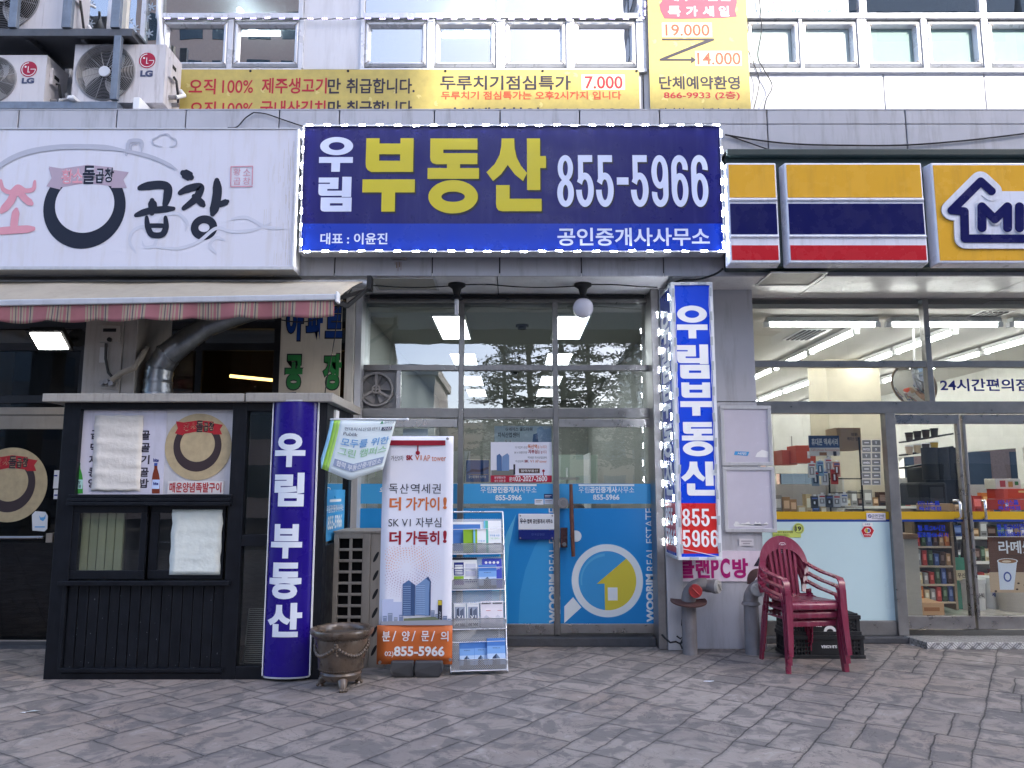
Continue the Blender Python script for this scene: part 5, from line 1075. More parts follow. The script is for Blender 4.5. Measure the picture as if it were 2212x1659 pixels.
# ------------------------------------------------------------------ striped awning
YA1, YA0 = 6.15, 6.95
M_awt = mat(C(158, 149, 132), rough=.85, var=.1, scale=4, dirt=.25)
def stripe_mat():
    mm = bpy.data.materials.new('striped_canvas'); mm.use_nodes = True; nt = mm.node_tree; N = nt.nodes; L = nt.links; b = N['Principled BSDF']; b.inputs['Roughness'].default_value = .9
    tc = N.new('ShaderNodeTexCoord'); sp = N.new('ShaderNodeSeparateXYZ'); L.new(tc.outputs['Object'], sp.inputs[0])
    d = N.new('ShaderNodeMath'); d.operation = 'MULTIPLY'; d.inputs[1].default_value = 1 / .305; L.new(sp.outputs[0], d.inputs[0])
    fr = N.new('ShaderNodeMath'); fr.operation = 'FRACT'; L.new(d.outputs[0], fr.inputs[0])
    r = N.new('ShaderNodeValToRGB'); r.color_ramp.interpolation = 'CONSTANT'; cr = r.color_ramp
    cols = [(0, (.32, .125, .14)), (.30, (.33, .27, .20)), (.34, (.32, .125, .14)), (.37, (.33, .27, .20)), (.43, (.10, .08, .10)), (.46, (.33, .27, .20)), (.50, (.36, .13, .15)), (.53, (.33, .27, .2)), (.57, (.10, .08, .1)), (.60, (.33, .27, .2)), (.65, (.32, .125, .14)), (.68, (.33, .27, .20)), (.73, (.32, .125, .14)), (.80, (.33, .27, .20)), (.83, (.09, .08, .1)), (.86, (.33, .27, .20)), (.92, (.32, .125, .14))]
    cr.elements[0].position = 0; cr.elements[0].color = (*cols[0][1], 1); cr.elements[1].position = cols[1][0]; cr.elements[1].color = (*cols[1][1], 1)
    for p, c in cols[2:]: e = cr.elements.new(p); e.color = (*c, 1)
    L.new(fr.outputs[0], r.inputs[0])
    n = N.new('ShaderNodeTexNoise'); n.inputs['Scale'].default_value = 3; n.inputs['Detail'].default_value = 6; L.new(tc.outputs['Object'], n.inputs[0])
    mr = N.new('ShaderNodeMapRange'); mr.inputs[1].default_value = .3; mr.inputs[2].default_value = .7; mr.inputs[3].default_value = .7; mr.inputs[4].default_value = 1.1; L.new(n.outputs[0], mr.inputs[0])
    mx = N.new('ShaderNodeMix'); mx.data_type = 'RGBA'; mx.blend_type = 'MULTIPLY'; mx.inputs[0].default_value = 1; L.new(r.outputs[0], mx.inputs[6]); L.new(mr.outputs[0], mx.inputs[7]); L.new(mx.outputs[2], b.inputs['Base Color'])
    return mm
M_str = stripe_mat()
xR = XX(727, 640, YA1); xL = -5.6; zr = ZZ(642, YA1); zl = zr - .075
za = lambda x: zl + (zr - zl) * (x - xL) / (xR - xL)
aw = thing('awning', 'retractable awning with a pink striped valance, over the booth at the left', 'awning', (xR, YA1, zr))
m = MB(); nx, ny = 44, 6; vs = []
for i in range(nx + 1):
    x = xL + (xR + .02 - xL) * i / nx
    for j in range(ny + 1):
        t = j / ny; vs.append((x + .04 * t, YA1 + (YA0 - YA1) * t, za(x) + (ZS - .07 - za(x)) * t + .03 * math.sin(t * 3.14) * (.3 + .7 * math.sin(x * 2.7) ** 2)))
m.add(vs, [(i * 7 + j, (i + 1) * 7 + j, (i + 1) * 7 + j + 1, i * 7 + j + 1) for i in range(nx) for j in range(ny)], M_awt, True)
o = m.build('canopy', aw); o.modifiers.new('solid', 'SOLIDIFY').thickness = .003
m = MB(); n = 220; vs = []; rows = 5
for i in range(n + 1):
    x = xL + (xR - .015 - xL) * i / n; s = math.sin((x - xR) / .39 * math.pi)
    for j in range(rows + 1):
        t = j / rows; L_ = .135 + .02 * abs(s); vs.append((x, YA1 - .012 + t * .014 * math.sin(x * 9 + 1.3 * math.sin(x * 3.1)), za(x) - .02 - L_ * t))
q_ = rows + 1
m.add(vs, [(i * q_ + j, i * q_ + j + 1, (i + 1) * q_ + j + 1, (i + 1) * q_ + j) for i in range(n) for j in range(rows)], M_str, True)
o = m.build('valance', aw); o.modifiers.new('solid', 'SOLIDIFY').thickness = .003
m = MB(); vs = [(x, YA1 + dy, z + dz) for x, z in ((xL, zl), (xR, zr)) for dy, dz in ((-.03, -.03), (.03, -.03), (.03, .022), (-.03, .022))]
m.add(vs, [(0, 1, 5, 4), (1, 2, 6, 5), (2, 3, 7, 6), (3, 0, 4, 7), (0, 3, 2, 1), (4, 5, 6, 7)], M_alu); m.box(xR, xR + .022, YA1 - .04, YA1 + .04, zr - .05, zr + .04, M_white); m.build('front_bar', aw, bevel=.008)
m = MB(); m.cyl((xL, YA0 + .02, ZS - .09), (xR + .1, YA0 + .02, ZS - .09), .04, M_alu, n=14); m.box(xR + .1, xR + .14, YA0 - .06, YA0 + .06, ZS - .16, ZS - .03, M_blk2); m.build('roller', aw)
m = MB(); m.strip([(xR - .06, YA1 + .03, zr - .02), (xR + .0, YA1 + .4, zr + .02), (xR + .11, YA0, ZS - .13)], (0, 0, 1), .035, .025, M_blk2); m.build('arm', aw); m = MB(); m.strip([(xR - 1.2, YA1 + .03, za(xR - 1.2) - .02), (xR - .4, YA1 + .5, zr + .03), (xR + .11, YA0, ZS - .15)], (0, 0, 1), .035, .025, M_blk2); m.build('arm', aw)
# ------------------------------------------------------------------ rack with outdoor units
YR1 = 7.06
rk = thing('steel_rack', 'galvanised steel rack carrying air conditioner units above the left signboard', 'rack', (-4, YR1, zt + .02))
m = MB(); xq = XX(286, 70, YR1)
zsh0, zsh1 = ZZ(77, YR1), ZZ(62, YR1)
M_rkd = mat((.10, .105, .115), rough=.5, metal=.4, var=.25, dirt=.3)
m.box(-7.5, xq, YR1, YR1 + .05, zsh0, zsh1, M_rkd); m.box(-7.5, xq + .03, YR1 + .05, YU - .06, zsh1 - .03, zsh1 - .005, M_rkd); m.box(xq - .05, xq, YR1 + .05, YU - .06, zsh0, zsh1 - .03, M_rkd)
for u in (45, 165): x = XX(u, 110, YR1); m.box(x, x + .04, YR1 + .05, YU - .08, zsh0 - .02, zsh1 - .03, M_rkd)
m.build('shelf', rk)
m = MB(); z0b, z1b = ZZ(234, YR1), ZZ(219, YR1); xe = XX(253, 226, YR1)
m.box(-7.5, xe, YR1, YR1 + .05, z0b, z1b, M_steel); m.box(xe - .05, xe, YR1 + .05, YU - .1, z0b, z1b, M_steel); m.box(-7.5, xe - .05, YU - .15, YU - .1, z0b, z1b, M_steel); m.build('beam', rk, bevel=.003)
for a, b, v0, v1, dy in ((245, 260, 80, 217, .0), (26, 43, -80, 61, .01), (140, 160, -80, 61, .01), (245, 264, -80, 61, .01)):
    x0, x1_, z0, z1 = R(a, v0, b, v1, YR1); MB().box(x0, x1_, YR1 - .03 + dy, YR1 + .02 + dy, z0, z1, M_steel).build('post', rk, bevel=.003)
MB().pb(262, -30, 274, 61, YR1 + .2, .06, mat(C(222, 218, 205), rough=.5, dirt=.3)).build('pipe_cover', rk)
for k, (u, v) in enumerate(((150, 222), (292, 226))):
    x = XX(u, v, YR1); MB().box(x, x + .07, YR1 - .05, YR1 + .5, (z1b + .002) if k == 0 else zt + .015, (z1b + .04) if k == 0 else zt + .14, M_white).build('foot_block', rk, bevel=.01)
M_lg = prt(165, 32, 62, rough=.4); M_lgt = prt(70, 78, 108, rough=.4); M_fan = mat((.6, .6, .6), rough=.5); M_grl = mat(C(150, 150, 152), rough=.4, metal=.4)
def lens(m, cx, cz, r, Y):
    m.disc(cx, cz, r, r, Y, M_lg, 40); m.ring(cx, cz, r * .86, r * .86, r * .77, r * .77, Y - .001, M_white, 40, a0=92, a1=358)
    m.rect(cx - .1 * r, cx - .01 * r, cz - .42 * r, cz + .36 * r, Y - .0012, M_white); m.rect(cx - .1 * r, cx + .17 * r, cz - .42 * r, cz - .34 * r, Y - .0014, M_white); m.rect(cx + .22 * r, cx + .84 * r, cz - .04 * r, cz + .04 * r, Y - .0012, M_white)
    m.disc(cx - .38 * r, cz + .3 * r, .12 * r, .12 * r, Y - .0012, M_white, 14)
def ac_unit(lab, x0, x1, z0, z1, Y, fcx, fr, logo, d=.36, stain=True, dark=False):
    t = thing('outdoor_unit', lab, 'air conditioner', ((x0 + x1) / 2, Y, z0))
    me_ = mat(C(206, 203, 205), rough=.4, var=.05, scale=3, dirt=.75 if stain else .2, dcol=(.22, .17, .15), dscale=5, name='enamel')
    fcz = (z0 + z1) / 2 + .01; m = MB()
    n = 48; hole = [(fcx + fr * math.cos(2 * math.pi * k / n), fcz + fr * math.sin(2 * math.pi * k / n)) for k in range(n)]
    def edge(a):
        c, s = math.cos(a), math.sin(a); k = min(((x1 - fcx) if c > 0 else (fcx - x0)) / max(abs(c), 1e-6), ((z1 - fcz) if s > 0 else (fcz - z0)) / max(abs(s), 1e-6)); return (fcx + c * k, fcz + s * k)
    angs = sorted(set([2 * math.pi * k / n for k in range(n)] + [math.atan2(z - fcz, x - fcx) % (2 * math.pi) for x in (x0, x1) for z in (z0, z1)]))
    vs = []
    for a in angs: e = edge(a); vs += [(fcx + fr * math.cos(a), Y, fcz + fr * math.sin(a)), (e[0], Y, e[1]), (fcx + fr * math.cos(a), Y + .06, fcz + fr * math.sin(a))]
    k = len(angs)
    m.add(vs, [(3 * i, 3 * i + 1, 3 * ((i + 1) % k) + 1, 3 * ((i + 1) % k)) for i in range(k)] + [(3 * i, 3 * ((i + 1) % k), 3 * ((i + 1) % k) + 2, 3 * i + 2) for i in range(k)], me_)
    m.add([(x, y, z) for y in (Y, Y + d) for x, z in ((x0, z0), (x1, z0), (x1, z1), (x0, z1))], [(0, 4, 5, 1), (1, 5, 6, 2), (2, 6, 7, 3), (3, 7, 4, 0), (4, 7, 6, 5)], me_)
    m.build('casing', t)
    MB().disc(fcx, fcz, fr * 1.0, fr * 1.0, Y + .1, M_dark, 40).build('shroud', t)
    m = MB()
    for b in range(3):
        a = b * 2.094 + .5; vs = []
        for i in range(7):
            rr = fr * (.22 + .7 * i / 6); wv = .62 - .1 * i / 6
            for s_ in (-1, 1): aa = a + s_ * wv * (.6 if i == 0 else .55) + .12 * i; vs.append((fcx + rr * math.cos(aa), Y + .065 + .02 * s_, fcz + rr * math.sin(aa)))
        m.add(vs, [(2 * i, 2 * i + 1, 2 * i + 3, 2 * i + 2) for i in range(6)], M_fan, True)
    m.build('fan', t)
    m = MB()
    for i in range(15): r = fr * (.26 + .73 * i / 14); m.tube([(fcx + r * math.cos(2 * math.pi * k / 40), Y - .012, fcz + r * math.sin(2 * math.pi * k / 40)) for k in range(41)], .0026, M_grl, 5)
    m.tube([(fcx + fr * 1.03 * math.cos(2 * math.pi * k / 48), Y - .004, fcz + fr * 1.03 * math.sin(2 * math.pi * k / 48)) for k in range(49)], .007, M_grl, 6)
    for i in range(12): a = i * math.pi / 6 + .26; m.cyl((fcx + fr * .2 * math.cos(a), Y - .014, fcz + fr * .2 * math.sin(a)), (fcx + fr * math.cos(a), Y - .01, fcz + fr * math.sin(a)), .003, M_grl, n=5)
    m.build('fan_grille', t)
    m = MB(); m.cyl((fcx, Y - .028, fcz), (fcx, Y - .008, fcz), fr * .19, M_white, n=28); m.build('grille_cap', t, bevel=.006)
    m = MB(); lx = x1 - .2 * (x1 - x0); w = .155 * (x1 - x0) / .9
    m.box(x1 - .27 * (x1 - x0), x1 - .27 * (x1 - x0) + .004, Y - .003, Y - .0005, z0 + .03, z1 - .03, me_)
    if logo: lens(m, lx, z0 + (z1 - z0) * .72, .083, Y - .003); m.text('LG', lx - .06, lx + .065, z0 + (z1 - z0) * .44, z0 + (z1 - z0) * .55, Y - .003, M_lgt, .06)
    m.build('badge', t)
    m = MB(); m.box(x1 + .001, x1 + .03, Y + .06, Y + .2, z0 + (z1 - z0) * .5, z1 - .1, me_); m.box(x1 + .03, x1 + .034, Y + .09, Y + .17, z1 - .2, z1 - .16, M_blk2); m.build('service_cover', t, bevel=.006)
    m = MB()
    for zz, yy in ((z0 + .12, Y + .12), (z0 + .08, Y + .2)): MB().cyl((x1, yy, zz), (x1 + .07, yy, zz), .022, M_ssd, n=10).build('valve', t)
    m = MB()
    m.tube([(x1 + .035, Y + .12, z0 + (z1 - z0) * .55), (x1 + .06, Y + .13, z0 + .3), (x1 + .075, Y + .16, z0 + .14), (x1 + .05, Y + .22, z0 + .08)], .012, M_cable, 8); m.tube([(x1 + .07, Y + .12, z0 + .12), (x1 + .1, Y + .24, z0 + .2), (x1 + .02, Y + .33, z0 + .3)], .02, M_white, 8); m.build('hose', t)
    return t
Yu = 7.17
x0, x1_, z0, z1 = R(158, 96, 356, 218, Yu); a = P(228, 155, Yu)
ac_unit('stained outdoor unit with red round badge, right end of the lower rack', x0, x1_, ZZ(219, YR1) + .045, z1, Yu, a.x, .285, True)
x1_ = XX(98, 170, Yu); z1 = ZZ(119, Yu)
ac_unit('cleaner outdoor unit with red round badge on the lower rack, cut by the photo edge', x1_ - .86, x1_, ZZ(219, YR1) + .006, z1, Yu, x1_ - .86 + .33, .235, True, stain=False)
x1_ = XX(147, 40, Yu)
ac_unit('large plain outdoor unit on the upper shelf of the steel rack, without a badge', x1_ - .95, x1_, zsh1 + .004, zsh1 + .82, Yu, XX(6, 8, Yu), .36, False, stain=False)
# security camera and conduit by the upper strip window
cm = thing('security_camera', 'small white bullet camera on the wall over the steel rack', 'camera', P(515 / 3, 8, YU - .2))
a = P(172, 4, YU - .15); m = MB(); m.cyl((a.x - .02, YU - .3, a.z - .03), (a.x, YU - .14, a.z + .02), .045, M_white, n=16); m.build('body', cm); m = MB(); m.tube([(a.x, YU - .15, a.z + .01), (a.x + .06, YU - .1, a.z + .01), (a.x + .1, YU - .02, a.z + .02)], .014, M_white, 8); m.build('bracket', cm)
m = MB(); m.tube([P(345, -60, YU - .06), P(343, 15, YU - .06), P(346, 60, YU - .06), P(349, 96, YU - .07), P(352, 130, YU - .08)], .026, M_white, 10); tag(m.build('conduit', loc=P(345, 96, YU - .06)), 'lumpy white wrapped pipe running down the wall beside the left upper window', 'pipe')
# ------------------------------------------------------------------ glazed planter
pl_ = thing('planter', 'brown glazed ceramic planter with garland relief and soil, at the foot of the purple column', 'planter', (-1.305, 6.12, 0))
M_gz = mat((.088, .062, .042), rough=.3, var=.45, scale=7, coat=.3, dirt=.4, dcol=(.15, .145, .14), dscale=6, bump=.25, bscale=22)
m = MB(); c = (-1.305, 6.12, 0)
m.lathe([(.0, .06), (.125, .06), (.135, .075), (.15, .09), (.158, .11), (.15, .125), (.16, .14), (.172, .15), (.176, .22), (.190, .30), (.2, .35), (.198, .37), (.214, .38), (.232, .395), (.243, .415), (.236, .437), (.215, .443), (.198, .435), (.19, .41), (.188, .39)], c, M_gz, 44)
m.build('pot', pl_)
m = MB(); m.disc(0, 0, 1, 1, 0, M_blk2, 8); m = MB(); vs = []; n = 24
m.lathe([(.0, .408), (.08, .405), (.14, .398), (.19, .39)], c, mat((.07, .055, .042), rough=.95, bump=1, bscale=90, var=.4, scale=30), 24); m.build('soil', pl_)
for k in range(3):
    a = rad(-90 + 18 + k * 120); m = MB(); d = Vector((math.cos(a), math.sin(a), 0)); cc = Vector(c)
    m.tube([cc + d * .10 + Vector((0, 0, .085)), cc + d * .15 + Vector((0, 0, .05)), cc + d * .165 + Vector((0, 0, .02)), cc + d * .16 + Vector((0, 0, .002))], [.04, .036, .022, .03], M_gz, 12)
    for e in (-1, 0, 1): m.ball(cc + d * .178 + Vector((-d.y, d.x, 0)) * e * .02 + Vector((0, 0, .014)), .015, M_gz, 8, 6)
    m.build('foot', pl_)
m = MB(); cc = Vector(c)
for q in range(4):
    for k in range(15):
        t = k / 14; a = rad(-90 + 45 + q * 90 + (t - .5) * 88); z = .325 - .07 * math.sin(t * math.pi); r = .197 - (.32 - z) * .16 + .004
        m.ball(cc + Vector((r * math.cos(a), r * math.sin(a), z)), .0115 + .004 * math.sin(t * math.pi) + .002 * (k % 2), M_gz, 8, 6)
    a = rad(-90 + q * 90); 
    for k in range(6): r = .2 - k * .003; m.ball(cc + Vector((r * math.cos(a + .03 * (k % 2)), r * math.sin(a), .345 - .016 * k)), .016 - .001 * k, M_gz, 8, 6)
for k in range(56): a = 2 * math.pi * k / 56; m.ball(cc + Vector((.166 * math.cos(a), .166 * math.sin(a), .146)), .008, M_gz, 6, 4); m.ball(cc + Vector((.205 * math.cos(a), .205 * math.sin(a), .372)), .006, M_gz, 6, 4)
m.build('garland_relief', pl_)
# ------------------------------------------------------------------ end-on outdoor unit by the door
YG = 6.75
gu = thing('outdoor_unit', 'dusty cream outdoor unit with a grid of dark openings, behind the standing banner', 'air conditioner', (-1.3, YG, 0))
x0 = XX(717, 1300, YG); xm2 = XX(797, 1300, YG); z1 = ZZ(1152, YG); z0 = ZZ(1450, YG) + .02
Mg = mat(C(152, 144, 133), rough=.55, var=.08, dirt=.5, dscale=5)
m = MB(); xc0 = XX(728, 1300, YG); xc1 = XX(780, 1300, YG); rows = 11; hh = (z1 - z0 - .09) / rows; cw = (xc1 - xc0) / 2
m.box(x0, xc0, YG, YG + .5, z0, z1, Mg); m.box(xc1, xm2, YG, YG + .5, z0, z1, Mg); m.box(xc0, xc1, YG, YG + .5, z1 - .045, z1, Mg); m.box(xc0, xc1, YG, YG + .5, z0, z0 + .045, Mg)
for k in range(1, rows): z = z0 + .045 + k * hh; m.box(xc0, xc1, YG + .001, YG + .03, z - .011, z + .011, Mg)
m.box((xc0 + xc1) / 2 - .012, (xc0 + xc1) / 2 + .012, YG + .002, YG + .031, z0 + .045, z1 - .045, Mg)
m.box(x0 - .004, xm2 + .16, YG - .004, YG + .5, z1 + .001, z1 + .02, Mg); m.build('casing', gu, bevel=.004)
MB().box(xc0, xc1, YG + .05, YG + .06, z0 + .045, z1 - .045, M_dark).build('coil', gu)
m = MB(); m.box(xm2 + .002, xm2 + .14, YG + .01, YG + .5, z0, z1, Mg); m.build('side_cover', gu, bevel=.006)
m = MB()
for k in range(6):
    z = z1 - .2 - k * .155; pts_ = [(xm2 + .05 + .03 * math.cos(a) * .5 + .02 * math.sin(a), z + .045 * math.sin(a)) for a in [2 * math.pi * i / 16 for i in range(16)]]; MB().poly(pts_, YG + .008, 0, M_blk2).build('vent_slot', gu)
MB().box(xm2 + .0, xm2 + .14, YG + .05, YG + .4, 0, z0 - .002, M_cream).build('foot', gu); MB().box(x0, x0 + .1, YG + .05, YG + .4, 0, z0 - .002, M_cream).build('foot', gu)
# white corrugated pipe end and wrapped hose by the rack
m = MB(); m.tube([P(955, 1378, 7.1), P(985, 1376, 7.1), P(1008, 1372, 7.12), P(1018, 1362, 7.2), P(1012, 1350, 7.4)], .045, mat(C(176, 170, 160), rough=.8, bump=.5, bscale=70), 12)
tag(m.build('wrapped_pipe', loc=P(985, 1376, 7.1)), 'thick pale wrapped pipe curving out behind the brochure rack near the ground', 'pipe')
# ------------------------------------------------------------------ standing banner
YN = 6.43
sb = thing('banner_stand', 'tall white standing banner with an orange foot panel, in front of the glass door', 'banner stand', (-.77, 6.5, 0))
x0, x1_ = XX(822, 1200, YN) , XX(977, 1200, YN) ; zb0, zb1 = ZZ(1435, YN), ZZ(942, YN); zo_ = ZZ(1352, YN)
m = MB(); n = 24; vs = []
def wv(x, z): return YN + .012 * math.sin((x - x0) / (x1_ - x0) * 3.1) - .01 * math.sin((z - zb0) * 3) 
NX, NZ = 8, 24
for j in range(NZ + 1):
    for i in range(NX + 1): x = x0 + (x1_ - x0) * i / NX; z = zb0 + (zb1 - zb0) * j / NZ; vs.append((x, wv(x, z), z))
M_bw = mat(C(226, 228, 242), rough=.4, var=.02, coat=.1); M_or = prt(196, 104, 52, rough=.4)
jo = int(NZ * (zo_ - zb0) / (zb1 - zb0) + .5); zo_ = zb0 + (zb1 - zb0) * jo / NZ
fa = lambda j0, j1: [(j * (NX + 1) + i, j * (NX + 1) + i + 1, (j + 1) * (NX + 1) + i + 1, (j + 1) * (NX + 1) + i) for j in range(j0, j1) for i in range(NX)]
m.add(vs, fa(jo, NZ), M_bw, True)
o_ = m.build('sheet', sb); o_.modifiers.new('solid', 'SOLIDIFY').thickness = .002
m = MB()
vs2 = [(v[0] + (.0 if 0 < i % (NX + 1) < NX else (-.012 if i % (NX + 1) == 0 else .008)), v[1] - .004, v[2]) for i, v in enumerate(vs)]
m.add(vs2, fa(0, jo), M_or, True); o_ = m.build('foot_panel', sb); o_.modifiers.new('solid', 'SOLIDIFY').thickness = .002
m = MB(warp=lambda v: (v.x, wv(v.x, v.z) - .0035 - (YN - v.y), v.z)); Yt = YN
cr = prt(150, 30, 48); dk = prt(40, 42, 56); org = prt(200, 112, 62)
m.pr(824, 951, 962, 962, Yt, cr); a = P(902, 975, Yt); m.pr(900.5, 962, 903.5, 976, Yt, cr); m.disc(a.x, P(902, 978, Yt).z, .018, .018, Yt, cr, 16)
m.pt('가산2차', 844, 984, 871, 995, Yt, dk, 0); m.pt('SK', 877, 983, 892, 994, Yt, cr, .05); m.pt('V1', 896, 983, 910, 994, Yt, org, .02); m.pt('AP tower', 914, 983, 963, 996, Yt, org, 0)
for k, ch in enumerate('독산역세권'): m.pt(ch, 840 + k * 23.2, 1045, 859 + k * 23.2, 1066, Yt, dk, .0)
def ital(t, u0, v0, u1, v1, mt, b):
    m.pt(t, u0, v0, u1, v1, Yt, mt, b)
ital('더', 841, 1074, 866, 1103, org, .035); ital('가까이', 876, 1074, 949, 1103, org, .024); m.pt('!', 957, 1074, 965, 1100, Yt, org, .05)
m.pt('SK V1 자부심', 839, 1118, 953, 1139, Yt, dk, .0)
ital('더', 841, 1147, 866, 1177, cr, .035); ital('가득히', 876, 1147, 949, 1177, cr, .03); m.pt('!', 957, 1146, 965, 1173, Yt, cr, .05)
for ring_ in range(13):
    rr_ = 12 + ring_ * 5.2; nn_ = int(10 + ring_ * 5.6); fade = 1 - abs(ring_ - 5) / 9
    for k in range(nn_):
        a = 2 * math.pi * (k + .5 * (ring_ % 2)) / nn_; u, v = 878 + rr_ * math.cos(a), 1225 + rr_ * .95 * math.sin(a)
        if u < 832 or u > 968 or v > 1290 or v < 1180: continue
        c = P(u, v, Yt); m.disc(c.x, c.z, .0052 * fade + .001, .0052 * fade + .001, Yt, prt(222, 182, 168) if math.sin(a) < .2 else prt(196, 180, 196), 6)
bl = [prt(82, 112, 156), prt(120, 150, 190), prt(60, 84, 124), prt(168, 190, 222), prt(186, 196, 224)]
m.pp([(826, 1350), (826, 1294), (850, 1294), (850, 1300), (868, 1300), (868, 1350)], Yt, 0, bl[4]); m.pp([(824, 1350), (824, 1342), (977, 1338), (977, 1350)], Yt - .0003, 0, prt(158, 160, 170)); m.pp([(872, 1342), (872, 1336), (940, 1332), (950, 1338), (940, 1343)], Yt - .0021, 0, prt(112, 122, 96))
for k, (u, w, v) in enumerate(((828, 8, 1330), (838, 10, 1324), (851, 8, 1333), (862, 9, 1328), (931, 8, 1318), (940, 7, 1326), (957, 9, 1330), (967, 8, 1336))): m.pr(u, v, u + w, 1343, Yt - .00035 - .00003 * k, prt(128 + 8 * (k % 3), 142 + 6 * (k % 3), 172)); m.pr(u + 1, v + 3, u + w - 1, v + 4, Yt - .0022, bl[4] if False else prt(196, 204, 222))
m.pp([(869, 1330), (870, 1262), (883, 1253), (897, 1264), (896, 1330)], Yt - .0009, 0, bl[0]); m.pp([(896, 1328), (898, 1266), (925, 1245), (931, 1256), (930, 1330)], Yt - .0012, 0, bl[1]); m.pp([(918, 1330), (920, 1250), (925, 1245), (931, 1256), (930, 1330)], Yt - .0014, 0, bl[2]); m.pp([(887, 1328), (888, 1258), (897, 1264), (896, 1330)], Yt - .0016, 0, bl[2])
for k in range(14):
    v = 1266 + k * 4.6; m.pr(871, v, 887, v + .9, Yt - .0018, bl[3]); m.pr(899, v - 2, 918, v - 1, Yt - .0018, bl[3])
for k in range(6): m.pr(872 + k * 2.6, 1264, 872.5 + k * 2.6, 1328, Yt - .0019, bl[2]); m.pr(901 + k * 3, 1262, 901.5 + k * 3, 1328, Yt - .0019, bl[0])
m.pr(946, 1296, 955, 1345, Yt - .002, dk); m.pr(946.5, 1297, 954.5, 1307, Yt - .0024, prt(214, 190, 60)); m.pt('독산역', 948.5, 1320, 952.5, 1340, Yt - .0026, M_white, 0)
for k, ch in enumerate('분/양/문/의'):
    u = 826 + k * 21.0; m.pt(ch, u, 1363, u + (17 if ch != '/' else 9), 1385, Yt - .006, M_white, .015 if ch != '/' else 0)
m.pt('02)', 831, 1407, 850, 1420, Yt - .006, M_white, .015); m.pt('855-5966', 851, 1396, 960, 1418, Yt - .006, M_white, .03)
m.build('print', sb)
m = MB()
for u, v in ((967, 948), (829, 948), (821, 1430), (973, 1424)): c = P(u, v, YN); MB().cyl((c.x, YN - .022, c.z), (c.x, YN + .0, c.z), .012, M_ssd, n=14).build('eyelet', sb)
xm3 = (x0 + x1_) / 2; m = MB()
for s_ in (-1, 1): m.cyl((xm3, YN + .16, .13), (xm3 + s_ * (x1_ - x0) / 2 * .93, YN + .03, zb1 - .02), .007, M_blk2, n=8); m.cyl((xm3, YN + .16, .13), (xm3 + s_ * (x1_ - x0) / 2 * .93, YN + .01, zb0 + .03), .007, M_blk2, n=8)
m.build('pole', sb)
m = MB(); M_wb = mat((.045, .047, .052), rough=.5, var=.15)
xb0, xb1 = XX(845, 1450, YN), XX(957, 1450, YN)
for a, b in ((xb0, xm3 - .004), (xm3 + .004, xb1)):
    vs = [(a + (.03 if a == xb0 else 0), YN - .02, 0), (b - (.03 if b == xb1 else 0), YN - .02, 0), (b, YN - .05, .05), (b, YN - .03, .13), (a, YN - .03, .13), (a, YN - .05, .05)]
    m.add(vs + [(x, YN + .36, z) for x, y, z in vs], [(0, 1, 2, 3, 4, 5)[::1], tuple(range(11, 5, -1))] + [(i, i + 6, (i + 1) % 6 + 6, (i + 1) % 6) for i in range(6)], M_wb)
m.build('water_base', sb, bevel=.012)
# ------------------------------------------------------------------ pennant on its pole
YW = 6.3
pn = thing('pennant', 'white pointed pennant with blue and green edge stripes hanging from a pole on the booth', 'pennant', P(705, 905, YW))
def pw(u, v):
    p = P(u, v, YW); t = (u - 690) / 170; p.y += .05 * (1 - t) - .01 * math.sin(t * 4); return p
corner = dict(tl=(712, 907), tr=(856, 906), br=(827, 1014), tip=(755, 1038), bl=(686, 1009))
m = MB(); n = 20; vs = []; uv_ = []
def edge_pt(s, t):       # s across, t down
    bt = (1 - s / .48) if s < .48 else 0; top = Vector(corner['tl']).lerp(Vector(corner['tr']), s)
    if s < .48: bot = Vector(corner['bl']).lerp(Vector(corner['tip']), s / .48)
    else: bot = Vector(corner['tip']).lerp(Vector(corner['br']), (s - .48) / .52)
    q = top.lerp(bot, t); return pw(q.x + 1.2 * math.sin(t * 5) * (1 - s), q.y)
M_pn = mat(C(226, 238, 248), rough=.6, var=.03); NS = 20; NT = 10
cols_ = {0: prt(150, 205, 240), 1: prt(150, 200, 80), 2: prt(172, 218, 110)}
for i in range(NS + 1):
    for j in range(NT + 1): vs.append(edge_pt(i / NS, j / NT))
for k in list(cols_) + [None]:
    fs = [(i * 11 + j, i * 11 + j + 1, (i + 1) * 11 + j + 1, (i + 1) * 11 + j) for i in range(NS) for j in range(NT) if (i if i < 3 else None) == k]
    m.add(vs, fs, cols_.get(k, M_pn), True)
o_ = m.build('cloth', pn); o_.modifiers.new('solid', 'SOLIDIFY').thickness = .0012
m = MB(); m.tube([(KX1 - .02, YK + .3, P(700, 905, YK).z + .0), pw(712, 905), pw(780, 905), pw(880, 906)], .008, M_white, 8); m.ball(pw(880, 906), .014, M_white, 10, 8); m.box(KX1 - .001, KX1 + .02, YK + .24, YK + .36, P(700, 905, YK).z - .1, P(700, 905, YK).z + .1, M_white); m.build('pole', pn)
m = MB()
def ptx(t, s0, t0, s1, t1, mt, b):
    g_, f_ = glyphs(t, b); vv = []
    for x, y in g_: p = edge_pt(s0 + (s1 - s0) * x, t1 + (t0 - t1) * y); p.y -= .006; vv.append(p)
    m.add(vv, f_, mt)
bb_ = prt(110, 165, 214); gg_ = prt(160, 205, 165); dd_ = prt(70, 78, 100); gv = prt(150, 164, 190)
ptx('현대건설', .83, .03, .98, .075, dd_, .0); ptx('▲', .77, .02, .82, .075, prt(40, 140, 90), 0)
ptx('현대지식산업센터', .24, .13, .78, .19, dd_, .0); ptx('Publik', .24, .22, .46, .28, dd_, 0)
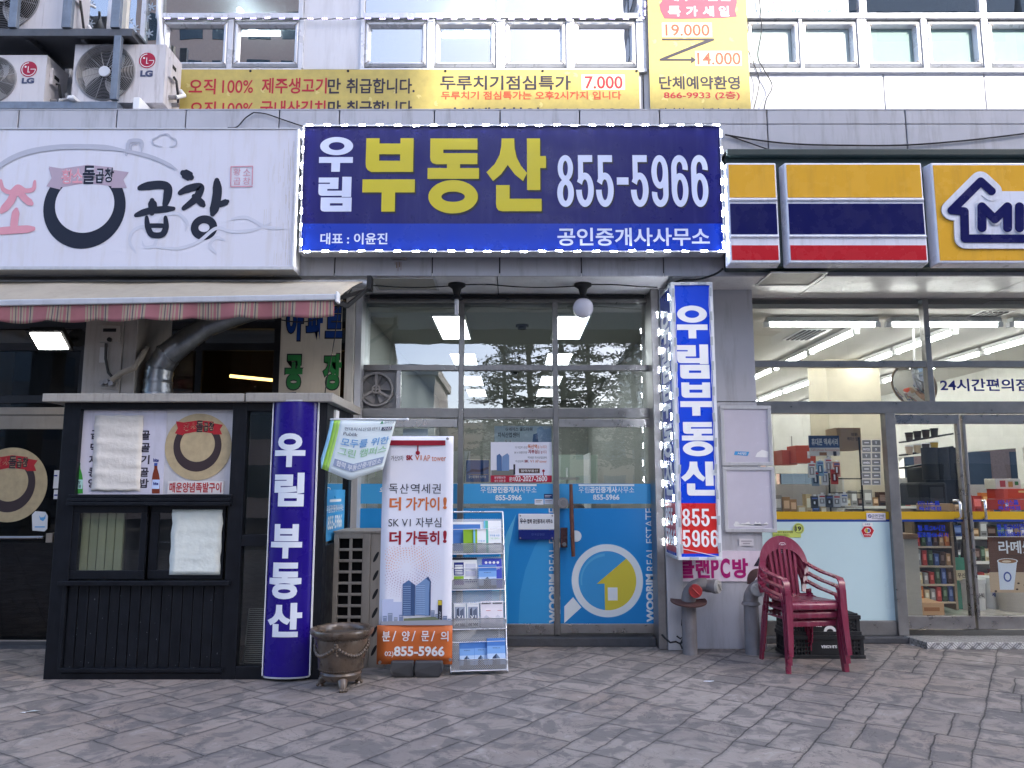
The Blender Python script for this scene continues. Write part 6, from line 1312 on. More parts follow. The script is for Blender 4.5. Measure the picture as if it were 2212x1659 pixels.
m.add([edge_pt(a, b) - Vector((0, .0055, 0)) for a, b in ((.81, .205), (.97, .205), (.97, .14), (.81, .14))], [(0, 1, 2, 3)], dd_); ptx('가산', .83, .145, .955, .2, M_white, .02)
ptx('모두를 위한', .23, .33, .97, .47, bb_, .012); ptx('그린 캠퍼스', .22, .5, .97, .64, gg_, .012)
qv = [edge_pt(.2 + .76 * i / 8, j) - Vector((0, .0055, 0)) for i in range(9) for j in (.73, .86)]; m.add(qv, [(2 * i, 2 * i + 1, 2 * i + 3, 2 * i + 2) for i in range(8)], gv); ptx('협력 부동산중개업소', .24, .745, .93, .845, M_white, .015)
m.build('print', pn)
# ------------------------------------------------------------------ brochure rack
Bm = Matrix.Translation((-.27, 6.56, 0)) @ Matrix.Rotation(rad(7), 4, 'Z')
br = thing('brochure_rack', 'leaning silver wire brochure rack with four full tiers, right of the standing banner', 'brochure rack', (-.27, 6.56, 0))
LOCB = Matrix.Translation((-.27, 6.56, 0)) @ Matrix.Rotation(rad(7), 4, 'Z')
M_wire = mat((.62, .63, .65), rough=.28, metal=.9, var=.08); hwB = .232
def mesh_mat():
    mm = bpy.data.materials.new('wire_mesh'); mm.use_nodes = True; nt = mm.node_tree; N = nt.nodes; L = nt.links; b = N['Principled BSDF']; b.inputs['Base Color'].default_value = (.6, .61, .63, 1); b.inputs['Metallic'].default_value = .8; b.inputs['Roughness'].default_value = .35
    tc = N.new('ShaderNodeTexCoord'); mp = N.new('ShaderNodeMapping'); mp.inputs['Rotation'].default_value = (0, rad(45), 0); mp.inputs['Scale'].default_value = (90, 90, 90); L.new(tc.outputs['Object'], mp.inputs[0])
    sx = N.new('ShaderNodeSeparateXYZ'); L.new(mp.outputs[0], sx.inputs[0]); outs = []
    for i in (0, 2):
        f = N.new('ShaderNodeMath'); f.operation = 'FRACT'; L.new(sx.outputs[i], f.inputs[0]); g = N.new('ShaderNodeMath'); g.operation = 'GREATER_THAN'; g.inputs[1].default_value = .42; L.new(f.outputs[0], g.inputs[0]); outs.append(g)
    mu = N.new('ShaderNodeMath'); mu.operation = 'MULTIPLY'; L.new(outs[0].outputs[0], mu.inputs[0]); L.new(outs[1].outputs[0], mu.inputs[1])
    tr = N.new('ShaderNodeBsdfTransparent'); mx = N.new('ShaderNodeMixShader'); L.new(mu.outputs[0], mx.inputs[0]); L.new(b.outputs[0], mx.inputs[1]); L.new(tr.outputs[0], mx.inputs[2]); L.new(mx.outputs[0], N['Material Output'].inputs[0]); return mm
M_mesh = mesh_mat()
m = MB(M=LOCB)
top = (.36, 1.29)
for s_ in (-1, 1): m.tube([(s_ * hwB, -.02, .008), (s_ * hwB, 0, .02), (s_ * hwB, top[0], top[1])], .0085, M_wire, 8); m.tube([(s_ * hwB, top[0] - .02, top[1] - .12), (s_ * (hwB - .02), .52, .01)], .0085, M_wire, 8)
m.cyl((-hwB, top[0], top[1]), (hwB, top[0], top[1]), .0085, M_wire, n=8); m.cyl((-hwB, .5, .06), (hwB, .5, .06), .006, M_wire, n=8)
m.build('frame', br)
tiers = [(.045, .30), (.355, .60), (.66, .88), (.95, 1.2)]
slope = top[0] / top[1]
for zb_, zt_ in tiers:
    yb = slope * zb_
    m = MB(M=LOCB); m.box(-hwB + .01, hwB - .01, yb - .075, yb - .072, zb_ - .01, zb_ + .075, M_mesh); m.box(-hwB + .01, hwB - .01, yb - .072, yb + .01, zb_ - .012, zb_ - .009, M_mesh)
    m.add([(-hwB + .01, yb + .012, zb_), (hwB - .01, yb + .012, zb_), (hwB - .01, slope * zt_ + .012, zt_ + .03), (-hwB + .01, slope * zt_ + .012, zt_ + .03)], [(0, 1, 2, 3)], M_mesh); o_ = m.build('tier', br)
    m = MB(M=LOCB); m.tube([(-hwB, yb, zb_ + .02), (-hwB + .01, yb - .075, zb_ + .065), (-hwB + .03, yb - .077, zb_ + .077), (hwB - .03, yb - .077, zb_ + .077), (hwB - .01, yb - .075, zb_ + .065), (hwB, yb, zb_ + .02)], .004, M_wire, 6)
    m.tube([(-hwB, yb - .077, zb_ - .01), (hwB, yb - .077, zb_ - .01)], .004, M_wire, 6); m.tube([(-hwB, slope * zt_ - .02, zt_ - .06), (-hwB + .02, slope * zt_ - .08, zt_ - .055), (hwB - .02, slope * zt_ - .08, zt_ - .05), (hwB, slope * zt_ - .02, zt_ - .055)], .003, M_wire, 6); m.build('rail', o_)
def brochure(lab, tier, xc, w, h, dy, base, bits, tilt=0, grp='brochures in the wire rack'):
    zb_, zt_ = tiers[tier]; yb = slope * zb_; ang = math.atan(slope)
    Mx = LOCB @ Matrix.Translation((xc, yb - .065 + dy, zb_ - .004)) @ Matrix.Rotation(-ang, 4, 'X') @ Matrix.Rotation(rad(tilt), 4, 'Y')
    m = MB(M=Mx); m.box(-w / 2, w / 2, 0, .008, 0, h, base); k = 0
    for b in bits:
        k += 1
        if b[0] == 't': m.text(b[1], -w / 2 + b[2] * w, -w / 2 + b[3] * w, b[4] * h, b[5] * h, -.0012 - .0003 * k, b[6], .01)
        else: m.poly([(-w / 2 + a * w, c * h) for a, c in b[1]], -.0008 - .0003 * k, 0, b[2])
    o = m.build('brochure', loc=tuple(Mx.translation)); tag(o, lab, 'brochure', grp); return o
rc = lambda a, b, c, d: [(a, b), (c, b), (c, d), (a, d)]
wht = prt(232, 236, 244); lim = prt(132, 176, 40); lbl = prt(120, 190, 225); sk_ = [prt(70, 120, 190), prt(120, 165, 220), prt(180, 205, 235)]
tower = lambda: [('p', rc(.02, .02, .98, .5), sk_[2]), ('p', rc(.02, .5, .98, .75), sk_[1]), ('p', rc(.02, .75, .98, .98), sk_[0]), ('p', [(.28, .1), (.3, .38), (.5, .5), (.68, .36), (.7, .1)], prt(48, 62, 88)), ('p', [(.5, .1), (.5, .5), (.68, .36), (.7, .1)], prt(100, 122, 150)), ('p', rc(.02, .02, .98, .14), prt(60, 66, 66)), ('t', '제이원스타', .3, .7, .66, .70, prt(50, 60, 90))]
brochure('wide blue brochure at the back of the top rack tier', 3, -.09, .30, .27, .05, wht, [('p', rc(.1, .06, .9, .92), sk_[0])])
brochure('lime green folder in the top rack tier, left of the white booklet', 3, -.07, .105, .205, .02, lim, [('p', rc(.78, 0, 1, 1), prt(90, 140, 50))])
brochure('small white booklet with blue and green spine in the top rack tier', 3, .02, .11, .21, .01, wht, [('p', rc(0, 0, .14, 1), lbl), ('p', rc(.14, 0, .3, 1), lim), ('t', '그린 캠퍼스', .36, .92, .34, .42, gg_), ('t', '모두를 위한', .36, .92, .46, .53, bb_)])
brochure('larger white folder with teal spine at the right of the top rack tier', 3, .135, .155, .28, .04, wht, [('p', rc(0, 0, .1, 1), lbl), ('p', rc(.1, 0, .26, 1), prt(90, 180, 160)), ('t', '모두를 위한', .34, .9, .5, .56, bb_), ('t', '그린 캠퍼스', .34, .9, .41, .47, gg_)])
brochure('busy newspaper-like leaflet with purple blocks in the second rack tier', 2, -.115, .22, .26, .04, wht, [('p', rc(0, .93, 1, 1), M_bk), ('p', rc(.1, .42, .48, .85), nav)] + [('p', rc(.14, .46 + k * .055, .44, .49 + k * .055), wht) for k in range(6)] + [('p', rc(.1, .28, .48, .4), lim), ('p', rc(.1, .12, .48, .26), prt(90, 40, 120)), ('p', rc(.55, .6, .95, .8), prt(200, 205, 220)), ('p', rc(.55, .4, .95, .56), prt(190, 195, 215)), ('p', rc(.52, .2, .98, .24), nav)])
brochure('violet-blue leaflet with white dots at the back of the second rack tier', 2, .125, .17, .25, .05, prt(70, 84, 190), [('p', arc(.2 + k * .2, .86, .075, .05, 0, 360, 6)[:-1], wht) for k in range(4)] + [('t', '지식산업센터', .3, .9, .62, .70, wht)])
brochure('steel-blue tower brochure in the second rack tier, in front of the violet leaflet', 2, .08, .155, .2, .0, sk_[1], tower())
for k, (x, lb) in enumerate(((-.155, 'white tower leaflet at the left end of the third rack tier'), (-.045, 'white tower leaflet second from left in the third rack tier'))):
    brochure(lb, 1, x, .1, .2, .02, wht, [('p', rc(.08, .3, .92, .85), prt(150, 160, 180)), ('p', [(.2, .35), (.22, .75), (.42, .82), (.45, .35)], prt(70, 80, 100)), ('p', [(.5, .35), (.5, .68), (.8, .8), (.85, .35)], prt(90, 100, 122)), ('t', 'V1', .25, .75, .38, .5, wht), ('p', rc(.1, .08, .4, .18), M_bk), ('p', rc(.5, .08, .9, .18), M_bk)])
for k, (x, lb) in enumerate(((.065, 'pale grey leaflet with black header, third from left in the third rack tier'), (.16, 'pale grey leaflet with black header at the right end of the third rack tier'))):
    brochure(lb, 1, x, .095, .215, .02, prt(222, 218, 226), [('p', rc(.1, .88, .9, .96), M_bk), ('t', '독산역 역세권', .16, .84, .9, .94, wht), ('p', [(.3, .15), (.32, .4), (.5, .48), (.72, .4), (.75, .15)], prt(196, 196, 210)), ('p', rc(.5, .62, .9, .64), prt(200, 110, 110))])
for x, dy, lb in ((-.1, .01, 'deep blue tower brochure at the left of the bottom rack tier'), (.015, .02, 'deep blue tower brochure in the middle of the bottom rack tier'), (.14, .0, 'lighter blue tower brochure at the right of the bottom rack tier')):
    brochure(lb, 0, x, .125 if x < .1 else .155, .215 if x < .1 else .24, dy, sk_[0], tower())
# ================================================================== right-hand things
# ------------------------------------------------------------------ stacked plastic chairs
M_ch = mat(C(122, 34, 60), rough=.3, var=.12, scale=6, coat=.3, dirt=.4, dcol=(.30, .16, .20), dscale=7, name='plastic')
def make_chair(lab):
    t = thing('plastic_chair', lab, 'chair', (0, 0, 0), 'stacked red plastic chairs')
    m = MB(); n = 7                                                    # seat of slats between front and rear bands
    prof = [(-.245, .362), (-.25, .395), (-.232, .418), (-.19, .424), (-.05, .415), (.08, .408), (.17, .412), (.215, .43)]
    for k in range(n):
        x = (k - (n - 1) / 2) * .062
        m.strip([(x, y, z) for y, z in prof[3:]], (1, 0, 0), .054, .009, M_ch)
    m.strip([(-.235, -.2, .424), (-.12, -.2, .421), (0, -.2, .42), (.12, -.2, .421), (.235, -.2, .424)], (0, 1, 0), .06, .01, M_ch)
    for k in range(12):
        xa, xb = -.235 + .47 * k / 12, -.235 + .47 * (k + 1) / 12
        m.add([(x, y - .012 * math.cos(x / .235 * 1.57), z) for x in (xa, xb) for y, z in prof[:4]], [(j, j + 1, 4 + j + 1, 4 + j) for j in range(3)], M_ch, True)
        m.add([(x, y - .012 * math.cos(x / .235 * 1.57) + .006, z) for x in (xa, xb) for y, z in prof[:4]], [(4 + j, 4 + j + 1, j + 1, j) for j in range(3)], M_ch, True)
    m.strip([(-.2, .19, .42), (0, .195, .418), (.2, .19, .42)], (0, 1, .2), .06, .01, M_ch)
    for s in (-1, 1): m.strip([(s * .228, -.24, .41), (s * .228, -.1, .41), (s * .222, .1, .403), (s * .205, .21, .43)], (1, 0, .3 * s), .045, .01, M_ch)
    m.build('seat', t)
    m = MB(); A = []
    for k in range(25):
        a = rad(-16 + 212 * k / 24); w = .232; x = w * math.cos(a); z = .665 + .205 * math.sin(a) if math.sin(a) > -.05 else .66 + .30 * math.sin(a)
        A.append((x, .20 + (z - .43) * .22, z))
    m.strip(A, [Vector((p[0] * .9, .05, p[2] - .62)) for p in A], [.055 + .065 * max(0, math.sin(rad(-16 + 212 * k / 24))) ** 2 for k in range(25)], .012, M_ch)
    for k in range(6):
        f = k - 2.5; xb, xt = f * .046, f * .053
        zt_ = .815 - .005 * f * f; m.strip([(xb, .21, .425), (xb * 1.02, .225, .5), ((xb + xt) / 2, .252, .62), (xt, .285, zt_)], (1, 0, 0), [.03, .026, .027, .03], .010, M_ch)
    m.build('backrest', t)
    for s in (-1, 1):
        m = MB()
        m.strip([(s * .225, .262, .70), (s * .262, .2, .665), (s * .288, .06, .63), (s * .288, -.12, .615), (s * .283, -.22, .605), (s * .279, -.252, .575), (s * .277, -.262, .5)], [Vector((1, .2 * s, 0))] * 2 + [Vector((1, 0, 0))] * 5, [.05, .055, .058, .06, .062, .062, .058], .014, M_ch)
        for q in (): m.strip([(s * .232, .24, .62 - q * .065), (s * .27, .12, .575 - q * .055), (s * .287, -.05, .55 - q * .045), (s * .284, -.235, .535 - q * .035)], (0, .1, 1), .03, .011, M_ch)
        m.build('armrest', t)
        m = MB(); m.strip([(s * .277, -.262, .52), (s * .272, -.268, .40), (s * .278, -.278, .2), (s * .29, -.292, 0)], (1, 0, 0), [.058, .066, .056, .046], .018, M_ch)
        m.strip([(s * .258, -.24, .43), (s * .262, -.255, .2), (s * .274, -.272, 0)], (0, 1, 0), [.06, .048, .036], .012, M_ch); m.build('leg', t)
        m = MB(); m.strip([(s * .222, .2, .47), (s * .232, .225, .3), (s * .245, .27, 0)], (1, .1, 0), [.05, .05, .042], .016, M_ch)
        m.strip([(s * .236, .19, .44), (s * .246, .215, .25), (s * .256, .255, 0)], (0, 1, 0), [.055, .05, .038], .012, M_ch); m.build('leg', t)
    m = MB(); wt = mat((.6, .5, .55), rough=.6)
    m.strip([(-.036, .236 + .028, .852), (-.022, .236 + .032, .868), (.022, .236 + .032, .868), (.036, .236 + .028, .852)], (0, .2, 1), .005, .002, wt)
    m.text('MINI', -.02, .02, .846, .858, .262, wt, .03); m.build('print', t)
    return t
ch = make_chair('bottom plastic chair of the red stack, its legs ending highest at the rear'); base = Vector((2.465, 6.86, 0)); 
labs = ['lowest plastic chair of the red stack, with a full seat front below the others', 'middle plastic chair of the red stack, between the lowest and the top one', 'top plastic chair of the red stack, its slatted back and white print in full view']
for k in range(3):
    o = ch if k == 0 else dup(ch); o.location = base + Vector((.0 + .004 * k, -.026 * k, .072 * k)); o.rotation_euler = (0, 0, rad(8)); o.scale = (.88, 1, 1); o['label'] = labs[k]
# ------------------------------------------------------------------ black crates
M_cr2 = mat((.011, .012, .014), rough=.42, var=.25)
def crate(lab, x0, x1, y0, y1, z0, h, words):
    t = thing('plastic_crate', lab, 'crate', ((x0 + x1) / 2, y0, z0), 'black plastic crates')
    m = MB(); w = .012
    for a, b in ((z0, z0 + .03), (z0 + h - .035, z0 + h)): m.box(x0 - .008, x1 + .008, y0 - .008, y0 + w, a, b, M_cr2); m.box(x0 - .008, x1 + .008, y1 - w, y1 + .008, a, b, M_cr2); m.box(x0 - .008, x0 + w, y0 + w, y1 - w, a, b, M_cr2); m.box(x1 - w, x1 + .008, y0 + w, y1 - w, a, b, M_cr2)
    for q in range(2):
        yy = y0 if q == 0 else y1 - w
        xs_ = [x0, x0 + .03, x0 + (x1 - x0) * .28, x0 + (x1 - x0) * .3, x0 + (x1 - x0) * .68, x0 + (x1 - x0) * .7, x1 - .03, x1]
        for a, b, solid in ((xs_[0], xs_[1], 1), (xs_[1], xs_[2], 0), (xs_[2], xs_[3], 1), (xs_[3], xs_[4], 2), (xs_[4], xs_[5], 1), (xs_[5], xs_[6], 0), (xs_[6], xs_[7], 1)):
            if solid: m.box(a, b, yy if solid == 1 else yy + .004, yy + w, z0 + .03, z0 + h - .035, M_cr2)
            else:
                n = 6
                for k in range(n + 1): x = a + (b - a) * k / n; m.box(x - .006, x + .006, yy + .002, yy + w, z0 + .03, z0 + h - .035, M_cr2)
                for k in range(5): z = z0 + .03 + (h - .065) * k / 4; m.box(a, b, yy + .003, yy + w, z - .005, z + .005, M_cr2)
    for xx in (x0, x1 - w):
        n = 9
        for k in range(n + 1): y = y0 + w + (y1 - y0 - 2 * w) * k / n; m.box(xx, xx + w, y - .008, y + .008, z0 + .03, z0 + h - .035, M_cr2)
        m.box(xx + .002, xx + w, y0 + w, y1 - w, z0 + .06, z0 + .075, M_cr2)
    m.build('body', t, bevel=.002)
    m = MB(); m.box(x0 + w, x1 - w, y0 + w, y1 - w, z0 + .006, z0 + .014, M_cr2); m.build('base', t)
    m = MB(); Y = y0 + .002
    for tx, a, b, c, d in words:
        q = MB(); q.text(tx, 0, b - a, 0, d - c, Y, M_white, .03); m.add([(x0 + b - v.x, v.y, z0 + d - v.z) for v in q.v], q.f, M_white)
    if h < .2: m.ring(x0 + .36, z0 + .03, .055, .05, .03, .022, Y, M_white, 16, 0, 180)
    m.build('print', t)
    return t
cx0, cx1, cy0, cy1 = 2.47, 3.13, 7.1, 7.46
crate('bottom black crate behind the red chairs, with upside-down white lettering', cx0, cx1, cy0, cy1, .0, .2, [('SLB KOREA', .28, .42, .09, .115), ('SLB', .44, .5, .08, .12)])
crate('upper black crate in the stack behind the red chairs, lid on top', cx0 + .01, cx1 - .02, cy0 + .01, cy1, .202, .17, [('SPI', .24, .29, .07, .1)])
m = MB()
for k in range(13): x = cx0 + .02 + (cx1 - cx0 - .06) * k / 12; m.box(x - .006, x + .006, cy0 + .02, cy1 - .01, .374, .384, M_cr2)
for k in range(9): y = cy0 + .025 + (cy1 - cy0 - .05) * k / 8; m.box(cx0 + .014, cx1 - .034, y - .006, y + .006, .3745, .385, M_cr2)
m.box(cx0 + .014, cx1 - .034, cy0 + .016, cy0 + .03, .374, .389, M_cr2)
tag(m.build('crate_lid', loc=(2.8, 7.1, .374)), 'black slatted crate lid lying on the upper crate behind the red chairs', 'crate lid')
# ------------------------------------------------------------------ standpipes
M_pipe = mat(C(128, 126, 128), rough=.62, var=.16, scale=7, dirt=.6, dcol=(.16, .09, .06), dscale=5, bump=.15); M_rust = mat((.10, .05, .045), rough=.7, var=.3)
def standpipe(lab, x, zc, red, both):
    Y = 7.3; r = .067; t = thing('standpipe', lab, 'fire standpipe', (x, Y, 0)); m = MB()
    m.cyl((x, Y, 0), (x, Y, zc - .12), r, M_pipe, n=22); m.lathe([(r, 0), (r + .018, .01), (r + .012, .03), (r, .036)], (x, Y, zc - .18), M_pipe, 22)
    pth = [(x, Y, zc - .12)] + [(x + .0 + .12 * (1 - math.cos(rad(a))), Y - .03 * math.sin(rad(a)), zc - .12 + .13 * math.sin(rad(a))) for a in range(0, 91, 15)]
    m.tube(pth + [(x + .16, Y - .03, zc + .01)], [r, r * .98, r * .96, r * .95, r * .93, r * .92, r * .9, r * .9, r * .9], M_pipe, 20); m.build('pipe', t)
    def outlet(p, d, cm):
        p, d = Vector(p), Vector(d).normalized(); q = MB(); q.cyl(p, p + d * .09, .058, M_pipe, n=20); q.cyl(p + d * .07, p + d * .1, .064, M_pipe, n=20); q.build('outlet', t)
        q = MB(); q.cyl(p + d * .1, p + d * .125, .062, cm, r1=.056, n=24); e = d.cross(Vector((0, 0, 1))).normalized(); a = (e * .7 + Vector((0, 0, .7))).normalized()
        c0 = p + d * .129; q.strip([c0 - a * .048, c0 + a * .048], e - a * e.dot(a), .014, .014, cm); q.build('cap', t, bevel=.004)
    cr_ = mat((.42, .03, .028), rough=.4, coat=.3); cw = mat((.5, .49, .46), rough=.45, dirt=.4, dscale=8)
    if both: outlet((x + .045, Y - .03, zc - .03), (-.1, -1, -.05), cr_); outlet((x + .16, Y - .03, zc), (1, -.75, 0), cw)
    else: outlet((x + .03, Y - .03, zc - .02), (-.05, -1, 0), cw); outlet((x + .16, Y - .03, zc), (1, -.7, 0), cw)
    q = MB(); 
    if both: q.ring(0, 0, .165, .165, r, r, 0, M_rust, 28, 165, 375, d=.014); Mx = Matrix.Translation((x, Y, zc - .13)) @ Matrix.Rotation(rad(-78), 4, 'X')
    else: q.ring(0, 0, .135, .135, r * .9, r * .9, 0, M_rust, 28, -5, 185, d=.014); Mx = Matrix.Translation((x + .09, Y - .01, zc + .02)) @ Matrix.Rotation(rad(-14), 4, 'X') @ Matrix.Rotation(rad(20), 4, 'Z')
    q.v = [Mx @ v for v in q.v]; q.build('collar', t)
z_ = ZZ(1266, 7.25)
standpipe('grey standpipe with one red and one white cap, nearer the glass door', XX(1489, 1350, 7.3), z_, 1, True)
standpipe('grey standpipe with white caps, half hidden behind the red chairs', XX(1624, 1350, 7.3), z_, 0, False)
m = MB(); xq = XX(1468, 1300, YP - .02); m.box(xq - .012, xq + .012, YP - .025, YP - .002, ZZ(1338, YP), ZZ(1218, YP), M_cream); tag(m.build('cable_duct', loc=(xq, YP, ZZ(1338, YP))), 'thin cream cable cover running down the pillar beside the standpipe', 'cable cover')
m = MB(); m.tube([P(1474, 1338, 7.44), P(1473, 1350, 7.43), P(1482, 1362, 7.4), P(1485, 1374, 7.38), P(1482, 1384, 7.36), P(1468, 1390, 7.36), P(1460, 1386, 7.38), P(1448, 1388, 7.38), P(1436, 1378, 7.42), P(1422, 1362, 7.6)], .009, M_cable, 8); m.tube([P(1462, 1374, 7.38), P(1470, 1380, 7.36), P(1478, 1372, 7.36), P(1470, 1392, 7.36), P(1474, 1402, 7.34)], .008, M_cable, 8)
tag(m.build('power_cable', loc=P(1470, 1390, 7.36)), 'tangle of black power cable at the foot of the pillar by the standpipe', 'cable')
# ------------------------------------------------------------------ aluminium tread step
def tread():
    mm = bpy.data.materials.new('tread_plate'); mm.use_nodes = True; nt = mm.node_tree; N = nt.nodes; L = nt.links; b = N['Principled BSDF']; b.inputs['Base Color'].default_value = (.42, .42, .43, 1); b.inputs['Metallic'].default_value = .75; b.inputs['Roughness'].default_value = .45
    tc = N.new('ShaderNodeTexCoord'); outs = []
    for r_, sc in ((45, 1), (-45, 1)):
        mp = N.new('ShaderNodeMapping'); mp.inputs['Rotation'].default_value = (rad(r_), rad(r_), rad(r_)) if False else (0, rad(r_), rad(r_)); mp.inputs['Scale'].default_value = (22, 22, 22); L.new(tc.outputs['Object'], mp.inputs[0])
        c = N.new('ShaderNodeTexChecker'); c.inputs['Scale'].default_value = 1; L.new(mp.outputs[0], c.inputs[0]); w = N.new('ShaderNodeTexWave'); w.inputs['Scale'].default_value = 1.0; L.new(mp.outputs[0], w.inputs[0]); mu = N.new('ShaderNodeMath'); mu.operation = 'MULTIPLY'; L.new(c.outputs['Fac'], mu.inputs[0]); L.new(w.outputs['Fac'], mu.inputs[1]); outs.append(mu)
    ad = N.new('ShaderNodeMath'); ad.operation = 'MAXIMUM'; L.new(outs[0].outputs[0], ad.inputs[0]); L.new(outs[1].outputs[0], ad.inputs[1])
    bp = N.new('ShaderNodeBump'); bp.inputs['Strength'].default_value = .7; bp.inputs['Distance'].default_value = .006; L.new(ad.outputs[0], bp.inputs['Height']); L.new(bp.outputs[0], b.inputs['Normal'])
    mr = N.new('ShaderNodeMapRange'); mr.inputs[3].default_value = .24; mr.inputs[4].default_value = .5; L.new(ad.outputs[0], mr.inputs[0]); L.new(mr.outputs[0], b.inputs['Base Color']); return mm
M_tread = tread(); zst = zs['bot'] - .055; yf = 7.5; ybk = YS - .06
xf0, xb0 = XX(2003, 1400, yf), XX(1952, 1365, ybk)
m = MB(); vs = [(xf0, yf, 0), (8, yf, 0), (8, ybk, 0), (xb0, ybk, 0)]
m.add(vs + [(x, y, zst) for x, y, z in vs], [(0, 1, 5, 4), (4, 5, 6, 7), (3, 0, 4, 7), (1, 2, 6, 5), (2, 3, 7, 6)], M_tread)
tag(m.build('tread_step', loc=(5, yf, 0), bevel=.006), 'aluminium tread plate step in front of the convenience store doors', 'step')
# ------------------------------------------------------------------ lamps under the soffit
def fixture(t, u, v, Y):
    c = P(u, v, Y); c.z = ZS; m = MB(); m.lathe([(.0, -.001), (.085, -.001), (.085, -.022), (.07, -.03), (.045, -.05), (.035, -.09), (.03, -.12), (.05, -.135), (.06, -.155), (.0, -.156)], c, M_blk2, 20); m.build('base', t); return c
a = P(1259, 606, 7.3); t = thing('globe_lamp', 'white glass globe lamp under the soffit, right of the bare bulb', 'lamp', (a.x, 7.3, ZS)); c = fixture(t, 1259, 606, 7.3)
m = MB(); m.ball((c.x, c.y, c.z - .24), .1, mat((.70, .68, .75), rough=.12, var=0, coat=.5), 32, 20); m.build('globe', t)
a = P(987, 606, 7.3); t = thing('bulb_lamp', 'bare compact bulb lamp under the soffit above the white banner', 'lamp', (a.x, 7.3, ZS)); c = fixture(t, 987, 606, 7.3)
m = MB(); m.cyl((c.x, c.y, c.z - .2), (c.x, c.y, c.z - .156), .022, M_white, n=14)
for dx, dy in ((-.012, 0), (.012, 0), (0, .014)): m.tube([(c.x + dx, c.y + dy, c.z - .2), (c.x + dx, c.y + dy, c.z - .3), (c.x + dx * .5, c.y + dy * .5, c.z - .31)], .008, mat((.8, .8, .82), rough=.2, var=0), 8)
m.build('bulb', t)
m = MB(); pts = []
for u in range(760, 1440, 20): pts.append(P(u, 612 + 9 * abs(math.sin((u - 760) / 680 * 2.5 * math.pi)) , 7.3))
for p in pts: p.z = min(p.z, ZS - .006)
m.tube(pts, .006, M_cable, 6); tag(m.build('lamp_cable', loc=pts[0]), 'black cable looping between the two lamps along the soffit', 'cable')
# ventilation fan in the office transom
t = thing('ventilation_fan', 'round grey ventilation fan set in the office window, left', 'fan', P(814, 842, YF - .02)); c = P(814, 842, YF); r = abs(P(851, 842, YF).x - c.x)
M_vf = mat(C(158, 156, 154), rough=.5, dirt=.4, dscale=8)
m = MB(); m.ring(c.x, c.z, r, r, r * .9, r * .9, YF - .05, M_vf, 40, d=.06); 
for k in range(3): a = rad(90 + k * 120); m.strip([(c.x + r * .2 * math.cos(a), YF - .045, c.z + r * .2 * math.sin(a)), (c.x + r * .92 * math.cos(a), YF - .045, c.z + r * .92 * math.sin(a))], (-math.sin(a), 0, math.cos(a)), .022, .012, M_vf)
m.ring(c.x, c.z, r * .26, r * .26, r * .18, r * .18, YF - .055, M_vf, 24, d=.02); m.cyl((c.x, YF - .05, c.z), (c.x, YF - .01, c.z), r * .1, M_vf, n=14)
for k in range(4): a = rad(k * 90); m.strip([(c.x, YF - .05, c.z), (c.x + r * .2 * math.cos(a), YF - .05, c.z + r * .2 * math.sin(a))], (-math.sin(a), 0, math.cos(a)), .014, .01, M_vf)
m.build('guard', t); m = MB()
for k in range(5):
    a = rad(20 + k * 72); vs = []
    for i in range(5):
        rr = r * (.2 + .66 * i / 4)
        for s in (-1, 1): aa = a + s * .42; vs.append((c.x + rr * math.cos(aa), YF - .012 + .014 * s, c.z + rr * math.sin(aa)))
    m.add(vs, [(2 * i, 2 * i + 1, 2 * i + 3, 2 * i + 2) for i in range(4)], mat(C(140, 138, 138), rough=.5), True)
m.build('blade', t)
MB().disc(c.x, c.z, r * .93, r * .93, YF + .004, mat((.2, .2, .2), rough=.6), 40).build('shutter', t)
# ------------------------------------------------------------------ plaques, stickers and posters at the office front
y = YF - .026
t = thing('plaque', 'white plaque with black writing over a blue strip, on the office door frame', 'plaque', P(1158, 1165, y)); m = MB(); m.pb(1120, 1110, 1197, 1144, y - .01, .01, mat((.8, .82, .84), rough=.2, var=.02)); m.build('panel', t, bevel=.002)
m = MB(); m.pb(1120, 1145, 1197, 1166, y - .01, .01, prt(28, 44, 120, rough=.25)); m.build('panel', t, bevel=.002)
m = MB(); m.pt('우수', 1123, 1120, 1137, 1131, y - .012, M_bk, .02); m.pt('협력 공인중개사 사무소', 1139, 1121, 1194, 1131, y - .012, M_bk, .03); m.pt('한국감정원', 1148, 1152, 1176, 1157, y - .012, prt(80, 100, 160), 0); m.build('lettering', t)
m = MB()
for u, v in ((1124, 1114), (1193, 1114), (1124, 1162), (1193, 1162)): a = P(u, v, y); MB().cyl((a.x, y - .016, a.z), (a.x, y - .01, a.z), .008, M_ss, n=10).build('bolt', t)
for lab, u0, v0, u1, v1, cc in (('small white sticker beside the door lock, lower left of three', 1155, 1078, 1174, 1090, (226, 230, 236)), ('small dark blue sticker beside the door lock, topmost of three', 1175, 1067, 1194, 1077, (40, 62, 110)), ('small pale grey sticker beside the door lock, right of the white one', 1176, 1078, 1195, 1089, (200, 208, 222))):
    m = MB(); m.pb(u0, v0, u1, v1, YF - .001, .001, prt(*cc)); m.pr(u0 + 2, v0 + 3, u1 - 3, v0 + 4, YF - .0025, M_bk if cc[0] > 100 else M_white); m.pr(u0 + 2, v0 + 6, u1 - 6, v0 + 6.8, YF - .0025, M_bk if cc[0] > 100 else M_white); tag(m.build('sticker', loc=P(u0, v1, YF)), lab, 'sticker')
yi = YF + .03
t = thing('window_poster', 'white tower poster with a red footer, fixed on the middle glass panel', 'poster', P(1126, 1042, yi)); yo = YF - .002; m = MB(); m.pb(1060, 955, 1192, 1042, yo, .002, M_bw); m.build('sheet', t)
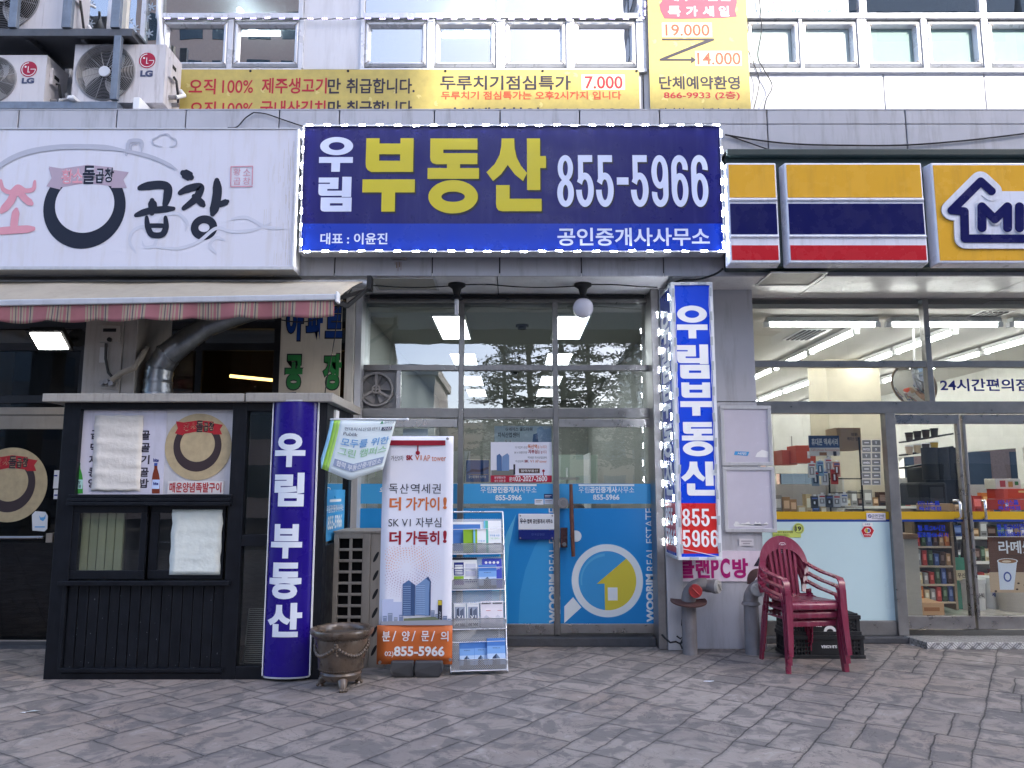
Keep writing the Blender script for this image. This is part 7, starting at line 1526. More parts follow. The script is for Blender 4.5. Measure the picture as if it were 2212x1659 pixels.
m = MB(); Y = yo - .002; m.pr(1060, 1027, 1192, 1042, Y, prt(180, 40, 66)); m.pt('분양홍보관', 1068, 1029, 1092, 1034, Y - .001, M_white, .01); m.pt('상시 오픈 중', 1068, 1036, 1092, 1041, Y - .001, M_white, .01); m.pt('문의', 1100, 1030, 1112, 1040, Y - .001, M_white, .02); m.pt('02-2027-2600', 1113, 1027.5, 1182, 1040, Y - .001, M_white, .025)
m.pt('더 가깝게 1호선', 1113, 964, 1139, 969, Y, dk, 0); m.pt('독산역', 1140, 960, 1160, 969, Y, org, .03); m.pt('을 누리다', 1161, 962, 1181, 969, Y, org, 0); m.pt('SK V1 브랜드타운', 1111, 975, 1139, 980, Y, dk, 0); m.pt('자부심', 1141, 971, 1161, 980, Y, cr, .03); m.pt('을 높이다', 1162, 973, 1181, 980, Y, cr, 0)
m.pt('역세권 지식산업센터', 1140, 986, 1181, 991, Y, dk, 0); m.pt('가산2차', 1113, 994, 1131, 999, Y, dk, 0); m.pt('SK', 1133, 993.5, 1142, 999, Y, cr, .04); m.pt('V1', 1145, 993.5, 1153, 999, Y, org, 0); m.pt('AP tower', 1156, 993.5, 1181, 999.5, Y, org, 0)
m.pr(1121, 1012, 1166, 1022, Y, prt(90, 70, 60)); m.pt('협력부동산', 1125, 1014, 1162, 1020, Y - .001, M_white, .01); a = P(1174, 1017, Y); m.disc(a.x, a.z, .014, .014, Y, cr, 14); m.pr(1173, 1018, 1175, 1027, Y, cr)
m.pp([(1061, 1027), (1061, 1016), (1110, 1014), (1112, 1027)], Y, 0, prt(120, 124, 118)); m.pp([(1073, 1017), (1073, 984), (1079, 980), (1084, 986), (1084, 1017)], Y - .0003, 0, bl[0]); m.pp([(1084, 1017), (1085, 986), (1096, 979), (1100, 984), (1100, 1017)], Y - .0006, 0, bl[1]); m.pr(1109, 1003, 1113, 1025, Y - .001, dk)
m.build('print', t)
t = thing('window_poster', 'pale tower poster inside the middle glass panel, behind the red-footed poster', 'poster', P(1130, 960, yi + .03)); m = MB(); m.pb(1068, 920, 1192, 985, yi + .03, .002, prt(200, 212, 222)); m.build('sheet', t)
m = MB(); Y = yi + .028; m.pt('에이스 골드타워', 1099, 923, 1150, 931, Y, dk, .015); m.pt('지식산업센터', 1075, 934, 1122, 945, Y, dk, .02); m.pt('G', 1092, 924, 1097, 930, Y, M_bk, .02)
for u in (1090, 1099): m.pr(u, 949, u + 6, 956, Y, M_white); m.pt('G', u + 1.5, 950, u + 4.5, 955, Y - .001, M_bk, .02)
m.pp([(1158, 957), (1160, 925), (1170, 921), (1176, 928), (1190, 924), (1190, 957)], Y, 0, bl[3]); m.pp([(1150, 957), (1152, 938), (1161, 936), (1163, 957)], Y - .0004, 0, bl[0]); m.build('print', t)
t = thing('plaque', 'dark blue framed plaque with a handshake, inside the glass left of the tower poster', 'plaque', P(1031, 1045, yi)); m = MB(); m.pb(1005, 992, 1058, 1043, yi, .012, prt(196, 190, 170)); m.pb(1007, 994, 1056, 1041, yi - .004, .004, prt(62, 92, 150)); m.build('panel', t, bevel=.003)
m = MB(); Y = yi - .006; m.pp([(1008, 1020), (1020, 1013), (1035, 1015), (1055, 1008), (1055, 1013), (1038, 1020), (1020, 1019), (1008, 1024)], Y, 0, prt(30, 40, 90)); m.pt('공인중개사 사무소', 1012, 1027, 1050, 1033, Y, M_white, .01); m.pr(1010, 1024.5, 1054, 1025.2, Y, prt(190, 160, 90)); m.build('print', t)
t = thing('window_poster', 'small white notice sheet inside the left glass door above the banner', 'poster', P(900, 940, yi)); m = MB(); m.pb(870, 926, 924, 1000, yi, .002, M_bw); 
for u in (872, 888, 905): m.pr(u, 942, u + 14, 948, yi - .002, prt(70, 84, 110))
m.build('sheet', t)
# ------------------------------------------------------------------ store stickers
y = YS - .008
t = thing('sticker', 'yellow-green age notice sticker with the number 19 on the frosted store glass', 'sticker', P(1700, 1160, y)); m = MB()
gy = prt(198, 212, 110); m.pb(1669, 1146, 1730, 1161, y, .002, gy); a = P(1725, 1142, y); e = P(1737, 1142, y); m.disc(a.x, a.z, e.x - a.x, e.x - a.x, y - .001, gy, 30); m.build('sheet', t)
m = MB(); m.ring(a.x, a.z, (e.x - a.x) * .8, (e.x - a.x) * .8, (e.x - a.x) * .72, (e.x - a.x) * .72, y - .002, M_bk, 30); m.pt('19', 1718, 1137, 1731, 1147, y - .002, M_bk, .05); m.pt('19세 미만 청소년에게', 1671, 1147.5, 1712, 1151.5, y - .002, M_bk, .01); m.pt('술·담배를 팔지 않습니다.', 1671, 1153, 1705, 1158, y - .002, prt(90, 140, 60), .0); m.build('print', t)
t = thing('sticker', 'red hexagonal shop sticker on the frosted store glass', 'sticker', P(1874, 1161, y)); m = MB(); m.pp([(1859, 1146), (1866, 1136), (1882, 1136), (1890, 1146), (1882, 1161), (1866, 1161)], y, .002, M_white); m.pp([(1860.5, 1146), (1867, 1137), (1881, 1137), (1888, 1146), (1881, 1160), (1867, 1160)], y - .001, 0, prt(190, 30, 44)); m.pb(1863, 1129, 1885, 1136, y, .002, M_white); m.build('sheet', t)
m = MB(); a = P(1874, 1146, y); m.disc(a.x, a.z, .032, .026, y - .002, M_white, 20); m.disc(a.x - .01, a.z, .016, .022, y - .003, prt(190, 170, 60), 14); m.disc(a.x + .012, a.z, .012, .018, y - .0035, prt(90, 90, 160), 14); m.pt('즉석판매점', 1867, 1153.5, 1881, 1157, y - .002, M_white, .02); m.pt('스피또', 1868, 1130.5, 1880, 1134.5, y - .002, nav, .02); m.build('print', t)
t = thing('sticker', 'white no-smoking sticker on the yellow band of the store window', 'sticker', P(1890, 1122, y)); m = MB(); m.pb(1872, 1108, 1913, 1124, y, .002, prt(225, 222, 232)); m.build('sheet', t); m = MB(); a = P(1878.5, 1115, y); m.ring(a.x, a.z, .018, .018, .012, .012, y - .002, nav, 20); m.strip([(a.x - .01, y - .002, a.z + .01), (a.x + .01, y - .002, a.z - .01)], (1, 0, 1), .004, .0005, nav); m.pt('금연구역', 1883, 1111, 1909, 1118, y - .002, dk, .0); m.pr(1883, 1120, 1908, 1120.8, y - .002, dk); m.build('print', t)
# payment marks on the window
m = MB(); wl = mat((.62, .63, .63), rough=.5); marks = ['', 'T', 'PAYCO', 'OK', 'T', 'b', 'mtic', '', '', '', '', '']
pq = thing('sticker', 'sheet of grey payment marks in two columns on the store window', 'sticker', P(1881, 1030, y))
dkg = prt(120, 124, 124)
for k in range(14):
    c_, r_ = k % 2, k // 2; u = 1862 + c_ * 21 ; v = 950 + r_ * 14.2
    m.pr(u, v, u + 19.5, v + 12.6, y + .001, wl); m.pr(u + .7, v + .7, u + 18.8, v + 11.9, y, dkg)
    tx = ['', 'T', 'PAYCO', 'OK', 'T', 'b', 'mtic', '', '', '', '', '', '', ''][k]
    if tx: m.pt(tx, u + (3 if len(tx) > 2 else 7), v + 4, u + (17 if len(tx) > 2 else 12), v + 9, y - .001, M_white, .03)
    else: m.pr(u + 5, v + 5, u + 15, v + 7.5, y - .001, wl)
m.build('print', pq)
# ------------------------------------------------------------------ loose cables and litter
def cable(lab, uv, Y, r=.007):
    p = [P(u, v, Y if not isinstance(Y, list) else Y[i]) for i, (u, v) in enumerate(uv)]; fine = []
    for i in range(len(p) - 1):
        a, b, c, d = p[max(i - 1, 0)], p[i], p[i + 1], p[min(i + 2, len(p) - 1)]
        for k in range(6): t = k / 6; fine.append(.5 * ((2 * b) + (c - a) * t + (2 * a - 5 * b + 4 * c - d) * t * t + (3 * b - a - 3 * c + d) * t ** 3))
    m = MB(); m.tube(fine + [p[-1]], r, M_cable, 6); tag(m.build('cable', loc=p[0]), lab, 'cable')
cable('long black cable sagging over the store sign to the right', [(1566, 291), (1640, 303), (1720, 311), (1840, 314), (1960, 313), (2100, 302), (2240, 285)], YA - .02, .008)
cable('thin black cable from the blue signboard down to the store sign', [(1567, 290), (1600, 302), (1640, 316), (1660, 323)], YA - .02, .006)
cable('thin cable curving from the fascia top to the blue signboard', [(548, 243), (575, 246), (610, 258), (655, 273)], YA - .02, .006)
cable('thin cable sagging from the fascia top onto the white signboard', [(548, 243), (530, 255), (512, 274), (492, 276)], YA - .03, .006)
cable('dark cable hanging down the wall right of the vertical gold banner', [(1638, -20), (1645, 60), (1637, 120), (1650, 150), (1668, 185), (1655, 215), (1650, 240)], YU - .06, .006)
cable('pale thin wire hanging beside the vertical gold banner', [(1612, 30), (1616, 60), (1612, 95), (1625, 130), (1640, 175), (1628, 236)], YU - .05, .005)
cable('brown cables drooping from the soffit corner above the projecting sign', [(1562, 580), (1545, 592), (1510, 603), (1470, 606), (1440, 618)], [6.9, 6.95, 7.0, 7.1, 7.2], .01)
cable('thin cable hanging across the cream lettered board', [(735, 640), (727, 700), (718, 760), (708, 810), (702, 850)], 7.3, .005)
cable('thin cable looping from the booth roof edge', [(640, 848), (612, 850), (595, 856), (588, 868)], 6.3, .006)
cable('dark cable from the awning arm along the cream board', [(760, 625), (720, 672), (660, 695), (600, 690), (552, 680)], 7.2, .006)
def litter(lab, u, v, w, h, col, ang):
    c = PZ(u, v, .004); rr = random.Random(u); m = MB(); n = 9; e = Vector((math.cos(ang), math.sin(ang), 0)); f = Vector((-e.y, e.x, 0))
    pts = [c + e * w * math.cos(2 * math.pi * k / n) * rr.uniform(.7, 1.1) + f * h * math.sin(2 * math.pi * k / n) * rr.uniform(.7, 1.1) + Vector((0, 0, rr.uniform(.0, .006))) for k in range(n)]
    m.add([c + Vector((0, 0, .006))] + pts, [(0, 1 + k, 1 + (k + 1) % n) for k in range(n)], prt(*col)); tag(m.build('paper_scrap', loc=c), lab, 'litter', None)
litter('white paper scrap on the paving in front of the standpipe', 1531, 1472, .045, .012, (226, 230, 238), 0)
litter('crumpled white scrap on the paving by the tread step', 1971, 1394, .022, .018, (228, 228, 228), .5)
litter('pale trodden scrap on the paving at the far left', 70, 1537, .05, .02, (190, 196, 196), .4)
litter('tiny white fleck on the paving at the far left', 50, 1540, .02, .012, (215, 218, 222), 0)
# ================================================================== inside the shops
def lamp_panel(lab, x0, x1, y0, y1, z, e, name='ceiling_light', grp=None, cat='ceiling light'):
    t = thing(name, lab, cat, ((x0 + x1) / 2, y0, z), grp); m = MB(); m.box(x0, x1, y0, y1, z - .012, z - .002, mat((.9, .92, .95), emis=e, ecol=(.95, .97, 1), var=0)); m.build('diffuser', t)
    m = MB(); w = .02
    for a in ((x0 - w, x1 + w, y0 - w, y0), (x0 - w, x1 + w, y1, y1 + w), (x0 - w, x0, y0, y1), (x1, x1 + w, y0, y1)): m.box(*a, z - .018, z - .001, M_white)
    m.build('frame', t)
rows = ['nearest', 'second', 'third', 'farthest']
YLS = [(680, 730), (762, 788), (811, 831), (839, 855)]
for k, (a, b) in enumerate(YLS):
    ya, yb = PZ(1106, a, ZC).y, PZ(1106, b, ZC).y
    for s, x0, x1_ in (('left', -.86, -.52), ('right', .5, .84)): lamp_panel(f'{rows[k]} bright ceiling panel in the {s} row inside the office', x0, x1_, ya, yb, ZC, 2.6, grp='office ceiling lights')
for k, (u, v) in enumerate(((1128, 702), (1118, 766), (1112, 802))):
    p = PZ(u, v, ZC); m = MB(); m.cyl((p.x, p.y, ZC - .05), (p.x, p.y, ZC - .001), .05, M_blk2, n=14); m.cyl((p.x, p.y, ZC - .02), (p.x, p.y, ZC), .075, M_blk2, n=14); tag(m.build('sprinkler', loc=(p.x, p.y, ZC)), f'{rows[k]} small dark sprinkler on the office ceiling', 'sprinkler', 'office ceiling sprinklers')
# office furniture seen over the blue film
t = thing('office_desk', 'pale desk behind the glass door', 'desk', (.85, 8.6, .1)); m = MB(); mw2 = mat((.35, .27, .18), rough=.5)
m.box(.35, 1.55, 8.5, 9.3, .82, .86, mw2); m.build('top', t); m = MB(); m.box(.37, .41, 8.5, 9.3, .1, .818, mw2); m.box(1.49, 1.53, 8.5, 9.3, .1, .818, mw2); m.box(.41, 1.49, 9.2, 9.24, .3, .818, mw2); m.build('side_panel', t)
for lab, x, y, w, h, d, c, nm in (('pale yellow file binder upright on the office desk', .83, 8.6, .2, .36, .1, (200, 205, 170), 'file_binder'), ('black file case beside the pale binder on the office desk', .96, 8.7, .12, .40, .12, (24, 24, 26), 'file_case'), ('kraft cardboard box on the office desk', .62, 8.62, .22, .12, .2, (150, 112, 76), 'cardboard_box'), ('brown leather bag lump on the office desk', .86, 8.56, .26, .09, .1, (96, 66, 42), 'leather_bag')):
    m = MB(); m.box(x, x + w, y, y + d, .862, .862 + h, prt(*c)); m.box(x + .02, x + w - .02, y - .003, y, .862 + h * .25, .862 + h * .8, prt(min(255, c[0] + 20), min(255, c[1] + 20), min(255, c[2] + 20))); tag(m.build(nm, loc=(x, y, .862), bevel=.012 if 'bag' not in nm else .04), lab, nm.replace('_', ' '))
t = thing('desk_lamp', 'dark jointed desk lamp on the office desk behind the door glass', 'desk lamp', (.70, 8.75, .862)); m = MB(); m.lathe([(0, 0), (.09, 0), (.09, .02), (.02, .03), (0, .03)], (.70, 8.75, .862), M_blk2, 16); m.tube([(.70, 8.75, .89), (.62, 8.75, 1.1), (.72, 8.75, 1.34)], .014, M_blk2, 8); m.build('arm', t); m = MB(); m.lathe([(.02, .1), (.05, .06), (.1, 0)], (.72, 8.75, 1.28), M_blk2, 16); m.build('shade', t)
t = thing('drip_stand', 'white pole stand with a small tray inside the office', 'stand', (.62, 9.5, .1)); m = MB(); m.cyl((.68, 9.6, .1), (.68, 9.6, 1.75), .012, M_white, n=8); m.lathe([(0, 0), (.14, 0), (.15, .03), (0, .03)], (.68, 9.6, 1.6), M_white, 16); m.build('pole', t)
t = thing('partition', 'grey partition panel standing deep inside the office', 'partition', (.3, 12, .1)); m = MB(); m.box(-1.6, 1.55, 12.2, 12.26, .1, 1.55, mat((.33, .34, .33), rough=.8)); m.build('panel', t); m = MB(); m.box(-1.6, 1.55, 12.18, 12.28, 1.55, 1.58, M_alu); m.build('rail', t)
MB_ = MB(); MB_.box(-1.62, -1.6, 9, 10.2, 1.9, 2.9, M_white); MB_.box(-1.598, -1.595, 9.05, 10.15, 1.95, 2.85, prt(196, 190, 90)); tag(MB_.build('wall_chart', loc=(-1.6, 9, 1.9)), 'yellow and white wall chart on the left wall inside the office', 'wall chart')
m = MB(); m.box(-1.4, -.4, 8.5, 9.1, .1, 1.0, prt(120, 78, 56)); tag(m.build('cabinet', loc=(-.9, 8.5, .1), bevel=.01), 'low brown cabinet behind the middle office glass', 'cabinet')
m = MB(); m.box(1.1, 1.12, 11.0, 11.9, 1.05, 2.0, M_white); m.box(.55, 1.55, 14, 14.05, 1.1, 2.1, prt(170, 185, 175)); tag(m.build('wall_map', loc=(1, 14, 1.1)), 'greenish wall map at the back right of the office', 'map')
# ------------------------------------------------------------------ store ceiling tubes
M_tube = mat((.95, .95, .9), emis=6, ecol=(1, .99, .96), var=0)
def tube_light(lab, p0, p1):
    p0, p1 = Vector(p0), Vector(p1); t = thing('tube_light', lab, 'ceiling light', p0, 'tube lights on the store ceiling'); m = MB(); m.cyl(p0, p1, .022, M_tube, n=8); m.build('tube', t)
    d = (p1 - p0).normalized(); sv = Vector((-d.y, d.x, 0)); m = MB(); m.strip([p0 + Vector((0, 0, .05)), p1 + Vector((0, 0, .05))], sv, .11, .05, M_white)
    for q in (p0, p1): m.box(q.x - .03, q.x + .03, q.y - .03, q.y + .03, q.z - .03, q.z + .03, M_white)
    m.build('batten', t)
zt2 = ZC2 - .09; word = ['first', 'second', 'third', 'fourth', 'fifth', 'sixth', 'seventh']
for k, x in enumerate((2.75, 4.1, 5.45, 6.7)):
    if x + 1.2 < 7.6: tube_light(f'{word[k]} tube from the left in the row along the store front ceiling', (x + .06, 8.35, zt2), (min(x + 1.28, 7.5), 8.35, zt2))
for r_, x in enumerate((3.98, 5.12, 6.3)):
    for k in range(6):
        y0 = 8.75 + k * 1.42; tube_light(f'{word[k]} tube from the front in the {("left", "middle", "right")[r_]} lengthwise row of the store ceiling', (x, y0, zt2), (x, y0 + 1.34, zt2))
m = MB(); a = PZ(1690, 686, ZC2); m.cyl((a.x, a.y, ZC2 - .03), (a.x, a.y, ZC2), .075, M_white, n=18); m.ball((a.x, a.y, ZC2 - .03), .06, M_blk2, 16, 10); tag(m.build('dome_camera', loc=(a.x, a.y, ZC2)), 'dark dome camera on the store ceiling near the window', 'camera')
for lab, u, v in (('square ceiling vent in the store, near the left tube row', 1790, 712), ('square ceiling vent in the store, toward the right edge', 2185, 672)):
    a = PZ(u, v, ZC2); m = MB(); 
    for k in range(5): m.box(a.x - .3 + .06 * k, a.x - .27 + .06 * k, a.y, a.y + .6, ZC2 - .015, ZC2 - .001, M_blk2)
    m.box(a.x - .33, a.x + .03, a.y - .04, a.y + .64, ZC2 - .006, ZC2 - .0005, M_white); tag(m.build('ceiling_vent', loc=(a.x, a.y, ZC2)), lab, 'vent')
t = thing('convex_mirror', 'round convex mirror hung inside the store window', 'mirror', P(1973, 832, 8.5)); c = P(1973, 832, 8.5)
Mq = Matrix.Translation(c) @ Vector((-.80, -.42, -.36)).to_track_quat('Z', 'Y').to_matrix().to_4x4()
m = MB(M=Mq); m.lathe([(0, .075), (.1, .066), (.18, .04), (.245, .0)], (0, 0, 0), mat((.8, .8, .8), rough=.04, metal=1, var=0), 36); m.build('mirror_face', t)
m = MB(M=Mq); m.lathe([(.245, .006), (.262, .004), (.262, -.015), (.2, -.03), (0, -.03)], (0, 0, 0), prt(150, 128, 100), 36); m.build('rim', t)
m = MB(); m.tube([(c.x + .03, c.y + .02, c.z), (c.x + .06, c.y + .03, ZC2 - .1)], .01, M_white, 8); m.build('hanger', t)
# counter and goods by the window
t = thing('store_counter', 'long wooden store counter along the window', 'counter', (3.3, 8.15, .1)); m = MB(); mcw = mat((.30, .17, .09), rough=.4, var=.2)
m.box(2.85, 4.2, 8.1, 8.7, .98, 1.03, mcw); m.build('top', t); m = MB(); m.box(2.85, 4.2, 8.12, 8.16, .1, .978, mat((.5, .46, .38))); m.build('front_panel', t)
t = thing('display_rack', 'wire rack of phone accessories behind the store window', 'display rack', (3.4, 8.25, 1.03)); m = MB(); x0, x1_ = XX(1790, 1020, 8.3), XX(1860, 1020, 8.3)
zt3 = ZZ(985, 8.3); m.cyl((x0, 8.3, 1.032), (x0, 8.3, zt3 + .2), .01, M_blk2, n=8); m.cyl((x1_, 8.3, 1.032), (x1_, 8.3, zt3 + .2), .01, M_blk2, n=8)
for k in range(4): z = 1.15 + k * .15; m.cyl((x0, 8.3, z), (x1_, 8.3, z), .006, M_blk2, n=8)
m.build('frame', t)
sgn = MB(); sgn.pb(1748, 941, 1813, 967, 8.27, .02, prt(60, 88, 132)); sgn.pb(1750, 967, 1814, 985, 8.27, .02, prt(222, 216, 208)); sgn.pt('휴대폰 액세서리', 1753, 947, 1810, 962, 8.268, M_white, .025); sgn.pt('Cell phone Accessories', 1752, 969, 1812, 976, 8.268, prt(200, 120, 70), 0); sgn.pr(1770, 977, 1786, 984, 8.267, prt(150, 100, 60)); sgn.pr(1800, 975, 1807, 985, 8.267, M_bk)
tag(sgn.build('display_sign', loc=P(1780, 985, 8.27)), 'blue and white phone accessory sign standing behind the store window', 'sign')
packs = [(1754, 1000, 'white'), (1772, 996, 'pale blue'), (1790, 990, 'white and red'), (1808, 998, 'pink'), (1762, 1018, 'grey blue'), (1782, 1016, 'white'), (1803, 1014, 'red'), (1760, 1072, 'dark'), (1776, 1068, 'white'), (1792, 1070, 'black and white'), (1808, 1069, 'pale grey'), (1824, 1066, 'white')]
cmap = {'white': (226, 226, 226), 'pale blue': (150, 186, 214), 'white and red': (230, 220, 220), 'pink': (224, 150, 140), 'grey blue': (120, 140, 160), 'red': (196, 70, 66), 'dark': (60, 62, 68), 'black and white': (70, 72, 80), 'pale grey': (196, 200, 204)}
rowlab = ['top', 'second', 'bottom']
for k, (u, v, cn) in enumerate(packs):
    Yk_ = 8.2 + .01 * (k % 3); h = 32 if k < 7 else 26; m = MB(); m.pb(u - 7.5, v, u + 7.5, v + h, Yk_, .02, prt(*cmap[cn])); m.pr(u - 5, v + 9, u + 5, v + h - 6, Yk_ - .002, prt(*[max(30, x - 70) for x in cmap[cn]])); m.pr(u - 6, v + 3, u + 6, v + 6, Yk_ - .002, prt(90, 110, 170) if k % 2 else prt(190, 70, 70)); m.pr(u - 3, v - 4, u + 3, v, Yk_ - .001, M_white); m.pr(u - 2, v + 11, u + 1.5, v + h - 9, Yk_ - .003, M_white)
    i = k if k < 4 else (k - 4 if k < 7 else k - 7); tag(m.build('accessory_pack', loc=P(u, v + h, Yk_)), f'{cn} accessory pack, {["leftmost", "second", "third", "fourth", "fifth"][i]} in the {rowlab[0 if k < 4 else 1 if k < 7 else 2]} row behind the store window', 'accessory pack', 'accessory packs behind the store window')
def carton(lab, u0, v0, u1, v1, Y, d, c, words=(), nm='cardboard_box'):
    m = MB(); m.pb(u0, v0, u1, v1, Y, d, prt(*c)); 
    for tx, a, b, c_, d_, mt in words:
        if tx: m.pt(tx, a, b, c_, d_, Y - .002, mt, .015)
        else: m.pr(a, b, c_, d_, Y - .002, mt)
    tag(m.build(nm, loc=P((u0 + u1) / 2, v1, Y), bevel=.004), lab, nm.split('_')[-1])
carton('brown napkin carton stacked above the payment marks in the store window', 1808, 924, 1860, 972, 8.45, .3, (168, 140, 110), [('정원', 1838, 935, 1852, 942, M_bk), ('케이스 냅킨', 1830, 944, 1858, 952, M_bk)])
carton('orange box with a white phone picture, left inside the store window', 1720, 962, 1762, 1000, 8.9, .3, (205, 80, 44), [('', 1744, 975, 1750, 990, M_white)])
carton('second orange box further left behind the store window', 1690, 972, 1722, 1004, 9.1, .3, (190, 84, 60))
carton('upper orange gift box of the pair by the right store door', 2168, 1056, 2228, 1078, 8.5, .3, (206, 66, 36), [('', 2200, 1060, 2226, 1064, prt(230, 190, 120))])
carton('lower orange gift box of the pair by the right store door', 2168, 1079, 2228, 1102, 8.5, .3, (198, 58, 34), [('', 2172, 1086, 2178, 1094, M_white)])
carton('white gift set box on the orange boxes by the right store door', 2150, 1034, 2205, 1056, 8.6, .2, (226, 222, 210), [('', 2160, 1038, 2172, 1052, prt(180, 60, 60)), ('', 2178, 1040, 2188, 1052, prt(190, 150, 80)), ('', 2192, 1040, 2200, 1048, prt(60, 130, 70))])
carton('kraft box on the counter behind the left store door', 2010, 1088, 2060, 1104, 8.5, .3, (160, 128, 92))
carton('low tan chocolate carton on the store floor by the shelf', 1988, 1302, 2040, 1330, 8.75, .35, (186, 150, 112), [('', 1996, 1312, 2030, 1320, prt(150, 100, 60))])
t = thing('coffee_machine', 'tall black coffee machine behind the store door glass', 'coffee machine', P(2050, 1080, 9.2)); m = MB(); m.pb(1988, 1042, 2048, 1092, 9.1, .5, M_blk2); m.pb(2004, 1008, 2084, 1090, 9.3, .5, M_blk2); m.build('body', t, bevel=.03); m = MB(); m.pb(2010, 1052, 2038, 1085, 9.09, .01, prt(60, 62, 66)); m.build('display', t)
for k, (u, v) in enumerate(((2015, 1018), (2040, 1018), (2062, 1018))): m = MB(); a = P(u, v, 9.2); m.cyl((a.x, 9.25, a.z - .1), (a.x, 9.25, a.z + .28), .09, M_blk2, n=18); m.build('hopper', t, bevel=.02)
t = thing('cup_stand', 'stand of stacked drink cups behind the left store door', 'cup stand', P(2000, 1040, 9.4)); m = MB()
for k in range(3): a, b = P(1950, 955 + k * 28, 9.5), P(2050, 938 + k * 28, 9.5); m.strip([a, b], (0, 1, 0), .2, .02, M_blk2)
m.build('shelf', t)
cc_ = [(60, 50, 44), (46, 40, 40), (58, 46, 40), (44, 42, 44), (190, 170, 150), (200, 180, 150), (60, 46, 40), (196, 160, 50), (200, 170, 60), (90, 60, 40)]
for k in range(10):
    r_ = k // 4 if k < 8 else 2; i = k % 4 if k < 8 else k - 4; u = 1962 + i * 18; v = 955 + r_ * 28 - i * 3; a = P(u, v, 9.45); m = MB(); m.cyl((a.x, 9.42, a.z + .005), (a.x, 9.42, a.z + .1), .035, prt(*cc_[k]), r1=.045, n=14); m.cyl((a.x, 9.42, a.z + .1), (a.x, 9.42, a.z + .115), .048, M_white if k > 3 else M_blk2, n=14)
    tag(m.build('drink_cup', loc=(a.x, 9.42, a.z)), f'stacked drink cup, {word[i]} from the left on the {["top", "middle", "lowest"][r_]} tier of the cup stand', 'cup', 'drink cups on the stand')
# shelf with goods, bins and buckets seen through the left door
t = thing('goods_shelf', 'wooden store shelf of snacks behind the left door', 'shelf', P(2010, 1330, 9.2)); xs0_, xs1_ = XX(1975, 1200, 9.25), XX(2052, 1200, 9.25); m = MB()
for v in (1180, 1222, 1262, 1300, 1335): z = ZZ(v, 9.2); m.box(xs0_, xs1_, 9.2, 9.65, z - .02, z, mat((.5, .42, .3), rough=.5))
m.build('board', t); m = MB(); m.box(xs0_ - .03, xs0_, 9.2, 9.65, .1, 1.25, mat((.22, .16, .1))); m.box(xs1_, xs1_ + .03, 9.2, 9.65, .1, 1.25, mat((.22, .16, .1))); m.box(xs0_, xs1_, 9.64, 9.66, .1, 1.25, mat((.1, .08, .06))); m.build('side_panel', t)
rr = random.Random(4); colw = ['red', 'dark brown', 'cream', 'dark green', 'tan', 'grey', 'blue', 'orange']; cold = [(170, 50, 40), (70, 46, 34), (206, 190, 150), (50, 78, 50), (170, 134, 94), (150, 150, 148), (60, 84, 140), (206, 116, 50)]
for r_, v in enumerate((1180, 1222, 1262, 1300)):
    z = ZZ(v, 9.2); n = 6
    for i in range(n):
        w = (xs1_ - xs0_) / n; h = rr.uniform(.12, .19); c = cold[(i * 3 + r_ * 5) % 8]; m = MB(); m.box(xs0_ + i * w + .008, xs0_ + (i + 1) * w - .008, 9.22, 9.4, z + .001, z + h, prt(*c)); m.box(xs0_ + i * w + .02, xs0_ + (i + 1) * w - .02, 9.218, 9.22, z + h * .35, z + h * .75, prt(*[min(240, x + 60) for x in c]))
        tag(m.build('snack_box', loc=(xs0_ + i * w, 9.22, z), bevel=.004), f'{colw[(i * 3 + r_ * 5) % 8]} snack box, {word[i]} from the left on the {["top", "second", "third", "lowest"][r_]} store shelf', 'snack box', 'snack boxes on the store shelf')
t = thing('newspaper_stand', 'newspaper stand inside the left store door', 'newspaper stand', P(1950, 1300, 8.5)); m = MB(); xn0, xn1 = XX(1932, 1230, 8.5), XX(1972, 1230, 8.5)
for k in range(4): z = .25 + k * .22; m.strip([(xn0, 8.5, z), (xn0, 8.6, z + .2)], (1, 0, 0), .012, .012, M_blk2); m.box(xn0, xn1, 8.49, 8.5, z, z + .04, M_blk2)
m.box(xn0, xn1, 8.62, 8.64, .1, 1.15, M_blk2); m.build('frame', t)
for k in range(3): z = .27 + k * .22; m = MB(); m.add([(xn0 + .02, 8.52, z), (xn1 - .02, 8.52, z), (xn1 - .02, 8.6, z + .19), (xn0 + .02, 8.6, z + .19)], [(0, 1, 2, 3)], prt(190, 190, 186)); m.add([(xn0 + .04, 8.555, z + .11), (xn1 - .04, 8.555, z + .11), (xn1 - .04, 8.575, z + .15), (xn0 + .04, 8.575, z + .15)], [(0, 1, 2, 3)], prt(110, 120, 150)); o = m.build('newspaper', loc=(xn0, 8.52, z)); o.modifiers.new('solid', 'SOLIDIFY').thickness = .012; tag(o, f'folded newspaper on the {["lowest", "middle", "top"][k]} pocket of the newspaper stand', 'newspaper', 'newspapers in the stand')
Mgn = mat(C(72, 168, 138), rough=.45); c = PZ(2072, 1318, .02); t = thing('umbrella_bin', 'tall green plastic bin full of umbrellas behind the left store door', 'bin', (c.x, c.y, .02)); m = MB(); hbn = .62
m.lathe([(0, .01), (.17, .01), (.21, hbn), (.225, hbn), (.225, hbn + .03), (.205, hbn + .03), (.165, .05), (0, .05)], (c.x, c.y, .02), Mgn, 28); m.build('body', t); m = MB(); m.box(c.x - .12, c.x + .05, c.y - .215, c.y - .2, .4, .52, prt(216, 206, 170)); m.text('우산통', c.x - .11, c.x + .04, .43, .49, c.y - .2165, M_bk, .02); m.build('label', t)
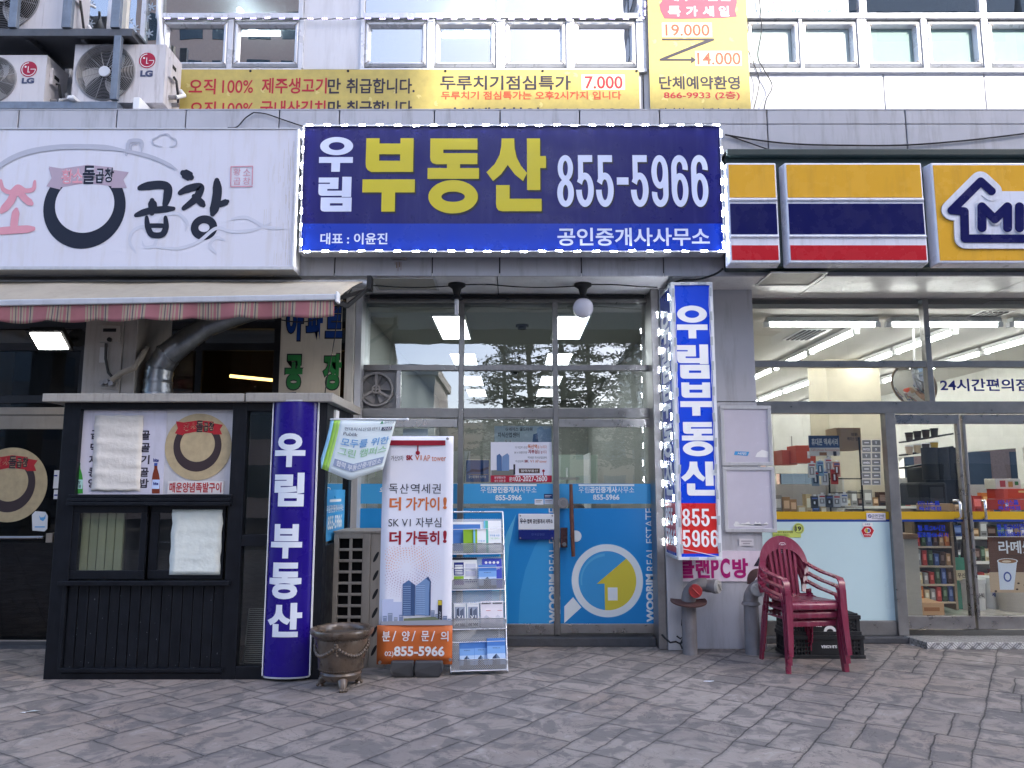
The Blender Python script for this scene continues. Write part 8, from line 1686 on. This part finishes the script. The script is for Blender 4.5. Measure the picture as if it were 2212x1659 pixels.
for k in range(4):
    a = 1.1 * k; m = MB(); p0 = Vector((c.x + .05 * math.cos(a), c.y + .05 * math.sin(a), .1)); p1 = p0 + Vector((.1 * math.cos(a), .08 * math.sin(a), .95 - .04 * k)); m.tube([p0, p0.lerp(p1, .3), p0.lerp(p1, .75), p1], [.008, .045, .035, .012], M_blk2, 10); m.tube([p1, p1 + Vector((0, 0, .06)), p1 + Vector((.03, 0, .08)), p1 + Vector((.05, 0, .05))], .01, M_blk2, 8)
    tag(m.build('umbrella', loc=p0), 'closed black umbrella standing in the green bin', 'umbrella', 'closed umbrellas in the green bin')
for lab, u, v, r in (('white plastic bucket with black lettering beside the green bin', 2102, 1322, .15), ('white plastic bucket with a blue label behind the door bar', 2142, 1318, .16)):
    c = PZ(u, v, .02); m = MB(); m.lathe([(0, .005), (r * .88, .005), (r, .34), (r * 1.06, .345), (r * 1.06, .4), (0, .4)], (c.x, c.y, .02), mat((.7, .7, .68), rough=.4), 26); t = thing('bucket', lab, 'bucket', (c.x, c.y, .02)); m.build('body', t)
    m = MB(); m.text('세라믹', c.x - .08, c.x + .06, .2, .26, c.y - r - .004, M_bk if r < .155 else M_ln, .03); m.build('label', t)
c = PZ(2200, 1325, .02); m = MB(); m.lathe([(0, .005), (.2, .005), (.23, .3), (.24, .36), (0, .36)], (c.x, c.y, .02), mat((.5, .46, .4), rough=.5), 26); tag(m.build('tub', loc=(c.x, c.y, .02)), 'low beige plastic tub behind the right store door', 'tub')
m = MB(); a, b = PZ(1945, 1328, .0), PZ(2075, 1300, .0); m.box(a.x, 5.0, 8.2, 9.0, zs['bot'] - .061, zs['bot'] - .052, mat((.06, .055, .05), rough=.95, bump=.5, bscale=200)); tag(m.build('door_mat', loc=(4.5, 8.2, .1)), 'dark door mat inside the left store door', 'door mat')
# coffee poster hung inside the right door
yi = YS + .03; t = thing('window_poster', 'brown coffee poster with a white cup on the right store door', 'poster', P(2190, 1280, yi)); m = MB(); m.pb(2138, 1160, 2262, 1280, yi, .003, prt(92, 58, 40)); m.build('sheet', t)
m = MB(); Y = yi - .002; m.pr(2138, 1236, 2262, 1280, Y, prt(196, 170, 140)); m.pt('라떼쌌다', 2157, 1168, 2260, 1196, Y - .001, M_white, .02); m.pr(2176, 1200, 2230, 1201.5, Y - .001, prt(60, 40, 30))
m.pp([(2155, 1213), (2160, 1274), (2190, 1274), (2197, 1213)], Y - .0013, 0, prt(222, 228, 240)); a, e = P(2176, 1212, Y), P(2198, 1206, Y); m.disc(a.x, a.z, e.x - a.x, e.z - a.z, Y - .0018, prt(232, 236, 244), 28); m.disc(a.x, a.z, (e.x - a.x) * .88, (e.z - a.z) * .8, Y - .0024, prt(150, 104, 66), 28); m.disc(a.x - .01, a.z - .004, (e.x - a.x) * .45, (e.z - a.z) * .4, Y - .003, prt(226, 206, 176), 20)
a = P(2176, 1246, Y); m.disc(a.x, a.z, .04, .05, Y - .0024, prt(60, 86, 160), 24); m.disc(a.x, a.z, .026, .034, Y - .003, prt(222, 228, 240), 20)
for k in range(9): a = P(2146 + (k * 37) % 60 - (0 if k % 2 else -40), 1256 + (k * 13) % 22, Y); m.disc(a.x, a.z, .014, .009, Y - .0008, prt(60, 34, 22), 10)
m.build('print', t)
# shelves of goods deep in the store; every packet is an object of its own
gm = {}
def packet(ci, w, h):
    if (ci) not in gm:
        c = cold[ci]; m = MB(); m.box(0, 1, 0, 1, 0, 1, prt(*c)); m.rect(.12, .88, .35, .8, -.02, prt(*[min(240, x + 70) for x in c])); m.rect(.2, .8, .1, .22, -.02, prt(*[max(20, x - 50) for x in c])); o = m.build('snack_packet', loc=(0, 0, 0)); gm[ci] = o; return o
    o = gm[ci].copy(); COL.objects.link(o); return o
def gondola(lab, near, x, y, wdt, rot, z1=1.7, levels=5, n=12):
    t = thing('goods_shelf', lab, 'shelf', (x, y, .05)); t.rotation_euler[2] = rot; Mt = Matrix.Translation((x, y, 0)) @ Matrix.Rotation(rot, 4, 'Z')
    m = MB(); m.box(x, x + wdt, y + .3, y + .34, .05, z1, mat((.42, .41, .39), rough=.6)); m.box(x - .02, x, y, y + .34, .05, z1, mat((.5, .49, .46), rough=.5)); m.box(x + wdt, x + wdt + .02, y, y + .34, .05, z1, mat((.5, .49, .46), rough=.5)); m.build('frame', t)
    for r_ in range(levels):
        z = .2 + r_ * (z1 - .25) / levels; m = MB(); m.box(x, x + wdt, y, y + .3, z - .02, z, mat((.55, .54, .5), rough=.5)); m.box(x, x + wdt, y - .006, y, z - .035, z + .002, mat((.75, .74, .7), rough=.5)); m.build('board', t)
        xx = .02
        while xx < wdt - .06:
            w = rr.uniform(.06, .13); h = rr.uniform(.10, (z1 - .25) / levels - .05); ci = rr.randrange(8)
            if xx + w > wdt: break
            o = packet(ci, w, h); o.matrix_world = Mt @ Matrix.Translation((xx, .02 + rr.uniform(0, .03), z + .001)) @ Matrix.Diagonal((w - .008, .12, h, 1)); tag(o, f'{colw[ci]} packet among mixed goods on the shelves deep inside the store', 'snack packet', 'mixed goods on the deep store shelves'); xx += w
gondola('tall goods shelf deep in the store behind the accessory rack', 0, 3.05, 9.6, .95, 0, 1.55, 4)
gondola('goods shelf across the store aisle, seen over the coffee machine', 0, 4.7, 11.0, 1.2, 0, 1.65, 4)
gondola('goods shelf at the right of the store, behind the orange boxes', 0, 5.9, 10.6, 1.2, 0, 1.55, 4)
gondola('far goods shelf against the left store wall', 0, 2.75, 12.8, 1.5, rad(78), 1.9, 4)
for k, (x0_, x1__, lab) in enumerate(((4.55, 5.2, 'left white wall cabinet high at the back of the store'), (5.25, 5.9, 'right white wall cabinet high at the back of the store'))):
    m = MB(); m.box(x0_, x1__, 13.4, 13.5, 1.75, 2.9, mat((.68, .68, .66), rough=.5)); m.box(x0_ + .3, x0_ + .32, 13.39, 13.4, 2.2, 2.4, M_ssd); tag(m.build('wall_cabinet', loc=(x0_, 13.4, 1.75), bevel=.01), lab, 'cabinet')
m = MB(); m.box(2.75, 4.1, 14.0, 14.5, .05, 2.1, mat((.12, .13, .15), rough=.3)); 
for k in range(4): m.box(2.8, 4.05, 13.98, 14.0, .35 + k * .42, .38 + k * .42, mat((.7, .72, .75), emis=.12, var=0))
tag(m.build('drinks_fridge', loc=(3.4, 14, .05)), 'long lit drinks fridge at the back left of the store', 'fridge')
# upper floor lamps
for k, (u, v) in enumerate(((1012, 76), (548, 72))):
    c = P(u, v, 9.6); c.z = 7.05; c.x = XX(u, v, 9.0); t = thing('cross_lamp', f'bright T-shaped ceiling lamp behind the {["middle", "left"][k]} upper windows', 'ceiling light', c); m = MB(); c2 = P(u, v, 8.75)
    em = mat((.95, .95, 1), emis=9, ecol=(.95, .97, 1), var=0)
    m.cyl((c2.x - .32, c2.y, c2.z), (c2.x + .32, c2.y, c2.z), .035, em, n=10); m.build('tube', t); m = MB(); m.cyl((c2.x, c2.y, c2.z), (c2.x, c2.y - .5, c2.z - .02), .035, em, n=10); m.build('tube', t); m = MB(); m.cyl((c2.x, c2.y, c2.z + .03), (c2.x, c2.y, 7.15), .05, M_white, n=10); m.build('base', t)
# restaurant ceiling reflections: two warm tubes deep inside
for k, (x, y) in enumerate(((-3.2, 9.6), (-2.2, 9.9))):
    m = MB(); m.cyl((x - .35, y, 2.9 - .3 * k), (x + .2, y + .5, 2.9 - .3 * k), .02, mat((.9, .6, .2), emis=2.5, ecol=(1, .62, .2), var=0), n=8); tag(m.build('tube_light', loc=(x, y, 2.8)), f'warm dim tube lamp deep in the dark restaurant, {["left", "right"][k]} of the pair', 'lamp')
# ================================================================== across the street (seen mirrored in the glass; gives the shade)
M_pkb = mat((.74, .50, .40), rough=.7, var=.08); M_gry = mat((.30, .30, .31), rough=.7, var=.1); M_bge = mat((.52, .46, .38), rough=.7, var=.08); M_win = mat((.06, .08, .10), rough=.12, var=.3, scale=.4); M_win2 = mat((.16, .22, .28), rough=.12, var=.2, scale=.3)
def block(lab, x0, x1, y0, y1, z1, wall, win, fl=3.2, bay=2.6, band=False):
    t = thing('street_building', lab, 'building', ((x0 + x1) / 2, (y0 + y1) / 2, -.14)); m = MB(); m.box(x0, x1, y0, y1, -.14, z1, wall); m.build('wall', t)
    MB().box(x0 - .2, x1 + .2, y0 - .2, y1 + .2, z1 + .001, z1 + .6, wall).build('roof', t)
    n = int(z1 // fl)
    for k in range(n):
        z = 1 + k * fl; m = MB(); nb = max(1, int((x1 - x0 - .6) // bay)); w = (x1 - x0 - .6) / nb
        if band: m.box(x0 + .3, x1 - .3, y1 - .1, y1 + .05, z, z + fl * .6, win)
        else:
            for i in range(nb):
                m.box(x0 + .3 + i * w + .35, x0 + .3 + (i + 1) * w - .35, y1 - .1, y1 + .05, z, z + fl * .55, win)
                if y0 > 0: m.box(x0 + .3 + i * w + .35, x0 + .3 + (i + 1) * w - .35, y0 - .05, y0 + .1, z, z + fl * .55, win)
        nb = max(1, int((y1 - y0 - .6) // bay)); w = (y1 - y0 - .6) / nb
        for i in range(nb):
            for s in (x0, x1): m.box(s - .05, s + .05, y0 + .3 + i * w + .35, y0 + .3 + (i + 1) * w - .35, z, z + fl * .55, win)
        m.build('window_row', t)
    return t
block('pinkish tower with louvred windows across the street to the left', -24, -12.5, -42, -30, 46, M_pkb, M_win, bay=2.0)
block('long grey block across the street to the left', -60, -26, -46, -26, 18, M_gry, M_win2, band=True)
block('beige apartment block far across the street', -9, 1, -95, -80, 9, M_bge, M_win2, bay=1.8)
block('pale tower far across the street to the right', 14.5, 24, -88, -76, 18, mat((.62, .62, .58), rough=.7), M_win, bay=1.6)
block('tall grey office tower across the street to the right, shaped to shade the shops', 9.5, 28.6, -45, -25, 56, M_gry, M_win, bay=2.4)  # sun blocker: sized to keep the street and left facade in shade
block('lower glass-banded office block right of the tall tower across the street, roofline shaped to sun the upper wall', 29, 62, -45, -25, 34.6, M_gry, M_win2, band=True)  # sun blocker: roofline set so sun reaches only the upper right wall
block('low dark shop block across the street, left of the trees', -9.5, -4.6, -40, -30, 8.2, M_gry, M_win)
def conifer(lab, x, y, h, seed):
    rr = random.Random(seed); t = thing('conifer_tree', lab, 'tree', (x, y, -.14), 'trees across the street'); bk = mat((.09, .065, .05), rough=.9, var=.3, bump=.6, bscale=30)
    m = MB(); m.tube([(x, y, -.14), (x + .1, y, h * .3), (x - .05, y + .05, h * .65), (x, y, h)], [.2, .15, .1, .02], bk, 10); br = []
    for k in range(64):
        z = h * (.28 + .7 * (k / 64)); a = k * 2.4 + rr.uniform(-.4, .4); l = (1 - (z / h) ** 2.2) * h * .21 * rr.uniform(.55, 1.15) + .25
        p0 = Vector((x, y, z)); p1 = p0 + Vector((math.cos(a) * l, math.sin(a) * l, l * rr.uniform(-.12, .22))); m.tube([p0, p0.lerp(p1, .5) + Vector((0, 0, .05 * l)), p1], [.035, .022, .008], bk, 5); br.append((p0, p1, l))
    m.build('trunk', t); cr = MB(); lm = [mat((.035, .05, .028), rough=.7, var=.2), mat((.06, .07, .032), rough=.7, var=.2), mat((.085, .065, .035), rough=.7, var=.2)]
    for p0, p1, l in br:
        for k in range(int(20 + 40 * l)):
            f = rr.uniform(.25, 1.05); c = p0.lerp(p1, f) + Vector((rr.gauss(0, .13), rr.gauss(0, .13), rr.gauss(0, .08))); d = Vector((rr.gauss(0, 1), rr.gauss(0, 1), rr.gauss(0, .5))).normalized(); e = d.orthogonal().normalized(); s = rr.uniform(.05, .12)
            cr.add([c - d * s, c + e * s * .35, c + d * s, c - e * s * .35], [(0, 1, 2, 3)], rr.choice(lm))
    cr.build('crown', t)
conifer('tall dark conifer across the street, left of the pair facing the office', .7, -14, 10.5, 1)
conifer('dark conifer across the street, right of the pair facing the office', 3.1, -15, 9.6, 2)
conifer('slim conifer farther right across the street', 5.2, -17, 9.0, 3)
conifer('broad dark conifer across the street, between the other conifers', 1.9, -13.2, 9.9, 4)
conifer('leaning dark conifer across the street, at the left of the group', -.3, -17.5, 9.2, 5)
t = thing('added_footbridge', 'grey concrete footbridge put over the street to keep sky out of the office glass', 'added_footbridge', (-2, -9, -.14)); mc_ = mat((.12, .12, .115), rough=.85, var=.15)  # added, unseen: cuts the bright sky out of the office glass reflections
m = MB(); m.box(-16, 8.4, -10.2, -7.8, 6.35, 7.1, mc_); m.build('deck', t); m = MB(); m.box(-16, 8.4, -7.9, -7.8, 7.1, 8.5, mc_); m.box(-16, 8.4, -10.2, -10.1, 7.1, 8.5, mc_); m.build('parapet', t)
for x in (-15.5, 8.0): MB().box(x - .35, x + .35, -9.4, -8.6, -.14, 6.35, mc_).build('pier', t)
for k, (x0, x1_, h_, c_) in enumerate(((-34, -14, 7.5, M_gry), (-13.6, -3, 6, M_bge), (-2.6, 5, 7, mat((.45, .45, .43), rough=.7)), (5.4, 22, 8, M_bge))): block(f'{["leftmost", "second", "third", "rightmost"][k]} low building in the far row across the street', x0, x1_, -68, -58, h_, c_, M_win2)
sb_ = block('shop block with a yellow signboard, seen through the side windows of the store', 21, 30, 4, 40, 11, mat((.45, .50, .48), rough=.6), M_win2)
m = MB(); m.box(20.6, 20.9, 16, 27, 3.0, 4.0, prt(196, 170, 110)); m.box(20.6, 20.9, 28, 33, 2.9, 4.1, prt(190, 50, 44)); m.box(20.6, 20.9, 10, 15, 3.0, 4.0, prt(120, 170, 160)); m.build('shop_sign', sb_)
m = MB(); m.box(20.85, 20.95, 10, 33, .1, 2.9, M_win); m.build('shop_window', sb_)
block('brick block behind the shops, seen through the rear store windows', -2, 20, 27, 36, 10, mat((.26, .17, .13), rough=.8, var=.2, scale=12), M_win)
